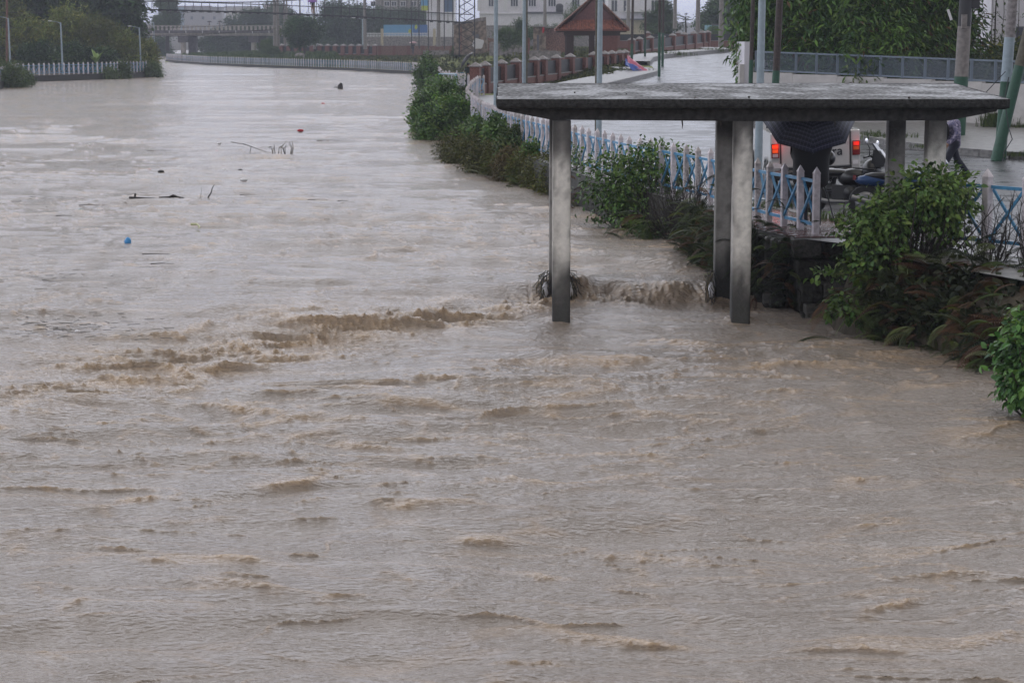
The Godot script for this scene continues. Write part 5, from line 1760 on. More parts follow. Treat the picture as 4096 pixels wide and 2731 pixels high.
# ---------------------------------------------------------------- plants near the water
func ferns(label: String, base: Vector3, spread: Vector3, n: int, size: float, c0: Color, c1: Color, brown := 0.2, group := "fern tufts on the river wall", own := 0, face := 0.0):
	var t := thing("fern", label, "fern", base, 0.0, group)
	var where := []
	var tint := PackedColorArray()
	for i in n:
		var p := Vector3(gauss(), gauss(), gauss()) * spread * 0.5
		var yaw := (gauss() * 0.9 + face) if rng.randf() < 0.75 else rr(0, TAU)
		where.append(T(p, Vector3.ONE * size * rr(0.6, 1.3), yaw, -rr(-0.5, 0.75), rr(-0.4, 0.4)))
		var g := c0.lerp(c1 * 1.35, pow(rng.randf(), 2.6))
		if rng.randf() < brown:
			g = Color(0.07, 0.030, 0.020).lerp(Color(0.14, 0.075, 0.04), rng.randf())
		tint.append(g)
	var cut := mini(own, n)
	for i in cut:
		var key := "frond_%d" % (i % 5)
		if not M.has(key):
			var m: StandardMaterial3D = M.leaf.duplicate()
			m.vertex_color_use_as_albedo = false
			m.albedo_color = [Color(0.03, 0.055, 0.02), Color(0.05, 0.085, 0.03), Color(0.09, 0.12, 0.045), Color(0.13, 0.15, 0.07), Color(0.085, 0.04, 0.028)][i % 5].linear_to_srgb()
			M[key] = m
		part(t, "frond", M.frond, M[key], where[i])
	instances(t, "fronds", M.frond, M.leaf, where.slice(cut), tint.slice(cut))
	return t

func twigs(label: String, base: Vector3, n: int, h: float, spread: float, lean: Vector3, group := ""):
	var t := thing("bare_bush", label, "shrub", base, 0.0, group)
	for i in n:
		var b := MB.new()
		var a := Vector3(gauss(), 0, gauss()) * spread * 0.18
		var e := a + Vector3(gauss() * spread, h * rr(0.6, 1.1), gauss() * spread * 0.6) + lean * rr(0.3, 1.2)
		var m := a.lerp(e, 0.5) + Vector3(gauss(), 0.3, gauss()) * 0.08 * h
		b.tube([a, m, e], [0.012, 0.008, 0.003], 4, false)
		for k in 7:
			var s := a.lerp(m, rr(0.3, 1.0)) if k < 3 else m.lerp(e, rr(0.0, 0.9))
			var d := Vector3(gauss() * 0.5, rr(0.4, 1.0), gauss() * 0.5) * h * 0.22
			b.tube([s, s + d * 0.6 + Vector3(gauss(), 0, gauss()) * 0.01 * h, s + d], [0.005, 0.004, 0.002], 3, false)
		part(t, "branch", b.mesh(), M.twig)
	return t

func make_plants():
	var leaf := leaf_mesh(0.62, 0.22)
	var slim := leaf_mesh(0.30, 0.25)
	var clump := cluster_mesh(10, 0.15, 0.07, 0.10, 0.3)
	var grassy := tuft_mesh(9, 0.5, 0.008)
	var B0 := Color(0.014, 0.034, 0.014)
	var B1 := Color(0.115, 0.195, 0.050)
	# row of shrubs along the river wall, far to near
	var row := "shrubs along the right river wall"
	for q in [[-6.0, 0.2, 142.0, Vector3(1.0, 1.5, 1.0), 46, 0.9, "far grey-green shrub under the pale blue pipe railing"], [-4.6, 0.2, 126.0, Vector3(0.9, 0.9, 1.0), 30, 0.9, "low far shrub in front of the pipe railing"], [-2.9, 0.1, 88.0, Vector3(1.15, 1.25, 1.2), 76, 0.8, "tallest leafy shrub at the bend of the river wall"], [-3.6, 0.0, 86.0, Vector3(0.75, 1.05, 1.0), 50, 0.8, "shrub leaning over the water at the bend, left of the tall one"], [-2.2, 0.2, 79.0, Vector3(0.95, 0.92, 1.0), 56, 0.8, "bright green shrub before the curved pale fence"], [-3.0, 0.0, 79.0, Vector3(0.8, 0.8, 0.9), 44, 0.8, "dark shrub at the water below the bend"], [-1.35, 0.3, 68.5, Vector3(0.5, 0.70, 0.8), 40, 0.75, "dark green shrub against the fence left of the shelter roof's corner"], [-0.40, 0.7, 61.0, Vector3(0.42, 0.62, 0.5), 44, 0.7, "dense dark shrub hiding the fence just left of the first visible posts"], [-0.95, 0.6, 64.5, Vector3(0.42, 0.5, 0.5), 30, 0.7, "small dark shrub left of the dense one below the roof's corner"]]:
		shrub(q[6], Vector3(q[0], q[1], -q[2]), [[Vector3(0, q[3].y * 0.85, 0), q[3], q[4], 26, 0.25]], clump, q[5] * 1.25, B0, B1, row, 5)
	for q in [[-1.75, 68.0, "olive feathery shrub at the water before the dense dark shrub"], [-1.2, 64.0, "brownish feathery shrub at the water left of the first lamp"], [-0.6, 60.5, "olive weeds at the water below the fence's first visible posts"]]:
		shrub(q[2], Vector3(q[0], 0.0, -q[1]), [[Vector3(0, 0.45, 0), Vector3(0.75, 0.6, 0.8), 40, 24, 0.2]], M.fine, 0.42, Color(0.03, 0.032, 0.012), Color(0.11, 0.115, 0.035), "feathery weeds at the waterline", 4)
	for q in [[-0.35, 59.2, 0.42, 0.55, "olive feathery bush on the bare wall right of the dense dark shrub"], [0.02, 57.0, 0.40, 0.5, "brownish feathery bush below the fence's visible posts"], [0.42, 55.2, 0.36, 0.5, "yellow-green feathery bush left of the front left column"], [0.80, 53.6, 0.36, 0.55, "green feathery bush just behind the front left column"], [1.12, 51.6, 0.36, 0.5, "rusty feathery bush just right of the front left column"]]:
		shrub(q[4], Vector3(q[0], 0.05, -q[1]), [[Vector3(0, q[3], 0), Vector3(q[2], q[3], 0.6), 46, 24, 0.2]], M.fine, 0.36, Color(0.035, 0.035, 0.012), Color(0.13, 0.145, 0.04) if q[1] != 57.0 else Color(0.12, 0.09, 0.04), "feathery weeds at the waterline", 4)
	shrub("slender shrub with a leaning dark stem left of the front left column", Vector3(0.12, 0.0, -57.8), [[Vector3(-0.05, 1.15, 0), Vector3(0.42, 0.62, 0.4), 26, 22, 0.2]], clump, 0.85, B0, Color(0.10, 0.135, 0.045), row, 9)
	shrub("upright green shrub touching the front left column's left side", Vector3(0.62, 0.1, -55.2), [[Vector3(0, 0.75, 0), Vector3(0.34, 0.55, 0.34), 24, 22, 0.2]], clump, 0.85, B0, B1, row, 6)
	ferns("light green ferns at the water left of the front left column", Vector3(0.55, 0.3, -54.0), Vector3(0.8, 0.3, 0.6), 50, 0.55, Color(0.04, 0.07, 0.02), Color(0.12, 0.16, 0.05), 0.1)
	ferns("olive ferns at the water further left along the wall", Vector3(-0.1, 0.3, -58.5), Vector3(0.9, 0.35, 0.8), 50, 0.6, Color(0.05, 0.06, 0.02), Color(0.13, 0.14, 0.05), 0.3)
	# under the roof
	shrub("small leafy shrub right beside the front left column", Vector3(1.45, 0.0, -49.0), [[Vector3(0, 1.05, 0), Vector3(0.32, 0.62, 0.4), 30, 20, 0.2], [Vector3(0.1, 0.4, 0), Vector3(0.4, 0.45, 0.4), 16, 18, 0.2]], leaf, 0.085, B0, B1, row, 6)
	shrub("big leafy shrub framed by the shelter's two front columns", Vector3(2.70, -0.05, -42.2), [[Vector3(0.30, 1.52, 0), Vector3(0.80, 0.62, 0.7), 84, 24, 0.2], [Vector3(-0.50, 1.20, 0.2), Vector3(0.72, 0.74, 0.6), 76, 24, 0.2], [Vector3(0.05, 0.58, 0.5), Vector3(0.95, 0.62, 0.5), 76, 24, 0.2]], leaf, 0.095, B0, Color(0.115, 0.195, 0.05), row, 7, 0.3, 150)
	ferns("red-brown ferns at the water between the column and the big shrub", Vector3(1.5, 0.3, -47.0), Vector3(0.6, 0.5, 0.5), 60, 0.5, Color(0.05, 0.05, 0.02), Color(0.10, 0.10, 0.04), 0.7)
	twigs("leafless black bush between the big shrub and the rear column", Vector3(3.42, 0.1, -39.2), 46, 1.55, 0.30, Vector3(0.05, 0, 0))
	twigs("second leafless bush leaning left across the big shrub", Vector3(3.25, 0.1, -39.6), 22, 1.3, 0.22, Vector3(-0.45, 0, 0.1))
	ferns("pale arching ferns under the leafless bush", Vector3(2.95, 0.5, -40.0), Vector3(0.7, 0.35, 0.3), 44, 0.6, Color(0.035, 0.055, 0.02), Color(0.13, 0.15, 0.06), 0.25, "fern tufts on the river wall", 20, -0.9)
	shrub("low dark leaves at the water under the leafless bush", Vector3(2.95, 0.0, -40.2), [[Vector3(0, 0.3, 0.2), Vector3(0.6, 0.32, 0.4), 40, 18, 0.2]], leaf, 0.08, Color(0.010, 0.022, 0.010), Color(0.05, 0.085, 0.03), row, 4)
	# greenery on the masonry
	for q in [[3.75, 36.5, 0.65, "mossy ferns on the wall left of the rear column"], [4.0, 34.4, 0.75, "grass and ferns on the wall just right of the front column"], [4.15, 33.0, 0.62, "dark fern tuft on the wall's corner above the water"]]:
		ferns(q[3], Vector3(q[0] - 0.40, q[2], -q[1]), Vector3(0.30, 0.75, 1.1), 150, 0.42, Color(0.02, 0.034, 0.012), Color(0.07, 0.095, 0.03), 0.2, "fern tufts on the river wall", 10, -1.2)
		var where := []
		var tint := PackedColorArray()
		for k in 320:
			var y := rr(0.15, 1.08)
			where.append(T(Vector3(q[0] - 0.46 + y * 0.18 + rr(-0.05, 0.06), y, -q[1] + rr(-1.1, 1.1)), Vector3.ONE * rr(0.35, 0.8), rr(0, TAU), rr(-0.3, 0.3), rr(0.4, 1.1)))
			tint.append(Color(0.02, 0.03, 0.01).lerp(Color(0.10, 0.11, 0.035), pow(rng.randf(), 2.0)))
		var gt := thing("wall_grass", "grass hanging on the stone wall " + ["behind the rear column", "between the front column and the corner", "nearest the corner of the steps"][[3.75, 4.0, 4.15].find(q[0])], "grass", Vector3.ZERO, 0.0, "grass on the river wall")
		gt.set_meta("kind", "stuff")
		instances(gt, "blades", grassy, M.leaf, where, tint)
	ferns("dark ferns and weeds hanging over the corner blocks of the steps", Vector3(4.35, 0.75, -31.25), Vector3(0.5, 0.7, 0.25), 110, 0.34, Color(0.014, 0.024, 0.010), Color(0.060, 0.085, 0.030), 0.25, "fern tufts on the river wall", 10, -0.6)
	ferns("lone upright fern growing through the fence's foot", Vector3(4.42, 1.1, -32.6), Vector3(0.12, 0.1, 0.1), 9, 0.5, Color(0.03, 0.05, 0.02), Color(0.07, 0.10, 0.035), 0.0)
	# the big bush on the right
	shrub("largest leafy bush, right foreground, in front of the right rear columns", Vector3(5.75, 0.75, -29.0), [[Vector3(0.35, 1.22, 0.0), Vector3(0.66, 0.44, 0.6), 100, 24, 0.2], [Vector3(-0.45, 0.80, 0.1), Vector3(0.55, 0.44, 0.5), 76, 24, 0.2], [Vector3(-0.45, 0.26, 0.3), Vector3(0.52, 0.46, 0.4), 60, 20, 0.2], [Vector3(0.45, 0.72, 0.1), Vector3(0.5, 0.35, 0.4), 26, 12, 0.2]], leaf, 0.095, Color(0.014, 0.034, 0.014), Color(0.130, 0.205, 0.055), "", 14, 0.35, 300, "leafy_bush")
	twigs("bare brown twigs inside and below the largest leafy bush", Vector3(5.8, 0.3, -28.8), 60, 1.25, 0.45, Vector3(-0.15, 0, 0.2))
	twigs("bare twigs in front of the right fence's braces", Vector3(6.75, 0.7, -28.2), 20, 1.35, 0.22, Vector3(0.05, 0, 0))
	twigs("bare twigs at the right edge before the last fence post", Vector3(7.2, 0.8, -27.4), 16, 1.3, 0.2, Vector3(0.1, 0, 0))
	var fern_n := "fern tufts on the near right bank"
	var k0 := 0
	for q in [[5.35, 0.55, 28.6, "dark ferns below the big bush at the steps"], [5.75, 0.62, 28.0, "ferns in the middle under the big bush"], [6.15, 0.75, 27.9, "ferns under the bush's right half"], [6.55, 0.85, 27.6, "pale arching ferns below the right fence"], [6.95, 0.85, 27.0, "ferns at the right edge below the last fence post"], [5.6, 0.28, 27.7, "ferns hanging to the water left of the middle"], [6.05, 0.35, 26.9, "ferns hanging to the water in the middle of the bank"], [6.4, 0.42, 26.3, "ferns reaching over the water right of the middle"], [6.75, 0.5, 25.7, "red-tinged ferns above the right edge bush"], [6.3, 0.12, 25.6, "lowest ferns dipping into the water left of the right edge bush"]]:
		ferns(q[3], Vector3(q[0], q[1], -q[2]), Vector3(0.6, 0.40, 0.55), 130, 0.54, Color(0.014, 0.024, 0.010), Color(0.130, 0.160, 0.065), 0.30 + 0.12 * (k0 % 3), fern_n, 26, -0.5)
		k0 += 1
	ferns("ferns covering the pavement's edge below the bush and right fence", Vector3(6.3, 1.0, -28.9), Vector3(1.3, 0.16, 0.5), 110, 0.5, Color(0.020, 0.032, 0.012), Color(0.120, 0.150, 0.060), 0.3, fern_n, 20, -0.3)
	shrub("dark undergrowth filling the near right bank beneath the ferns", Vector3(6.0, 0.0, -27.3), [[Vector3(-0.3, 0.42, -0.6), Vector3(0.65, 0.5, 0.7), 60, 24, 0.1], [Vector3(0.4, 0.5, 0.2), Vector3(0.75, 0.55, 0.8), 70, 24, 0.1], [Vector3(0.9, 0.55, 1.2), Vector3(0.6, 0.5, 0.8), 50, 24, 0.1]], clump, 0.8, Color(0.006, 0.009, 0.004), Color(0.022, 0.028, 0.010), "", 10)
	shrub("drooping leafy branch reaching over the water below the steps", Vector3(5.35, 0.35, -28.4), [[Vector3(-0.62, 0.10, 0.35), Vector3(0.34, 0.18, 0.2), 16, 9, 0.2], [Vector3(-0.25, 0.0, 0.3), Vector3(0.3, 0.2, 0.2), 14, 9, 0.2]], leaf, 0.10, Color(0.018, 0.040, 0.014), Color(0.075, 0.125, 0.035), "", 5, 0.5, 60, "leafy_branch")
	shrub("small light green sprig in front of the upper stone step", Vector3(5.05, 0.55, -29.7), [[Vector3(-0.40, 0.22, 0.3), Vector3(0.24, 0.09, 0.1), 9, 6, 0.2]], leaf, 0.10, Color(0.05, 0.09, 0.03), Color(0.11, 0.18, 0.05), "sprigs before the steps", 2, 0.4, 40, "leafy_branch")
	shrub("small sprig with drooping leaves in front of the lower stone step", Vector3(5.1, 0.25, -29.5), [[Vector3(-0.28, 0.18, 0.3), Vector3(0.2, 0.10, 0.1), 8, 6, 0.2]], leaf, 0.10, Color(0.04, 0.08, 0.025), Color(0.10, 0.165, 0.045), "sprigs before the steps", 2, 0.4, 40, "leafy_branch")
	shrub("leafy bush cut by the right edge of the picture above the water", Vector3(5.92, 0.05, -22.4), [[Vector3(0.05, 0.74, 0), Vector3(0.46, 0.36, 0.4), 90, 22, 0.15], [Vector3(0.0, 0.36, 0.1), Vector3(0.44, 0.34, 0.4), 80, 20, 0.15]], leaf, 0.10, Color(0.012, 0.034, 0.014), Color(0.095, 0.20, 0.050), "", 9, 0.4, 280, "leafy_bush")
	# weeds by kerbs
	var wd := "weeds along the kerbs"
	for q in [[5.75, 34.6, 0.16, "weeds by the near kerb behind the parked motorcycle's stand"], [5.05, 37.8, 0.12, "weeds by the near kerb below the pickup's tail"], [11.6, 62.2, 0.2, "grass patch on the far pavement between the right columns"], [10.9, 63.5, 0.18, "grass patch on the far pavement beside the pickup"], [12.2, 58.0, 0.14, "grass strip along the mossy far kerb"], [14.0, 54.6, 0.14, "grass strip at the foot of the leaning green strut"], [16.3, 67.5, 0.55, "tall weed against the pale garden wall"], [17.2, 67.0, 0.2, "low weeds along the foot of the garden wall"], [6.9, 127.0, 0.3, "grass on the roadside below the brick pillar fence"], [18.5, 187.0, 0.4, "weeds on the kerb island at the bend"], [13.2, 172.0, 0.4, "weeds on the kerb island's near part"]]:
		var where := []
		var tint := PackedColorArray()
		var s: float = q[2]
		for k in 130:
			where.append(T(Vector3(gauss() * s * 2.6 if s < 0.5 else gauss() * 0.25, 0, gauss() * s * 2.0 if s < 0.5 else gauss() * 0.2), Vector3.ONE * s * rr(1.2, 3.0), rr(0, TAU)))
			tint.append(Color(0.03, 0.06, 0.015).lerp(Color(0.12, 0.16, 0.04), rng.randf()))
		var g := thing("weeds", q[3], "weeds", Vector3(q[0], (pave_y(q[1]) + 0.02 if q[1] < 45.0 else road_y(q[1]) + 0.12), -q[1]), 0.0, wd)
		g.set_meta("kind", "stuff")
		instances(g, "blades", grassy, M.leaf, where, tint)
	# tall grass on the far right bank
	var where := []
	var tint := PackedColorArray()
	while where.size() < 15000:
		var d := rr(113.0, 400.0)
		var a := along(BANK, d) + 0.5
		var x := a + pow(rng.randf(), 1.2) * (maxf(road_left(d) - 2.0, a + 4.0) - a) if d < 240.0 else a + rr(0.2, 46.0)
		if absf(x / d) > 0.28:
			continue
		var reed := 1.0 if x > -26.0 - (d - 300.0) * 0.1 else 2.6
		where.append(T(Vector3(x, land_y(x, d) - 0.03, -d), Vector3(rr(1.0, 2.0), rr(0.5, 1.3) * reed, rr(1.0, 2.0)), rr(0, TAU)))
		var g := Color(0.055, 0.085, 0.022).lerp(Color(0.19, 0.19, 0.05), pow(rng.randf(), 0.8))
		if reed > 1.5:
			g = Color(0.04, 0.085, 0.025).lerp(Color(0.11, 0.155, 0.05), rng.randf())
		tint.append(g)
	var gg := instances(self, "tall_grass", tuft_mesh(12, 0.45, 0.03), M.leaf, where, tint)
	tag(gg, "tall yellowish grass covering the slope behind the far right fence", "grass")

# ---------------------------------------------------------------- poles, lamps and wires
func pole(called: String, label: String, category: String, base: Vector3, top: Vector3, r0: float, r1: float, bands: Array, group := "") -> Node3D:
	# bands: [from, to (shares of the length), material key, part name]
	var t := thing(called, label, category, base, 0.0, group)
	var v := top - base
	for q in bands:
		var b := MB.new()
		var g: float = 0.0 if q[2] != "pole_green" else 0.004
		b.tube([v * q[0], v * (q[0] + q[1]) * 0.5, v * q[1]], [lerpf(r0, r1, q[0]) + g, lerpf(r0, r1, (q[0] + q[1]) * 0.5) + g, lerpf(r0, r1, q[1]) + g], 14)
		part(t, q[3], b.mesh(), M[q[2]])
	return t

func lamp_head(t: Node3D, at: Vector3, dirv: Vector3, s := 1.0):
	var b := MB.new()
	b.tube([at, at + dirv * 0.5 * s + Vector3(0, 0.16, 0) * s, at + dirv * 1.1 * s + Vector3(0, 0.24, 0) * s], [0.035 * s, 0.03 * s, 0.028 * s], 7)
	part(t, "arm", b.mesh(), M.pole_steel)
	b = MB.new()
	var o := at + dirv * 1.3 * s + Vector3(0, 0.26, 0) * s
	b.ball(o, Vector3(0.10 + absf(dirv.x) * 0.2, 0.06, 0.10 + absf(dirv.z) * 0.2) * s, 6, 10)
	part(t, "lamp", b.mesh(), M.white_trim)

func make_poles():
	var lg := "blue-grey steel street lamp posts"
	for q in [[-0.57, 70.0, 0.083, "blue-grey lamp post at the left end of the shelter roof"], [2.16, 50.0, 0.075, "blue-grey lamp post rising above the pavilion's right half"], [4.92, 40.0, 0.082, "thickest blue-grey lamp post, right of the middle of the roof"], [0.44, 75.0, 0.078, "blue-grey lamp post paired with a brownish pole behind the roof"]]:
		var b := Vector3(q[0], pave_y(q[1]) - 0.05, -q[1])
		var p := pole("street_lamp", q[3], "street lamp", b, b + Vector3(0.03, 7.2, 0), q[2], q[2] * 0.75, [[0.0, 1.0, "pole_steel", "post"]], lg)
		part(p, "base_plate", unit_box(), M.pole_steel, T(Vector3(0, 0.06, 0), Vector3(0.3, 0.03, 0.3)))
		lamp_head(p, Vector3(0.03, 7.1, 0), Vector3(1, 0, 0))
	for q in [[0.52, 75.6, 0.07, 7.5, "slim brownish pole standing right behind the paired lamp post"], [2.11, 50.4, 0.035, 7.0, "thin rusty pipe fixed beside the lamp post over the pavilion"]]:
		var b := Vector3(q[0], pave_y(q[1]), -q[1])
		pole("pipe_pole", q[4], "pole", b, b + Vector3(0, q[3], 0), q[2], q[2], [[0.0, 1.0, "pole_moss", "pipe"]], "slim brown poles beside lamp posts")
	var rg := "rust brown poles with green feet along the road"
	for q in [[2522.0, 146.0, 2527.0, 0.10, 1.9, 0.24, "rust brown green-footed pole at the tarpaulin heap"], [2575.0, 160.0, 2576.0, 0.08, 2.15, 0.26, "rust brown green-footed pole on the walkway right of the heap"], [2632.0, 121.0, 2631.0, 0.085, 1.93, 0.33, "rust brown green-footed pole standing at the kerb's corner"], [2645.0, 144.0, 2646.0, 0.09, 2.2, 0.30, "rust brown green-footed pole behind the kerb corner one"]]:
		var x: float = (q[0] - 2048.0) / 8000.0 * q[1]
		var x2: float = (q[2] - 2048.0) / 8000.0 * q[1]
		pole("road_pole", q[6], "pole", Vector3(x, q[4], -q[1]), Vector3(x2, q[4] + 8.0, -q[1]), q[3], q[3] * 0.9, [[0.0, q[5], "pole_green", "green_foot"], [q[5], 1.0, "pole_rust", "shaft"]], rg)
	# dark pole before the bamboo, slim green-footed pipe beside the thick lamp post
	pole("road_pole", "dark pole with a green foot in front of the bamboo", "pole", Vector3(8.06, 1.0, -62.0), Vector3(8.28, 8.5, -62.0), 0.115, 0.10, [[0.0, 0.30, "pole_green", "green_foot"], [0.30, 1.0, "pole_rust", "shaft"]], "poles with green feet on the right")
	pole("road_pole", "slim rusty pole with a green foot half hidden behind the thick lamp post", "pole", Vector3(8.51, 1.1, -72.0), Vector3(8.60, 8.5, -72.0), 0.075, 0.07, [[0.0, 0.32, "pole_green", "green_foot"], [0.32, 1.0, "pole_rust", "shaft"]], "poles with green feet on the right")
	var cp := pole("utility_pole", "pale concrete pole with a green foot and black wrap by the bamboo's right end", "pole", Vector3(14.00, 1.0, -63.0), Vector3(14.18, 8.2, -63.0), 0.22, 0.19, [[0.0, 0.285, "pole_green", "green_foot"], [0.285, 0.50, "pole_concrete", "shaft"], [0.50, 1.0, "black_steel", "black_wrap"]], "poles with green feet on the right")
	part(cp, "meter_box", unit_box(), M.pole_concrete, T(Vector3(0.02, 3.75, 0.26), Vector3(0.16, 0.42, 0.14)))
	part(cp, "lamp_tube", unit_box(), M.white_trim, T(Vector3(-0.42, 3.95, 0.2), Vector3(0.07, 0.34, 0.07), 0, 0, 0.35))
	part(cp, "bracket", unit_box(), M.black_steel, T(Vector3(0.4, 4.3, 0.0), Vector3(0.25, 0.3, 0.2)))
	pole("utility_pole", "pole with a steel upper sleeve and green foot at the right edge", "pole", Vector3(13.40, 0.95, -55.0), Vector3(13.70, 8.0, -55.0), 0.16, 0.12, [[0.0, 0.30, "pole_green", "green_foot"], [0.30, 0.47, "pole_steel", "lower_shaft"], [0.47, 1.0, "cap_grey", "upper_shaft"]], "poles with green feet on the right")
	pole("pole_strut", "dark green strut leaning against the right edge pole", "pole", Vector3(13.17, 0.93, -54.5), Vector3(14.16, 5.6, -54.5), 0.15, 0.13, [[0.0, 0.55, "pole_green", "green_foot"], [0.55, 1.0, "pole_moss", "shaft"]])
	var cable := MB.new()
	cable.tube([Vector3(13.36, 3.2, -54.2), Vector3(13.25, 2.6, -54.1), Vector3(13.37, 1.9, -54.1), Vector3(13.47, 1.55, -54.0), Vector3(13.29, 1.2, -54.1), Vector3(13.27, 0.95, -54.1)], [0.014, 0.014, 0.014, 0.014, 0.014, 0.014], 5)
	single("loose_cable", cable.mesh(), M.wire, "loose black cable hanging round the right edge pole and its strut", "cable")
	var sag := MB.new()
	sag.tube([Vector3(13.29, 3.35, -54.3), Vector3(12.93, 2.95, -54.3), Vector3(12.56, 2.55, -54.3)], [0.012, 0.012, 0.012], 5)
	single("loose_cable", sag.mesh(), M.wire, "thin black cable sagging left from the right edge pole over the wall", "cable")
	# pale concrete poles
	var cg := "pale concrete utility poles"
	for q in [[2783.0, 200.0, 207.0, 0.27, 9.0, "thick pale concrete pole in front of the far brick fence's end"], [2875.0, 187.0, 221.0, 0.30, 9.0, "thick pale concrete pole standing at the road bend"], [2692.0, 100.0, 250.0, 0.26, 8.0, "pale concrete pole behind the brick fence left of the palm"], [2178.0, 108.0, 296.0, 0.28, 8.0, "slim pale concrete pole before the white block's porch"], [2508.0, 110.0, 300.0, 0.3, 8.0, "pale concrete pole right behind the pavilion's right eave"], [1109.0, 170.0, 308.0, 0.26, 9.0, "left one of the twin pale concrete poles on the far bank"], [1122.0, 172.0, 309.0, 0.28, 9.0, "right one of the twin pale concrete poles on the far bank"], [1148.0, 168.0, 350.0, 0.2, 9.0, "slim hazy pole left of the round tree"], [1158.0, 168.0, 362.0, 0.2, 9.0, "second slim hazy pole left of the round tree"], [1210.0, 168.0, 372.0, 0.18, 9.0, "hazy pole rising out of the round tree's crown"], [1266.0, 183.0, 330.0, 0.25, 9.0, "hazy pole at the right side of the round tree"], [1466.0, 183.0, 322.0, 0.30, 9.0, "pale concrete pole next to the two-armed lamp"], [1757.0, 172.0, 300.0, 0.32, 9.0, "pale concrete pole in front of the white shop wall"]]:
		var x: float = (q[0] - 2048.0) / 8000.0 * q[2]
		var y: float = CAM_H + (152.0 - q[1]) / 8000.0 * q[2]
		pole("utility_pole", q[5], "pole", Vector3(x, y - 0.5, -q[2]), Vector3(x, y + q[4], -q[2]), q[3], q[3] * 0.62, [[0.0, 1.0, "pole_concrete", "shaft"]], cg)
	# thin dark poles before the shop
	var dk := "thin dark poles before the white shop"
	for q in [[1650.0, 290.0, "thin dark pole before the blue hoarding's right third"], [1680.0, 292.0, "thin dark pole at the hoarding's right end"], [1717.0, 289.0, "thin dark pole left of the pale concrete pole by the shop"], [1780.0, 289.0, "thin dark pole below the shop's blue shutter"], [1814.0, 291.0, "thin dark pole at the ruined hut's left corner"]]:
		var x: float = (q[0] - 2048.0) / 8000.0 * q[1]
		pole("thin_pole", q[2], "pole", Vector3(x, 2.7, -q[1]), Vector3(x, 11.5, -q[1]), 0.08, 0.06, [[0.0, 1.0, "wire", "shaft"]], dk)
	# left bank lamps
	var ll := "grey street lamps on the left bank"
	for q in [[-47.5, 191.0, 5.3, "grey street lamp at the corner of the left white fence"], [-42.9, 192.5, 4.9, "grey street lamp above the middle of the left white fence"], [-34.9, 192.0, 4.6, "slim street lamp at the river end of the left bank"], [-58.4, 330.0, 6.0, "hazy street lamp on the far left bank before the bridge"]]:
		var b := Vector3(q[0], 0.8, -q[1])
		if q[0] > -36.0:
			b = Vector3(-38.1, 0.7, -207.0)
		var p := pole("street_lamp", q[3], "street lamp", b, b + Vector3(-0.05, q[2], 0), 0.09, 0.07, [[0.0, 1.0, "pole_steel", "post"]], ll)
		lamp_head(p, Vector3(-0.05, q[2] - 0.05, 0), Vector3(-1, 0, 0), 0.75)
	pole("wooden_pole", "red-brown wooden pole beside the left street lamp", "pole", Vector3(-48.6, 0.8, -194.0), Vector3(-48.3, 9.5, -194.0), 0.12, 0.10, [[0.0, 1.0, "pole_wood", "shaft"]])
	# two-armed lamp on the far bank
	var b2 := Vector3(-23.50, 3.2, -318.0)
	var p2 := pole("street_lamp", "hazy two-armed street lamp behind the far brick fence", "street lamp", b2, b2 + Vector3(0, 4.0, 0), 0.11, 0.09, [[0.0, 1.0, "pole_steel", "post"]])
	lamp_head(p2, Vector3(0, 3.9, 0), Vector3(1, 0, 0), 1.1)
	lamp_head(p2, Vector3(0, 3.9, 0), Vector3(-1, 0, 0), 1.1)
	# overhead wires crossing the river at the upper left
	var wires := [[8.4, 8.75, "topmost wire crossing the river at the upper left"], [7.2, 7.5, "second wire crossing the river before the left bank trees"], [5.85, 5.95, "third wire crossing the river before the left bank trees"], [5.4, 5.2, "fourth wire crossing the river over the bridge parapet"], [4.9, 5.3, "lowest wire crossing the river over the bridge parapet"]]
	for i in 5:
		var q: Array = wires[i]
		var b := MB.new()
		var pts := []
		var rad := []
		for k in 25:
			var u := k / 24.0
			pts.append(Vector3(lerpf(-62.0, -27.0, u), lerpf(q[0], q[1], u) - 1.3 * (1.0 - pow(2.0 * u - 1.0, 2.0)) * (0.35 + 0.1 * i), lerpf(-190.0, -230.0, u)))
			rad.append(0.02)
		b.tube(pts, rad, 4)
		single("overhead_wire", b.mesh(), M.wire, q[2], "wire", Transform3D.IDENTITY, "overhead wires across the river")

# ---------------------------------------------------------------- vehicles
func make_wheel(t: Node3D, at: Vector3, r: float, w: float, axis_x := true):
	var b := MB.new()
	var bs := Basis(Vector3.FORWARD, PI * 0.5) if axis_x else Basis(Vector3.RIGHT, PI * 0.5)
	b.lathe(Vector3.ZERO, [Vector2(r * 0.62, -w * 0.5), Vector2(r * 0.92, -w * 0.5), Vector2(r, -w * 0.36), Vector2(r, w * 0.36), Vector2(r * 0.92, w * 0.5), Vector2(r * 0.62, w * 0.5)], 22, bs)
	var wh := part(t, "wheel", b.mesh(), M.rubber, T(at))
	b = MB.new()
	b.lathe(Vector3.ZERO, [Vector2(0.0, -w * 0.4), Vector2(r * 0.3, -w * 0.42), Vector2(r * 0.63, -w * 0.5), Vector2(r * 0.63, w * 0.5), Vector2(r * 0.3, w * 0.42), Vector2(0, w * 0.4)], 18, bs)
	part(wh, "rim", b.mesh(), M.rim_steel)

func text_mesh(s: String, size: float, depth: float) -> TextMesh:
	var tm := TextMesh.new()
	var f := SystemFont.new()
	f.font_names = PackedStringArray(["Droid Sans"])
	f.font_weight = 700
	tm.font = f
	tm.text = s
	tm.font_size = 64
	tm.pixel_size = size / 64.0
	tm.depth = depth
	return tm

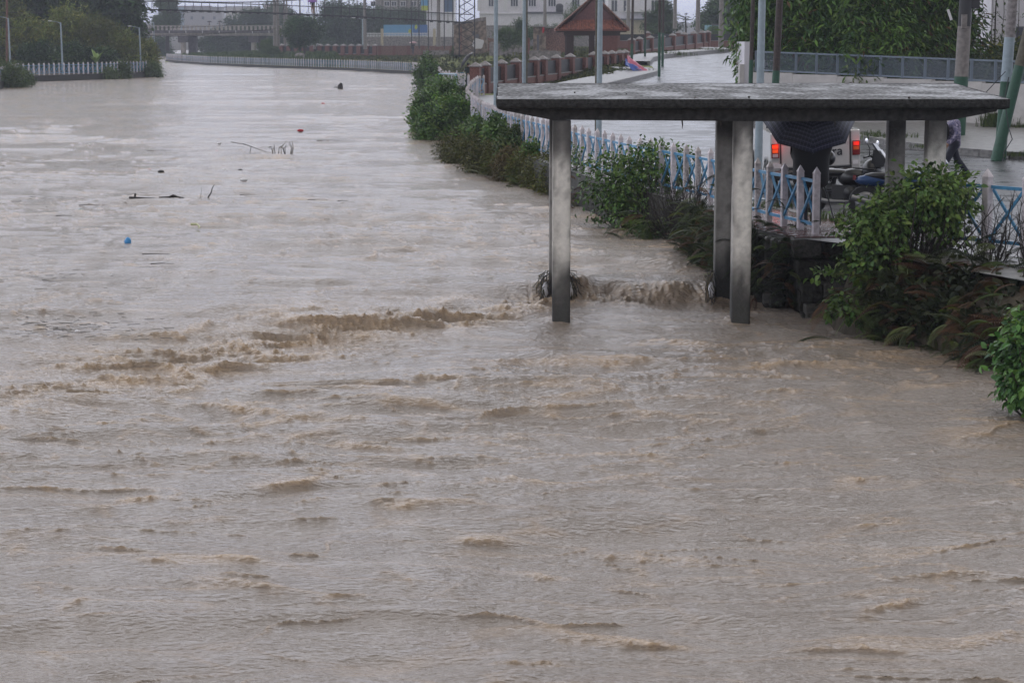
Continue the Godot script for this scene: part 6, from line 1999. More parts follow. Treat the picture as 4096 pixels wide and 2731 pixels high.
func tail_lamp(t: Node3D, at: Vector3, lit: Array):
	# from the top: brake lamp, turn lamp, reversing lamp
	var h := part(t, "tail_light", unit_box(), M.lamp_red, T(at, Vector3(0.155, 0.30, 0.07)))
	var ms := [M.glow_red, M.lamp_amber, M.lamp_clear]
	for k in 3:
		part(h, ["brake_lamp", "turn_lamp", "reversing_lamp"][k], unit_box(), lit[k], T(Vector3(0, 0.30 - k * 0.31, 0.35), Vector3(0.74, 0.25, 0.5)))

func make_vehicles():
	var yg := 0.94
	var t := thing("pickup_truck", "silver pickup truck with lit red tail lights behind the man with the checked umbrella", "pickup", Vector3(6.40, yg + 0.02, -42.0), -0.02)
	t.rotation.z = 0.045
	var ax := Basis(Vector3(0, 0, -1), Vector3(0, 1, 0), Vector3(1, 0, 0))   # prism x -> -z (forward), z -> x
	var b := MB.new()
	# load bed: side walls, floor, tailgate
	for s in [-1.0, 1.0]:
		b.prism([Vector2(0.0, 0.55), Vector2(0.35, 0.5), Vector2(2.2, 0.5), Vector2(2.2, 1.36), Vector2(0.05, 1.36)], s * 0.90 - 0.035, s * 0.90 + 0.035, ax)
	b.box(Vector3(0, 0.62, -1.1), Vector3(1.75, 0.1, 2.1))
	b.box(Vector3(0, 0.98, -2.17), Vector3(1.75, 0.75, 0.06))
	part(t, "load_bed", b.mesh(), M.car_silver)
	b = MB.new()
	b.bev(Vector3(0, 0.98, 0.0), Vector3(1.44, 0.74, 0.07), 0.02)
	var tg := part(t, "tailgate", b.mesh(), M.car_silver)
	part(tg, "crease", unit_box(), M.car_silver, T(Vector3(0, 1.13, 0.038), Vector3(1.40, 0.05, 0.03)))
	for sx in [-0.73, 0.73]:
		part(t, "panel_seam", unit_box(), M.black_steel, T(Vector3(sx, 0.96, 0.012), Vector3(0.018, 0.78, 0.05)))
	part(t, "panel_seam", unit_box(), M.black_steel, T(Vector3(0, 0.595, 0.02), Vector3(1.5, 0.02, 0.05)))
	part(tg, "handle", unit_box(), M.black_steel, T(Vector3(0, 1.22, 0.045), Vector3(0.22, 0.07, 0.03)))
	var tx := text_mesh("mahindra", 0.235, 0.02)
	part(tg, "lettering", tx, M.black_steel, T(Vector3(0.02, 0.92, 0.046)))
	part(tg, "small_lettering", text_mesh("crde", 0.07, 0.01), M.frame_dark, T(Vector3(0.56, 1.20, 0.042)))
	for s in [-1.0, 1.0]:
		b = MB.new()
		b.bev(Vector3(s * 0.83, 0.95, -0.03), Vector3(0.21, 0.82, 0.1), 0.025)
		part(t, "rear_corner", b.mesh(), M.car_silver)
		part(t, "reflector", unit_box(), M.white_trim, T(Vector3(s * 0.83, 0.68, 0.03), Vector3(0.12, 0.08, 0.02)))
	tail_lamp(t, Vector3(-0.845, 0.98, 0.03), [M.glow_red_hot, M.glow_amber, M.lamp_clear])
	tail_lamp(t, Vector3(0.845, 0.98, 0.03), [M.glow_red, M.lamp_amber, M.lamp_red])
	b = MB.new()
	b.bev(Vector3(0, 0.47, 0.09), Vector3(1.84, 0.20, 0.22), 0.04)
	part(t, "bumper", b.mesh(), M.black_steel)
	var pl := part(t, "number_plate", unit_box(), M.white_trim, T(Vector3(0.18, 0.50, 0.21), Vector3(0.34, 0.19, 0.015)))
	part(pl, "red_mark", text_mesh("8", 0.8, 0.3), M.red_cloth, T(Vector3(0.1, 0, 0.6), Vector3(0.5, 1, 1)))
	part(t, "sticker", unit_box(), M.white_trim, T(Vector3(-0.80, 0.66, 0.035), Vector3(0.16, 0.09, 0.01)))
	# cab
	b = MB.new()
	b.prism([Vector2(2.22, 0.5), Vector2(5.0, 0.5), Vector2(5.05, 0.95), Vector2(4.9, 1.15), Vector2(3.85, 1.28), Vector2(2.22, 1.30)], -0.91, 0.91, ax)
	part(t, "cab_body", b.mesh(), M.car_silver)
	b = MB.new()
	b.prism([Vector2(2.24, 1.30), Vector2(3.85, 1.28), Vector2(3.25, 1.95), Vector2(2.38, 1.98)], -0.80, 0.80, ax)
	part(t, "cab_glass", b.mesh(), M.window_dark)
	b = MB.new()
	var roof := []
	for i in 9:
		var row := []
		for k in 11:
			var u := k / 10.0 * 2.0 - 1.0
			row.append(Vector3(u * 0.82, 2.02 + 0.22 * (1.0 - u * u * u * u) - 0.03 * absf(i - 4.0) / 4.0, lerpf(-2.3, -3.4, i / 8.0)))
		roof.append(row)
	b.sheet(roof, true)
	for s in [-1.0, 1.0]:
		b.bar(Vector3(s * 0.80, 2.0, -2.3), Vector3(s * 0.80, 2.0, -3.4), 0.05, 0.06)
		b.bar(Vector3(s * 0.82, 1.28, -2.27), Vector3(s * 0.80, 2.02, -2.36), 0.08, 0.07)
	part(t, "cab_roof", b.mesh(), M.car_silver)
	b = MB.new()
	b.tube([Vector3(-0.66, 1.42, -2.1), Vector3(-0.60, 2.10, -2.12), Vector3(0.0, 2.20, -2.12), Vector3(0.60, 2.10, -2.12), Vector3(0.66, 1.42, -2.1)], [0.03, 0.03, 0.03, 0.03, 0.03], 8)
	part(t, "roll_bar", b.mesh(), M.black_steel)
	for q in [[-0.86, -0.85], [0.86, -0.85], [-0.86, -4.15], [0.86, -4.15]]:
		make_wheel(t, Vector3(q[0], 0.36, q[1]), 0.36, 0.24)
		b = MB.new()
		b.lathe(Vector3(q[0] + signf(q[0]) * 0.05, 0.36, q[1]), [Vector2(0.40, -0.05), Vector2(0.46, -0.05), Vector2(0.46, 0.05), Vector2(0.40, 0.05)], 20, Basis(Vector3.FORWARD, PI * 0.5))
		part(t, "wheel_arch", b.mesh(), M.black_steel)
	part(t, "chassis", unit_box(), M.black_steel, T(Vector3(0, 0.42, -2.4), Vector3(1.3, 0.16, 4.6)))
	for s in [-1.0, 1.0]:
		var l := OmniLight3D.new()
		l.name = "tail_glow"
		l.light_color = Color(1.0, 0.12, 0.05)
		l.light_energy = 0.035 if s < 0 else 0.02
		l.light_size = 0.08
		l.omni_range = 60.0
		l.omni_attenuation = 2.0
		l.shadow_enabled = true
		l.position = Vector3(6.40 + s * 0.845, yg + 1.10 + s * 0.04, -41.85)
		add_child(l)
	# white car up the road
	var c := thing("white_car", "white car seen past the white gate wall up the road", "car", Vector3(22.78, road_y(190) + 0.02, -190.0), 0.15)
	b = MB.new()
	b.prism([Vector2(0, 0.3), Vector2(4.0, 0.3), Vector2(4.0, 0.75), Vector2(3.0, 0.95), Vector2(2.3, 1.45), Vector2(0.7, 1.48), Vector2(0.1, 0.98), Vector2(0, 0.8)], -0.82, 0.82, ax)
	part(c, "body", b.mesh(), M.car_white)
	b = MB.new()
	b.prism([Vector2(0.14, 1.02), Vector2(0.66, 1.40), Vector2(0.70, 1.38), Vector2(0.2, 1.0)], -0.7, 0.7, ax, Vector3(0, 0, 0.03))
	part(c, "rear_window", b.mesh(), M.window_dark)
	for s in [-1.0, 1.0]:
		part(c, "side_window", unit_box(), M.window_dark, T(Vector3(s * 0.82, 1.18, -1.6), Vector3(0.02, 0.34, 1.5)))
		part(c, "tail_light", unit_box(), M.lamp_red, T(Vector3(s * 0.72, 0.85, 0.02), Vector3(0.2, 0.26, 0.06)))
		for z in [-0.7, -3.3]:
			make_wheel(c, Vector3(s * 0.75, 0.3, z), 0.3, 0.2)
	motorcycle("black motorcycle with round mirrors parked beside the man with the checked umbrella", Vector3(6.22, 0.96, -37.2), -0.45, M.bike_black)
	motorcycle("blue motorcycle half hidden behind the largest leafy bush", Vector3(7.12, 0.96, -36.3), -0.35, M.bike_blue)

func motorcycle(label: String, at: Vector3, yaw: float, paint: Material):
	# front along +x
	var t := thing("motorcycle", label, "motorcycle", at, yaw, "motorcycles parked on the road")
	t.rotation.x = -0.10
	t.scale = Vector3.ONE * 1.08
	for x in [-0.64, 0.64]:
		make_wheel(t, Vector3(x, 0.29, 0), 0.29, 0.10, false)
	var b := MB.new()
	b.tube([Vector3(0.64, 0.29, 0.08), Vector3(0.47, 0.86, 0.07)], [0.03, 0.03], 8)
	b.tube([Vector3(0.64, 0.29, -0.08), Vector3(0.47, 0.86, -0.07)], [0.03, 0.03], 8)
	part(t, "fork", b.mesh(), M.bike_black)
	b = MB.new()
	for k in 7:
		var a := -0.4 + k * 0.33
		var a2 := a + 0.34
		b.bar(Vector3(0.64 + cos(a + 0.6) * 0.335, 0.29 + sin(a + 0.6) * 0.335, 0), Vector3(0.64 + cos(a2 + 0.6) * 0.335, 0.29 + sin(a2 + 0.6) * 0.335, 0), 0.15, 0.03)
	part(t, "mudguard", b.mesh(), paint)
	b = MB.new()
	b.ball(Vector3(0.12, 0.66, 0), Vector3(0.30, 0.17, 0.17), 8, 14)
	b.ball(Vector3(0.42, 0.78, 0), Vector3(0.17, 0.22, 0.21), 8, 12)
	b.ball(Vector3(-0.55, 0.66, 0), Vector3(0.30, 0.10, 0.12), 8, 12)
	part(t, "body_panels", b.mesh(), paint)
	b = MB.new()
	b.ball(Vector3(-0.28, 0.74, 0), Vector3(0.42, 0.075, 0.15), 8, 14)
	part(t, "seat", b.mesh(), M.seat_black)
	b = MB.new()
	b.box(Vector3(-0.02, 0.38, 0), Vector3(0.42, 0.30, 0.24))
	b.lathe(Vector3(0.1, 0.40, 0), [Vector2(0, -0.17), Vector2(0.11, -0.17), Vector2(0.12, 0.0), Vector2(0.11, 0.17), Vector2(0, 0.17)], 14, Basis(Vector3.RIGHT, PI * 0.5))
	part(t, "engine", b.mesh(), M.bike_grey)
	b = MB.new()
	b.tube([Vector3(0.1, 0.25, 0.14), Vector3(-0.3, 0.24, 0.17), Vector3(-0.85, 0.36, 0.18)], [0.025, 0.04, 0.055], 10)
	part(t, "exhaust", b.mesh(), M.rim_steel)
	b = MB.new()
	b.tube([Vector3(0.38, 1.0, -0.38), Vector3(0.44, 1.04, -0.2), Vector3(0.47, 0.98, 0), Vector3(0.44, 1.04, 0.2), Vector3(0.38, 1.0, 0.38)], [0.022, 0.016, 0.018, 0.016, 0.022], 8)
	part(t, "handlebar", b.mesh(), M.bike_black)
	# nose fairing with a small screen
	b = MB.new()
	b.prism([Vector2(0.44, 0.84), Vector2(0.66, 0.86), Vector2(0.70, 0.97), Vector2(0.55, 1.14), Vector2(0.47, 1.14)], -0.15, 0.15)
	part(t, "fairing", b.mesh(), paint)
	b = MB.new()
	b.quad(Vector3(0.705, 0.975, 0.12), Vector3(0.705, 0.975, -0.12), Vector3(0.56, 1.16, -0.09), Vector3(0.56, 1.16, 0.09))
	part(t, "headlight", b.mesh(), M.lamp_clear)
	b = MB.new()
	b.prism([Vector2(0.53, 1.10), Vector2(0.56, 1.12), Vector2(0.45, 1.26), Vector2(0.43, 1.25)], -0.13, 0.13)
	part(t, "wind_screen", b.mesh(), M.window_dark)
	for s in [-1.0, 1.0]:
		b = MB.new()
		b.tube([Vector3(0.43, 1.03, s * 0.22), Vector3(0.44, 1.16, s * 0.27), Vector3(0.40, 1.25, s * 0.31)], [0.008, 0.008, 0.008], 6)
		var st := part(t, "mirror_stalk", b.mesh(), M.bike_black)
		b = MB.new()
		b.ball(Vector3(0.40, 1.28, s * 0.35), Vector3(0.02, 0.05, 0.085), 7, 12)
		part(st, "mirror", b.mesh(), M.mirror)
	b = MB.new()
	b.tube([Vector3(0.0, 0.3, 0.12), Vector3(0.05, 0.02, 0.3)], [0.015, 0.015], 6)
	part(t, "side_stand", b.mesh(), M.bike_black)
	part(t, "tail_light", unit_box(), M.lamp_red, T(Vector3(-0.84, 0.70, 0), Vector3(0.05, 0.08, 0.14)))
	b = MB.new()
	b.tube([Vector3(-0.5, 0.84, 0.12), Vector3(-0.86, 0.86, 0.1), Vector3(-0.86, 0.86, -0.1), Vector3(-0.5, 0.84, -0.12)], [0.014, 0.014, 0.014, 0.014], 6)
	part(t, "grab_rail", b.mesh(), M.bike_grey)

# ---------------------------------------------------------------- people
# a smooth surface round tapered bones [a, b, ra, rb], by surface nets
func flesh(bones: Array, cell: float, k := 0.03, grow := 0.0) -> ArrayMesh:
	var lo := Vector3.INF
	var hi := -Vector3.INF
	for q in bones:
		var r: float = maxf(q[2], q[3]) + grow + cell * 2.0
		for p in [q[0], q[1]]:
			lo = lo.min(p - Vector3.ONE * r)
			hi = hi.max(p + Vector3.ONE * r)
	var n := Vector3i(((hi - lo) / cell).ceil()) + Vector3i.ONE
	var f := PackedFloat32Array()
	f.resize(n.x * n.y * n.z)
	f.fill(1.0)
	for q in bones:
		var a: Vector3 = q[0]
		var ab: Vector3 = q[1] - a
		var l2 := maxf(ab.length_squared(), 1e-9)
		var r: float = maxf(q[2], q[3]) + grow + cell * 2.5 + k
		var i0 := Vector3i(((q[0].min(q[1]) - Vector3.ONE * r - lo) / cell).floor()).clamp(Vector3i.ZERO, n - Vector3i.ONE)
		var i1 := Vector3i(((q[0].max(q[1]) + Vector3.ONE * r - lo) / cell).ceil()).clamp(Vector3i.ZERO, n - Vector3i.ONE)
		for z in range(i0.z, i1.z + 1):
			for y in range(i0.y, i1.y + 1):
				var at := (z * n.y + y) * n.x
				for x in range(i0.x, i1.x + 1):
					var p := lo + Vector3(x, y, z) * cell - a
					var t := clampf(p.dot(ab) / l2, 0.0, 1.0)
					var d: float = (p - ab * t).length() - lerpf(q[2], q[3], t) - grow
					var g := f[at + x]
					var h := maxf(k - absf(d - g), 0.0) / k
					f[at + x] = minf(d, g) - h * h * k * 0.25
	var b := MB.new()
	var ids := PackedInt32Array()
	ids.resize(f.size())
	ids.fill(-1)
	var step := [1, n.x, n.x * n.y]
	for z in n.z - 1:
		for y in n.y - 1:
			for x in n.x - 1:
				var at := (z * n.y + y) * n.x + x
				var sum := Vector3.ZERO
				var cnt := 0
				var c := []
				for m in 8:
					c.append(f[at + (m & 1) + ((m >> 1) & 1) * n.x + (m >> 2) * step[2]])
				if (c.min() >= 0.0) or (c.max() < 0.0):
					continue
				for e in [[0, 1], [2, 3], [4, 5], [6, 7], [0, 2], [1, 3], [4, 6], [5, 7], [0, 4], [1, 5], [2, 6], [3, 7]]:
					var u: float = c[e[0]]
					var v: float = c[e[1]]
					if (u < 0.0) != (v < 0.0):
						var s := u / (u - v)
						var p0 := Vector3(e[0] & 1, (e[0] >> 1) & 1, e[0] >> 2)
						var p1 := Vector3(e[1] & 1, (e[1] >> 1) & 1, e[1] >> 2)
						sum += p0.lerp(p1, s)
						cnt += 1
				var g := Vector3(c[1] + c[3] + c[5] + c[7] - c[0] - c[2] - c[4] - c[6], c[2] + c[3] + c[6] + c[7] - c[0] - c[1] - c[4] - c[5], c[4] + c[5] + c[6] + c[7] - c[0] - c[1] - c[2] - c[3]).normalized()
				ids[at] = b.vert(lo + (Vector3(x, y, z) + sum / cnt) * cell, g)
	for z in range(1, n.z - 1):
		for y in range(1, n.y - 1):
			for x in range(1, n.x - 1):
				var at := (z * n.y + y) * n.x + x
				for ax in 3:
					var o: int = at + step[ax]
					if (f[at] < 0.0) == (f[o] < 0.0):
						continue
					var s1: int = step[(ax + 1) % 3]
					var s2: int = step[(ax + 2) % 3]
					var q := [ids[at - s1 - s2], ids[at - s2], ids[at], ids[at - s1]]
					if q.min() < 0:
						continue
					if f[at] < 0.0:
						b.ix.append_array([q[0], q[2], q[1], q[0], q[3], q[2]])
					else:
						b.ix.append_array([q[0], q[1], q[2], q[0], q[2], q[3]])
	return b.mesh()

func hand_bones(wrist: Vector3, dirv: Vector3, palm_n: Vector3) -> Array:
	var x := dirv.cross(palm_n).normalized()
	var out := [[wrist, wrist + dirv * 0.045, 0.022, 0.024]]
	for k in 4:
		var base := wrist + dirv * 0.075 + x * (k - 1.5) * 0.020
		out.append([wrist + dirv * 0.02 + x * (k - 1.5) * 0.012, base, 0.014, 0.010])
		var l: float = [0.062, 0.074, 0.070, 0.054][k]
		var mid := base + (dirv + palm_n * 0.35).normalized() * l * 0.5
		out.append([base, mid, 0.0095, 0.009])
		out.append([mid, mid + (dirv * 0.6 + palm_n * 0.8).normalized() * l * 0.5, 0.009, 0.007])
	var th := wrist + dirv * 0.025 - x * 0.028
	var tm := th + (dirv * 0.6 - x * 0.7 + palm_n * 0.4).normalized() * 0.035
	out.append([th, tm, 0.012, 0.0105])
	out.append([tm, tm + (dirv + palm_n * 0.5).normalized() * 0.03, 0.010, 0.008])
	return out

# a standing or walking figure; hands and feet are given, elbows and knees follow. Faces -z before turning.
func person(label: String, at: Vector3, yaw: float, lh: Vector3, rh: Vector3, lf: Vector3, rf: Vector3, cell: float, shirt: Material, legs: Material, shoe: Material, hair: Material, bulk := 0.0) -> Node3D:
	var t := thing("person", label, "person", at, yaw)
	var pelvis := Vector3(0, 0.93, 0)
	var chest := Vector3(0, 1.30, -0.02)
	var neck := Vector3(0, 1.47, -0.01)
	var head := Vector3(0, 1.61, -0.03)
	var body := [[pelvis, chest, 0.115, 0.135], [chest, neck, 0.10, 0.055], [neck, head, 0.055, 0.075], [head, head + Vector3(0, 0.03, 0.01), 0.088, 0.092], [head + Vector3(0, -0.06, -0.045), head + Vector3(0, -0.02, -0.06), 0.045, 0.04], [head + Vector3(0, -0.01, -0.095), head + Vector3(0, -0.035, -0.112), 0.010, 0.014], [head + Vector3(0.085, -0.01, 0), head + Vector3(0.09, 0.02, 0.01), 0.016, 0.018], [head + Vector3(-0.085, -0.01, 0), head + Vector3(-0.09, 0.02, 0.01), 0.016, 0.018]]
	var top := [[pelvis + Vector3(0, 0.0, 0), chest, 0.135 + bulk, 0.150 + bulk], [chest + Vector3(-0.1, 0.05, 0), chest + Vector3(0.1, 0.05, 0), 0.10 + bulk * 0.7, 0.10 + bulk * 0.7], [chest, neck + Vector3(0, -0.03, 0), 0.12, 0.065]]
	if bulk > 0.05:
		for s in [-0.15, 0.15]:
			top.append([Vector3(s, 0.82, 0.0), Vector3(s, 1.34, 0.0), 0.15, 0.14])
	var low := [[pelvis + Vector3(-0.05, 0.02, 0), pelvis + Vector3(0.05, 0.02, 0), 0.128, 0.128]]
	for s in [-1.0, 1.0]:
		var sh := Vector3(s * 0.185, 1.40, 0)
		var w: Vector3 = lh if s < 0 else rh
		var el := sh.lerp(w, 0.5) + Vector3(s * 0.07, -0.03, 0.09) * (0.0 if bulk > 0.05 else 1.0) * clampf(1.3 - sh.distance_to(w), 0.15, 1.0) * 1.3
		body.append([sh, el, 0.048, 0.040])
		body.append([el, w, 0.040, 0.027])
		top.append([chest + Vector3(s * 0.1, 0.08, 0), sh, 0.08, 0.072 + bulk * 0.5])
		top.append([sh, el, 0.070 + bulk * 0.6, 0.056 + bulk * 0.6])
		top.append([el, el.lerp(w, 0.9), 0.055 + bulk * 0.5, 0.042 + bulk * 0.4])
		var hip := pelvis + Vector3(s * 0.09, -0.02, 0)
		var ft: Vector3 = lf if s < 0 else rf
		var ank := ft + Vector3(0, 0.085, 0.02)
		var kn := hip.lerp(ank, 0.5) + Vector3(s * 0.01, 0.02, -0.05 - 0.5 * clampf(0.84 - hip.distance_to(ank), 0.0, 0.3))
		body.append([hip, kn, 0.080, 0.052])
		body.append([kn, ank, 0.052, 0.036])
		low.append([hip, kn, 0.098, 0.070])
		low.append([kn, ank + Vector3(0, 0.0, 0), 0.070, 0.058])
		part(t, "shoe", flesh([[ank + Vector3(0, -0.03, 0.0), ank + Vector3(0, -0.02, 0.0), 0.042, 0.042], [ft + Vector3(0, 0.045, 0.04), ft + Vector3(0, 0.035, -0.16), 0.042, 0.034]], maxf(cell * 0.5, 0.008), 0.02), shoe)
		if cell < 0.025:
			part(t, "hand", flesh(hand_bones(w, (w - el).normalized(), Vector3(-s, 0, 0.2).normalized()), 0.007, 0.008), M.skin)
		else:
			body.append([w, w + (w - el).normalized() * 0.12, 0.035, 0.025])
	part(t, "body", flesh(body, cell * 0.8, 0.025), M.skin)
	part(t, "shirt", flesh(top, cell, 0.05 if bulk < 0.05 else 0.14), shirt)
	part(t, "trousers", flesh(low, cell, 0.03), legs)
	part(t, "hair", flesh([[head + Vector3(0, 0.045, 0.025), head + Vector3(0, 0.06, -0.02), 0.094, 0.088], [head + Vector3(0, 0.0, 0.05), head + Vector3(0, -0.05, 0.05), 0.07, 0.06]], maxf(cell * 0.7, 0.012), 0.02), hair)
	return t

func umbrella(label: String, hub: Vector3, tilt: Basis, r: float, m: Material, shaft: float, deep := 0.42):
	# canopy of eight panels round +y, its top at the hub
	var t := thing("umbrella", label, "umbrella", hub)
	t.basis = tilt
	for k in 8:
		var b := MB.new()
		var rows := []
		for i in 9:
			var u := i / 8.0
			var row := []
			for j in 7:
				var v := j / 6.0
				var a := (k + v) * TAU / 8.0
				var dip := 1.0 - 0.09 * sin(PI * v) * u * u
				var rr_ := r * sin(u * 1.25) / sin(1.25) * dip
				row.append(Vector3(cos(a) * rr_, -r * deep * (1.0 - cos(u * 1.25)) / (1.0 - cos(1.25)) + 0.05 * r * sin(PI * v) * u * (1.0 - u), sin(a) * rr_))
			rows.append(row)
		b.sheet(rows, true)
		# print runs square to each panel
		for i in b.v.size():
			var p := b.v[i]
			var q := Vector2(p.x, p.z).rotated(-(k + 0.5) * TAU / 8.0)
			b.u[i] = Vector2(q.x, q.y) * 2.2
			b.n[i] = (b.v[i] + Vector3(0, r * 0.75, 0)).normalized()
		part(t, "canopy_panel", b.mesh(), m)
	for k in 8:
		var a := k * TAU / 8.0
		var b := MB.new()
		var pts := []
		for i in 7:
			var u := i / 6.0
			pts.append(Vector3(cos(a) * r * sin(u * 1.25) / sin(1.25), -r * deep * (1.0 - cos(u * 1.25)) / (1.0 - cos(1.25)) - 0.012, sin(a) * r * sin(u * 1.25) / sin(1.25)))
		b.tube(pts, [0.004, 0.004, 0.004, 0.004, 0.004, 0.004, 0.004], 4)
		part(t, "rib", b.mesh(), M.black_steel)
	var s := MB.new()
	s.tube([Vector3(0, 0.06, 0), Vector3(0, -shaft, 0)], [0.007, 0.007], 6)
	part(t, "shaft", s.mesh(), M.rim_steel)
	s = MB.new()
	s.tube([Vector3(0, -shaft, 0), Vector3(0, -shaft - 0.12, 0)], [0.014, 0.016], 8)
	part(t, "handle", s.mesh(), M.black_steel)
	return t

func make_people():
	var im := Image.create(128, 128, false, Image.FORMAT_RGB8)
	im.fill(Color(0.19, 0.20, 0.29))
	for k in range(0, 128, 16):
		im.fill_rect(Rect2i(k, 0, 1, 128), Color(0.46, 0.48, 0.58))
		im.fill_rect(Rect2i(0, k, 128, 1), Color(0.46, 0.48, 0.58))
		im.fill_rect(Rect2i(k + 7, 0, 4, 128), Color(0.10, 0.11, 0.17))
	var chk := StandardMaterial3D.new()
	chk.resource_name = "checked_cloth"
	chk.albedo_texture = ImageTexture.create_from_image(im)
	chk.roughness = 0.45
	chk.cull_mode = BaseMaterial3D.CULL_DISABLED
	var feet := Vector3(4.93, 1.12, -33.0)
	person("man in black jacket and dark jeans with white shoes under the checked umbrella", feet, 0.0, Vector3(-0.20, 1.12, -0.28), Vector3(0.12, 1.30, -0.30), Vector3(-0.10, 0, 0.02), Vector3(0.13, 0, -0.05), 0.024, M.cloth_black, M.jeans, M.shoe_white, M.hair, 0.055)
	var tb := Basis(Vector3.RIGHT, deg_to_rad(44.0))
	var hub := Vector3(4.86, 2.93, -32.93) + tb * Vector3(0, 0.32, 0)
	umbrella("dark blue checked umbrella tilted over the man at the fence end", hub, tb, 0.78, chk, 0.95, 0.40)
	# tripod at the man's feet
	var tp := thing("tripod", "thin black tripod standing beside the man's feet", "tripod", Vector3(5.02, 1.13, -33.35))
	for q in [Vector3(-0.30, 0, 0.15), Vector3(0.36, 0, 0.30), Vector3(0.05, 0, -0.45)]:
		var b := MB.new()
		b.tube([q, q * 0.55 + Vector3(0, 0.6, 0), Vector3(0, 1.12, 0)], [0.011, 0.015, 0.018], 7)
		b.ball(q + Vector3(0, 0.02, 0), Vector3(0.022, 0.022, 0.022), 5, 8)
		part(tp, "leg", b.mesh(), M.black_steel)
	var hb := MB.new()
	hb.box(Vector3(0, 1.20, 0), Vector3(0.10, 0.12, 0.10))
	hb.tube([Vector3(0, 1.1, 0), Vector3(0, 1.3, 0)], [0.03, 0.03], 8)
	part(tp, "head", hb.mesh(), M.black_steel)
	var he := MB.new()
	he.ball(Vector3.ZERO, Vector3(0.13, 0.14, 0.15), 10, 16)
	single("helmet", he.mesh(), M.bike_black, "dark round helmet hanging at the black motorcycle's left mirror", "helmet", T(Vector3(5.72, 2.10, -36.2)))
	# the walking figure in camouflage
	var cam := StandardMaterial3D.new()
	cam.resource_name = "camouflage_cloth"
	cam.albedo_texture = ramp_tex(noise(88, 0.03, FastNoiseLite.TYPE_SIMPLEX_SMOOTH, 2), [[0.0, Color(0.20, 0.21, 0.33)], [0.38, Color(0.24, 0.26, 0.42)], [0.40, Color(0.54, 0.49, 0.55)], [0.58, Color(0.57, 0.54, 0.60)], [0.60, Color(0.33, 0.35, 0.51)], [0.72, Color(0.30, 0.32, 0.45)], [0.74, Color(0.78, 0.73, 0.80)]], 256)
	cam.uv1_triplanar = true
	cam.uv1_scale = Vector3.ONE * 1.6
	cam.roughness = 0.85
	person("person in blue-grey camouflage shirt and black boots walking left behind the right columns", Vector3(9.98, 0.95, -45.3), PI * 0.5, Vector3(-0.30, 0.95, -0.18), Vector3(0.30, 0.86, 0.12), Vector3(-0.08, 0.0, -0.30), Vector3(0.10, 0.16, 0.36), 0.024, cam, M.navy, M.boot, M.hair, 0.02)
	var bag := MB.new()
	bag.ball(Vector3.ZERO, Vector3(0.10, 0.22, 0.14), 10, 14)
	single("black_bag", bag.mesh(), M.cloth_black, "black bag held against the side of the person in camouflage", "bag", T(Vector3(9.73, 2.15, -45.1)))
	# far figures, each with an umbrella
	person("person in dark clothes under the black umbrella at the bay fence", Vector3(-2.68, 0.98, -124.5), 2.4, Vector3(-0.2, 1.1, -0.2), Vector3(0.12, 1.25, -0.28), Vector3(-0.09, 0, 0), Vector3(0.09, 0, 0), 0.03, M.green_dark, M.cloth_black, M.boot, M.hair, 0.03)
	umbrella("big black umbrella tilted steeply left above the bay fence", Vector3(-2.93, 3.02, -124.3), Basis(Vector3.BACK, deg_to_rad(52.0)), 0.62, M.umb_black, 0.9, 0.35)
	person("person in black top and bare legs under the purple umbrella on the footbridge", Vector3(-23.24, 7.0, -236.0), 0.3, Vector3(-0.2, 1.1, -0.2), Vector3(0.1, 1.3, -0.26), Vector3(-0.08, 0, 0.05), Vector3(0.08, 0, -0.05), 0.035, M.cloth_black, M.skin, M.boot, M.hair)
	umbrella("purple umbrella high on the suspension footbridge", Vector3(-23.24, 8.72, -236.0), Basis(Vector3.RIGHT, deg_to_rad(14.0)), 0.62, M.umb_purple, 0.85)
	person("person in dark clothes under the pink umbrella before the brick wall", Vector3(-15.72, 1.75, -321.0), 0.5, Vector3(-0.2, 1.1, -0.2), Vector3(0.1, 1.3, -0.26), Vector3(-0.08, 0, 0), Vector3(0.08, 0, 0), 0.04, M.cloth_black, M.navy, M.boot, M.hair)
	umbrella("pale pink umbrella in front of the solid brick wall", Vector3(-15.7, 3.72, -321.0), Basis.IDENTITY, 0.66, M.umb_pink, 0.85)
	for q in [[849.0, "dark umbrella of a walker on the far road bridge, right of its pale pier", M.umb_black], [890.0, "rightmost small umbrella on the far road bridge", M.umb_black]]:
		var x: float = (q[0] - 2048.0) / 8000.0 * 420.0
		person("hazy walker on the far road bridge " + ("above the span's middle" if q[0] < 870.0 else "further right"), Vector3(x, 5.83, -421.0), 1.4, Vector3(-0.2, 1.1, -0.2), Vector3(0.1, 1.3, -0.26), Vector3(-0.08, 0, 0.1), Vector3(0.08, 0, -0.1), 0.045, M.plaster_grey, M.navy, M.boot, M.hair)
		umbrella(q[1], Vector3(x, 7.75, -421.0), Basis.IDENTITY, 0.6, q[2], 0.8)

# ---------------------------------------------------------------- drifting things and heaps
func stick(called: String, label: String, pts: Array, r: float, m: Material, cat: String, group := "", at := Vector3.ZERO):
	var b := MB.new()
	var rad := []
	for k in pts.size():
		rad.append(r * (1.0 - 0.7 * k / (pts.size() - 1.0)))
	b.tube(pts, rad, 6)
	return single(called, b.mesh(), m, label, cat, T(at), group)

func lump(called: String, label: String, cat: String, at: Vector3, r: Vector3, m: Material, sd: int, group := "", rough := 0.35):
	var b := MB.new()
	b.ball(Vector3.ZERO, r, 10, 14, noise(sd, 0.03), rough)
	return single(called, b.mesh(), m, label, cat, T(at), group)

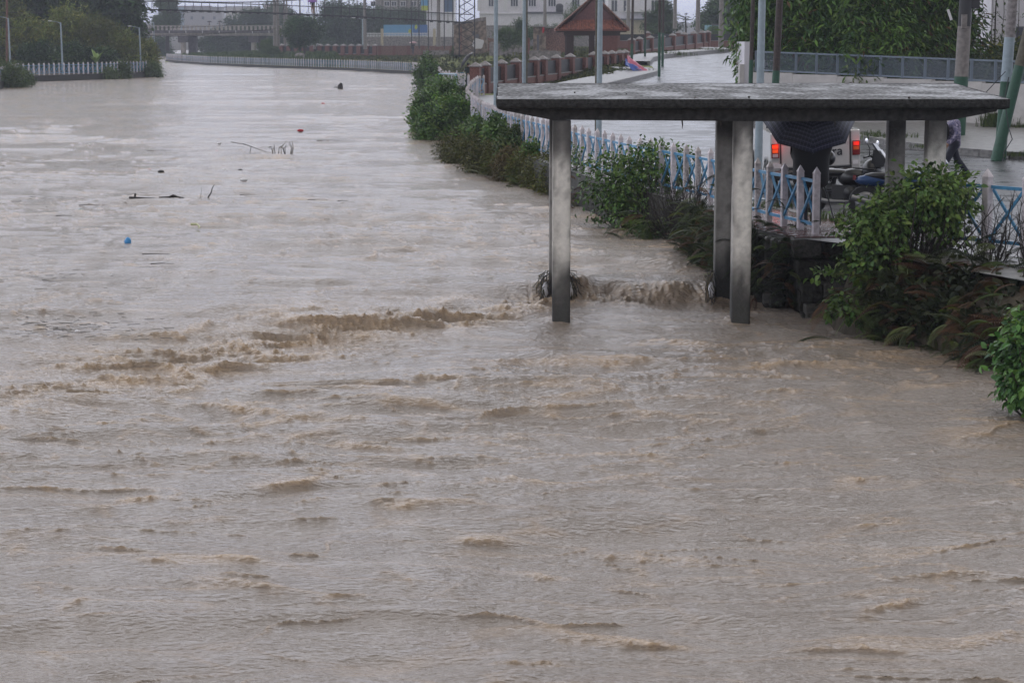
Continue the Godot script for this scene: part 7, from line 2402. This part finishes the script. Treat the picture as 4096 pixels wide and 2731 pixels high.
func make_debris():
	var y := 0.30
	# the branch with two upright twigs
	var br := thing("floating_branch", "long dark branch floating flat in the middle of the river", "branch", Vector3(-8.75, y, -49.6))
	for q in [[Vector3(-0.75, 0.03, 0), Vector3(-0.3, 0.02, 0.1), Vector3(0.15, 0.0, 0.0)], [Vector3(0.0, 0.03, 0.1), Vector3(0.4, 0.05, 0), Vector3(0.62, 0.03, 0.1)], [Vector3(-0.62, 0.02, 0), Vector3(-0.6, 0.13, 0.02)], [Vector3(0.2, 0.02, 0), Vector3(0.36, 0.10, 0.1), Vector3(0.55, 0.03, 0.2)]]:
		var b := MB.new()
		var rad := []
		for k in q.size():
			rad.append(0.03 - 0.008 * k)
		b.tube(q, rad, 6)
		part(br, "limb", b.mesh(), M.twig)
	stick("upright_branch", "bent black branch sticking up from the river beside the floating branch", [Vector3(-0.08, -0.1, 0), Vector3(-0.02, 0.08, 0), Vector3(0.04, 0.16, 0), Vector3(0.07, 0.28, 0), Vector3(0.13, 0.36, 0)], 0.024, M.twig, "branch", "", Vector3(-7.48, y, -49.4))
	stick("upright_twig", "thin upright twig left of the bent black branch", [Vector3(-0.03, -0.1, 0), Vector3(0.0, 0.12, 0), Vector3(0.02, 0.32, 0)], 0.008, M.twig, "branch", "", Vector3(-7.72, y, -49.6))
	stick("green_stalk", "pale green stalk drifting below the bent black branch", [Vector3(-0.18, 0.02, -0.5), Vector3(-0.02, 0.05, -0.2), Vector3(0.10, 0.03, 0.2), Vector3(0.12, 0.02, 0.5)], 0.03, M.stalk, "stalk", "", Vector3(-6.65, y, -42.0))
	# reeds sticking out
	var reeds := thing("drifting_reeds", "cluster of dry reeds sticking out of the river left of the shelter roof", "reeds", Vector3(-7.95, y, -69.0))
	for k in 11:
		var b := MB.new()
		var x := rr(-0.45, 0.5)
		b.tube([Vector3(x, -0.1, 0), Vector3(x + rr(-0.1, 0.1), 0.2, 0), Vector3(x + rr(-0.2, 0.2), rr(0.15, 0.45), 0)], [0.014, 0.012, 0.006], 5)
		part(reeds, "reed", b.mesh(), M.twig if k % 3 else M.stalk_dry)
	var b2 := thing("drifting_branches", "thin crossed branches drifting left of the reed cluster", "branch", Vector3(-8.9, y, -70.0))
	for q in [[Vector3(-0.5, 0.3, 0), Vector3(0.35, 0.0, 0)], [Vector3(-0.25, 0.02, 0), Vector3(-0.2, 0.22, 0)], [Vector3(-0.9, 0.36, 0), Vector3(-0.35, 0.25, 0)]]:
		var b := MB.new()
		b.tube(q, [0.015, 0.008], 5)
		part(b2, "limb", b.mesh(), M.twig)
	lump("blue_bag", "bright blue plastic bag bobbing in the left half of the river", "bag", Vector3(-7.45, y + 0.04, -38.6), Vector3(0.065, 0.085, 0.06), M.bag_blue, 3)
	var wg := "white bits of plastic drifting in the river"
	for q in [[363, 574, 0.09, "white plastic bit drifting far left below the left bank"], [722, 663, 0.08, "white plastic bit left of the black box in the river's middle"], [975, 714, 0.11, "largest white plastic bit, right of the river's middle"], [896, 674, 0.07, "white plastic bit just left of the largest white one"], [880, 568, 0.08, "white plastic bit above the pink bottle"], [972, 818, 0.06, "white plastic bit right of the bent black branch"], [280, 849, 0.05, "flat white plastic bit left of the green bottle"], [290, 1327, 0.035, "white crumb among the floating straw at the left edge"]]:
		var d: float = (CAM_H - y) * 8000.0 / (q[1] - 152.0)
		lump("plastic_bit", q[3], "litter", Vector3((q[0] - 2048.0) / 8000.0 * d, y + 0.01, -d), Vector3(q[2], q[2] * 0.5, q[2]), M.white_trim, int(q[0]), wg)
	for q in [[645, 680, 0.10, M.black_steel, "black_box", "small black box drifting in the river's middle", "litter"], [320, 836, 0.09, M.bottle_green, "green_bottle", "green bottle drifting in the left half of the river", "bottle"], [1205, 517, 0.14, M.red_cloth, "red_scrap", "flat red scrap drifting near the right of the river", "litter"], [868, 600, 0.09, M.pink_scrap, "pink_bottle", "pinkish bottle drifting left of the crossed branches", "bottle"], [598, 673, 0.08, M.pink_scrap, "pink_scrap", "pinkish scrap drifting left of the black box", "litter"], [1297, 410, 0.12, M.red_cloth, "red_scrap", "small red scrap drifting far off below the black stump", "litter"], [962, 674, 0.08, M.black_steel, "dark_scrap", "dark scrap drifting right of the white bits", "litter"], [1085, 583, 0.08, M.black_steel, "dark_scrap", "dark scrap drifting above the reed cluster", "litter"], [660, 800, 0.07, M.pink_scrap, "clear_bottle", "pale bottle lodged on the floating branch", "bottle"]]:
		var d: float = (CAM_H - y) * 8000.0 / (q[1] - 152.0)
		lump(q[4], q[5], q[6], Vector3((q[0] - 2048.0) / 8000.0 * d, y + 0.01, -d), Vector3(q[2], q[2] * 0.45, q[2] * 0.7), q[3], int(q[0]), "", 0.2)
	var stump := thing("tree_stump", "black stump with a thin branch floating far out in the river", "stump", Vector3(-13.65, y, -160.0))
	var sb := MB.new()
	sb.tube([Vector3(0, -0.2, 0), Vector3(0.02, 0.22, 0), Vector3(0.1, 0.42, 0)], [0.24, 0.2, 0.08], 9)
	part(stump, "trunk", sb.mesh(), M.twig)
	sb = MB.new()
	sb.tube([Vector3(-0.1, 0.1, 0), Vector3(-0.5, 0.08, 0), Vector3(-0.3, 0.3, 0)], [0.06, 0.04, 0.02], 6)
	part(stump, "branch", sb.mesh(), M.twig)
	var gs := "dark sticks drifting in the river"
	for q in [[355, 817, 0.5, "brown stick left of the floating branch"], [250, 860, 0.35, "short dark stick below the brown one at the left"], [1315, 557, 0.9, "long thin twig right of the reed cluster"], [1270, 795, 0.5, "curved dark twig in the right half of the river"], [637, 598, 0.8, "twig with a side shoot left of the pink bottle"], [990, 775, 0.4, "dark twig right of the upright branch"], [615, 1015, 0.5, "dark twig right of the blue bag"], [640, 1054, 0.4, "dark twig below the blue bag"], [1370, 800, 0.25, "tiny dark twig left of the front left column"]]:
		var d: float = (CAM_H - y) * 8000.0 / (q[1] - 152.0)
		var l: float = q[2]
		stick("drift_stick", q[3], [Vector3(-l * 0.5, 0.02, 0), Vector3(0, 0.035, l * 0.1), Vector3(l * 0.5, 0.02, -l * 0.05)], 0.011, M.twig, "stick", gs, Vector3((q[0] - 2048.0) / 8000.0 * d, y, -d))
	# mats of straw, too fine to count
	for q in [[270, 1315, 1.3, 90, "mat of dark straw floating at the left edge of the near river"], [110, 835, 2.4, 50, "thin line of straw drifting at the left edge level with the branch"], [90, 675, 3.0, 50, "thin line of straw drifting far left"], [150, 1150, 1.2, 30, "few straws floating at the left edge"]]:
		var d: float = (CAM_H - 0.12) * 8000.0 / (q[1] - 152.0)
		var where := []
		var tint := PackedColorArray()
		for k in q[3]:
			where.append(T(Vector3(gauss() * q[2] * 0.5, rr(-0.01, 0.02), gauss() * q[2] * 0.55), Vector3(rr(0.006, 0.012), 0.006, rr(0.04, 0.20)), PI * 0.5 + gauss() * 0.5, gauss() * 0.05))
			tint.append(Color(0.02, 0.02, 0.02).lerp(Color(0.12, 0.10, 0.05), pow(rng.randf(), 3.0)))
		var g := thing("floating_straw", q[4], "straw", Vector3((q[0] - 2048.0) / 8000.0 * d, 0.31 if q[1] < 1200 else 0.16, -d), 0.0, "floating straw")
		g.set_meta("kind", "stuff")
		instances(g, "straws", unit_box(), M.tinted, where, tint)
	# straw caught on the rear columns
	for q in [[0.735, -1.0, "straw and rubbish caught on the left side of the rear left column"], [0.735, 1.0, "straw and plastic caught on the right side of the rear left column"], [3.41, -1.0, "dark straw and plastic caught on the left of the rear middle column"]]:
		var t := thing("caught_straw", q[2], "straw", Vector3(q[0] + q[1] * 0.15, 0.15, -32.12), 0.0, "straw caught on the columns")
		for k in 60:
			var b := MB.new()
			var a := Vector3(q[1] * rr(-0.04, 0.07), rr(0.0, 0.40), rr(-0.2, 0.2))
			var e := a + Vector3(q[1] * rr(-0.05, 0.22) * (1.0 if q[0] < 2.0 else 0.5), -rr(0.05, 0.42), rr(-0.1, 0.35))
			b.tube([a, a.lerp(e, 0.35) + Vector3(q[1] * rr(0.0, 0.07), rr(-0.02, 0.05), rr(-0.05, 0.05)), a.lerp(e, 0.75) + Vector3(rr(-0.03, 0.03), 0, 0), e], [0.005, 0.007, 0.006, 0.003], 4, false)
			part(t, "straw", b.mesh(), [M.twig, M.straw_olive, M.twig, M.stalk_dry, M.bark][k % 5])
		var p := MB.new()
		p.ball(Vector3(-q[1] * 0.0 + q[1] * 0.05, 0.08, 0.18), Vector3(0.05, 0.13, 0.04), 9, 12, noise(int(q[0] * 10), 0.04), 0.4)
		part(t, "plastic", p.mesh(), M.white_trim)
	# heap with tarpaulins by the road
	var f := noise(91, 0.9)
	lump("earth_heap", "dark earth heap under the tarpaulins beside the road", "heap", Vector3(7.85, 1.75, -127.0), Vector3(1.0, 0.62, 1.1), M.earth, 55, "", 0.3)
	for q in [[M.tarp_pink, 0.05, "bright pink tarpaulin draped over the earth heap"], [M.tarp_blue, -0.28, "bright blue tarpaulin lying below the pink one on the heap"]]:
		var b := MB.new()
		var rows := []
		for i in 12:
			var row := []
			for k in 14:
				var u := k / 13.0
				var v := i / 11.0
				var p := Vector3(lerpf(-0.62, 0.95, u), lerpf(0.62, -0.5, u) + 0.12 * f.get_noise_2d(u * 6.0, v * 6.0 + q[1] * 9.0), lerpf(-0.5, 0.5, v) + 0.1 * f.get_noise_2d(u * 4.0 + 7.0, v * 4.0))
				row.append(p + Vector3(q[1] * 0.4, q[1] * 0.5 + 0.45 * (1.0 - 2.0 * absf(v - 0.5)) - 0.25, -q[1] * 0.9))
			rows.append(row)
		b.sheet(rows)
		single("tarpaulin", b.mesh(), q[0], q[2], "tarpaulin", T(Vector3(7.82, 2.35, -126.3)))
	lump("pale_mound", "pale covered mound at the foot of the round tree", "mound", Vector3(-31.27, 1.25, -297.0), Vector3(1.0, 0.85, 0.8), M.plaster_grey, 61, "", 0.15)
	# hillside town in the haze
	var tints := [Color(0.30, 0.28, 0.27), Color(0.36, 0.24, 0.19), Color(0.25, 0.34, 0.40), Color(0.40, 0.36, 0.30), Color(0.20, 0.24, 0.24)]
	var words := ["grey-brown", "brick-coloured", "blue-grey", "cream", "dark grey-green"]
	for i in 15:
		var d := rr(900.0, 1450.0)
		var zone := i / 5
		var px := rr([640.0, 760.0, 900.0][zone], [750.0, 890.0, 1150.0][zone])
		var x := (px - 2048.0) / 8000.0 * d
		var yb := -2.0 + (d - 520.0) * 0.017 + 1.0
		var t := thing("hill_house", words[i % 5] + " hazy hill house " + ["above the road bridge's left end", "above the road bridge's middle", "behind the hazy poles beyond the road bridge"][zone], "house", Vector3(x, yb, -d), rr(-0.5, 0.5), "hazy houses on the far hillside")
		var s := Vector3(rr(8, 18), rr(7, 15), rr(8, 12))
		var key := "house_%d" % (i % 5)
		if not M.has(key):
			plain(key, tints[i % 5], 0.8)
		part(t, "wall", unit_box(), M[key], T(Vector3(0, s.y * 0.5 - 1.0, 0), s))
		part(t, "roof", unit_box(), M.cap_grey if i % 3 else M.roof_tile, T(Vector3(0, s.y - 0.9, 0), Vector3(s.x + 0.8, 0.3, s.z + 0.8)))
		for j in 3:
			part(t, "window", unit_box(), M.window_dark, T(Vector3(lerpf(-s.x * 0.3, s.x * 0.3, j / 2.0), s.y * 0.55, s.z * 0.5), Vector3(1.2, 1.4, 0.1)))

# ---------------------------------------------------------------- leaves
func leaf_mesh(width: float, droop: float) -> ArrayMesh:
	# a pointed leaf along +z, folded at the midrib
	var b := MB.new()
	var mid := [Vector3(0, 0, 0), Vector3(0, 0.03, 0.35), Vector3(0, -droop * 0.4, 0.72), Vector3(0, -droop, 1.0)]
	var side := [0.0, width * 0.5, width * 0.36, 0.0]
	for s in [-1.0, 1.0]:
		for k in 3:
			var a: Vector3 = mid[k]
			var c: Vector3 = mid[k + 1]
			var e := Vector3(s * side[k], 0.07 * float(k > 0), 0) + a
			var f := Vector3(s * side[k + 1], 0.07 * float(k < 2), 0) + c
			if s > 0:
				if k > 0: b.tri(a, c, e)
				if k < 2: b.tri(e, c, f)
			else:
				if k > 0: b.tri(a, e, c)
				if k < 2: b.tri(e, f, c)
	for i in b.n.size():
		if b.n[i].y < 0:
			b.n[i] = -b.n[i]
	return b.mesh()

func unit_leaf(b: MB, at: Vector3, dirv: Vector3, up: Vector3, l: float, w: float):
	var x := up.cross(dirv).normalized() * w * 0.5
	var y := dirv.cross(x).normalized()
	var m := at + dirv * l * 0.45 + y * l * 0.05
	var i := b.vert(at, y)
	b.vert(m + x, (y + x.normalized() * 0.3).normalized())
	b.vert(at + dirv * l - y * l * 0.12, y)
	b.vert(m - x, (y - x.normalized() * 0.3).normalized())
	b.ix.append_array([i, i + 1, i + 2, i, i + 2, i + 3])

func cluster_mesh(n: int, l: float, w: float, spread: float, droop: float) -> ArrayMesh:
	var b := MB.new()
	for i in n:
		var d := Vector3(gauss(), gauss() * 0.6 - droop, gauss()).normalized()
		var up := (Vector3.UP + Vector3(gauss(), gauss(), gauss()) * 0.35).normalized()
		unit_leaf(b, Vector3(gauss(), gauss(), gauss()) * spread, d, up, l * rr(0.7, 1.2), w * rr(0.8, 1.2))
	return b.mesh()

func frond_mesh() -> ArrayMesh:
	# a fern frond that arches along +z, one metre long
	var b := MB.new()
	var prev := Vector3.ZERO
	for k in 22:
		var t := (k + 1) / 22.0
		var p := Vector3(0, 0.34 * t - 0.62 * t * t, t * 0.95)
		b.bar(prev, p, 0.008, 0.008)
		var l := 0.19 * sin(PI * clampf(t * 0.93 + 0.05, 0, 1)) + 0.015
		for s in [-1.0, 1.0]:
			var d := Vector3(s, -0.35, 0.35).normalized()
			unit_leaf(b, p, d, Vector3(0, 1, 0.2), l, 0.026)
		prev = p
	return b.mesh()

func tuft_mesh(n: int, l: float, w: float) -> ArrayMesh:
	var b := MB.new()
	for i in n:
		var a := rng.randf() * TAU
		var out := Vector3(cos(a), 0, sin(a))
		var lean := rr(0.15, 0.75)
		var s := Vector3(-out.z, 0, out.x) * w
		var ll := l * rr(0.6, 1.15)
		var p0 := out * rr(0, l * 0.12)
		var p1 := p0 + Vector3(0, 1, 0) * ll * 0.6 + out * ll * lean * 0.25
		var p2 := p1 + Vector3(0, 0.45 - lean * 0.5, 0) * ll * 0.5 + out * ll * lean * 0.55
		var n0 := (out + Vector3(0, 1, 0)).normalized()
		var j := b.vert(p0 - s, n0)
		b.vert(p0 + s, n0)
		b.vert(p1 + s * 0.8, n0)
		b.vert(p1 - s * 0.8, n0)
		b.vert(p2, n0)
		b.ix.append_array([j, j + 1, j + 2, j, j + 2, j + 3, j + 3, j + 2, j + 4])
	return b.mesh()
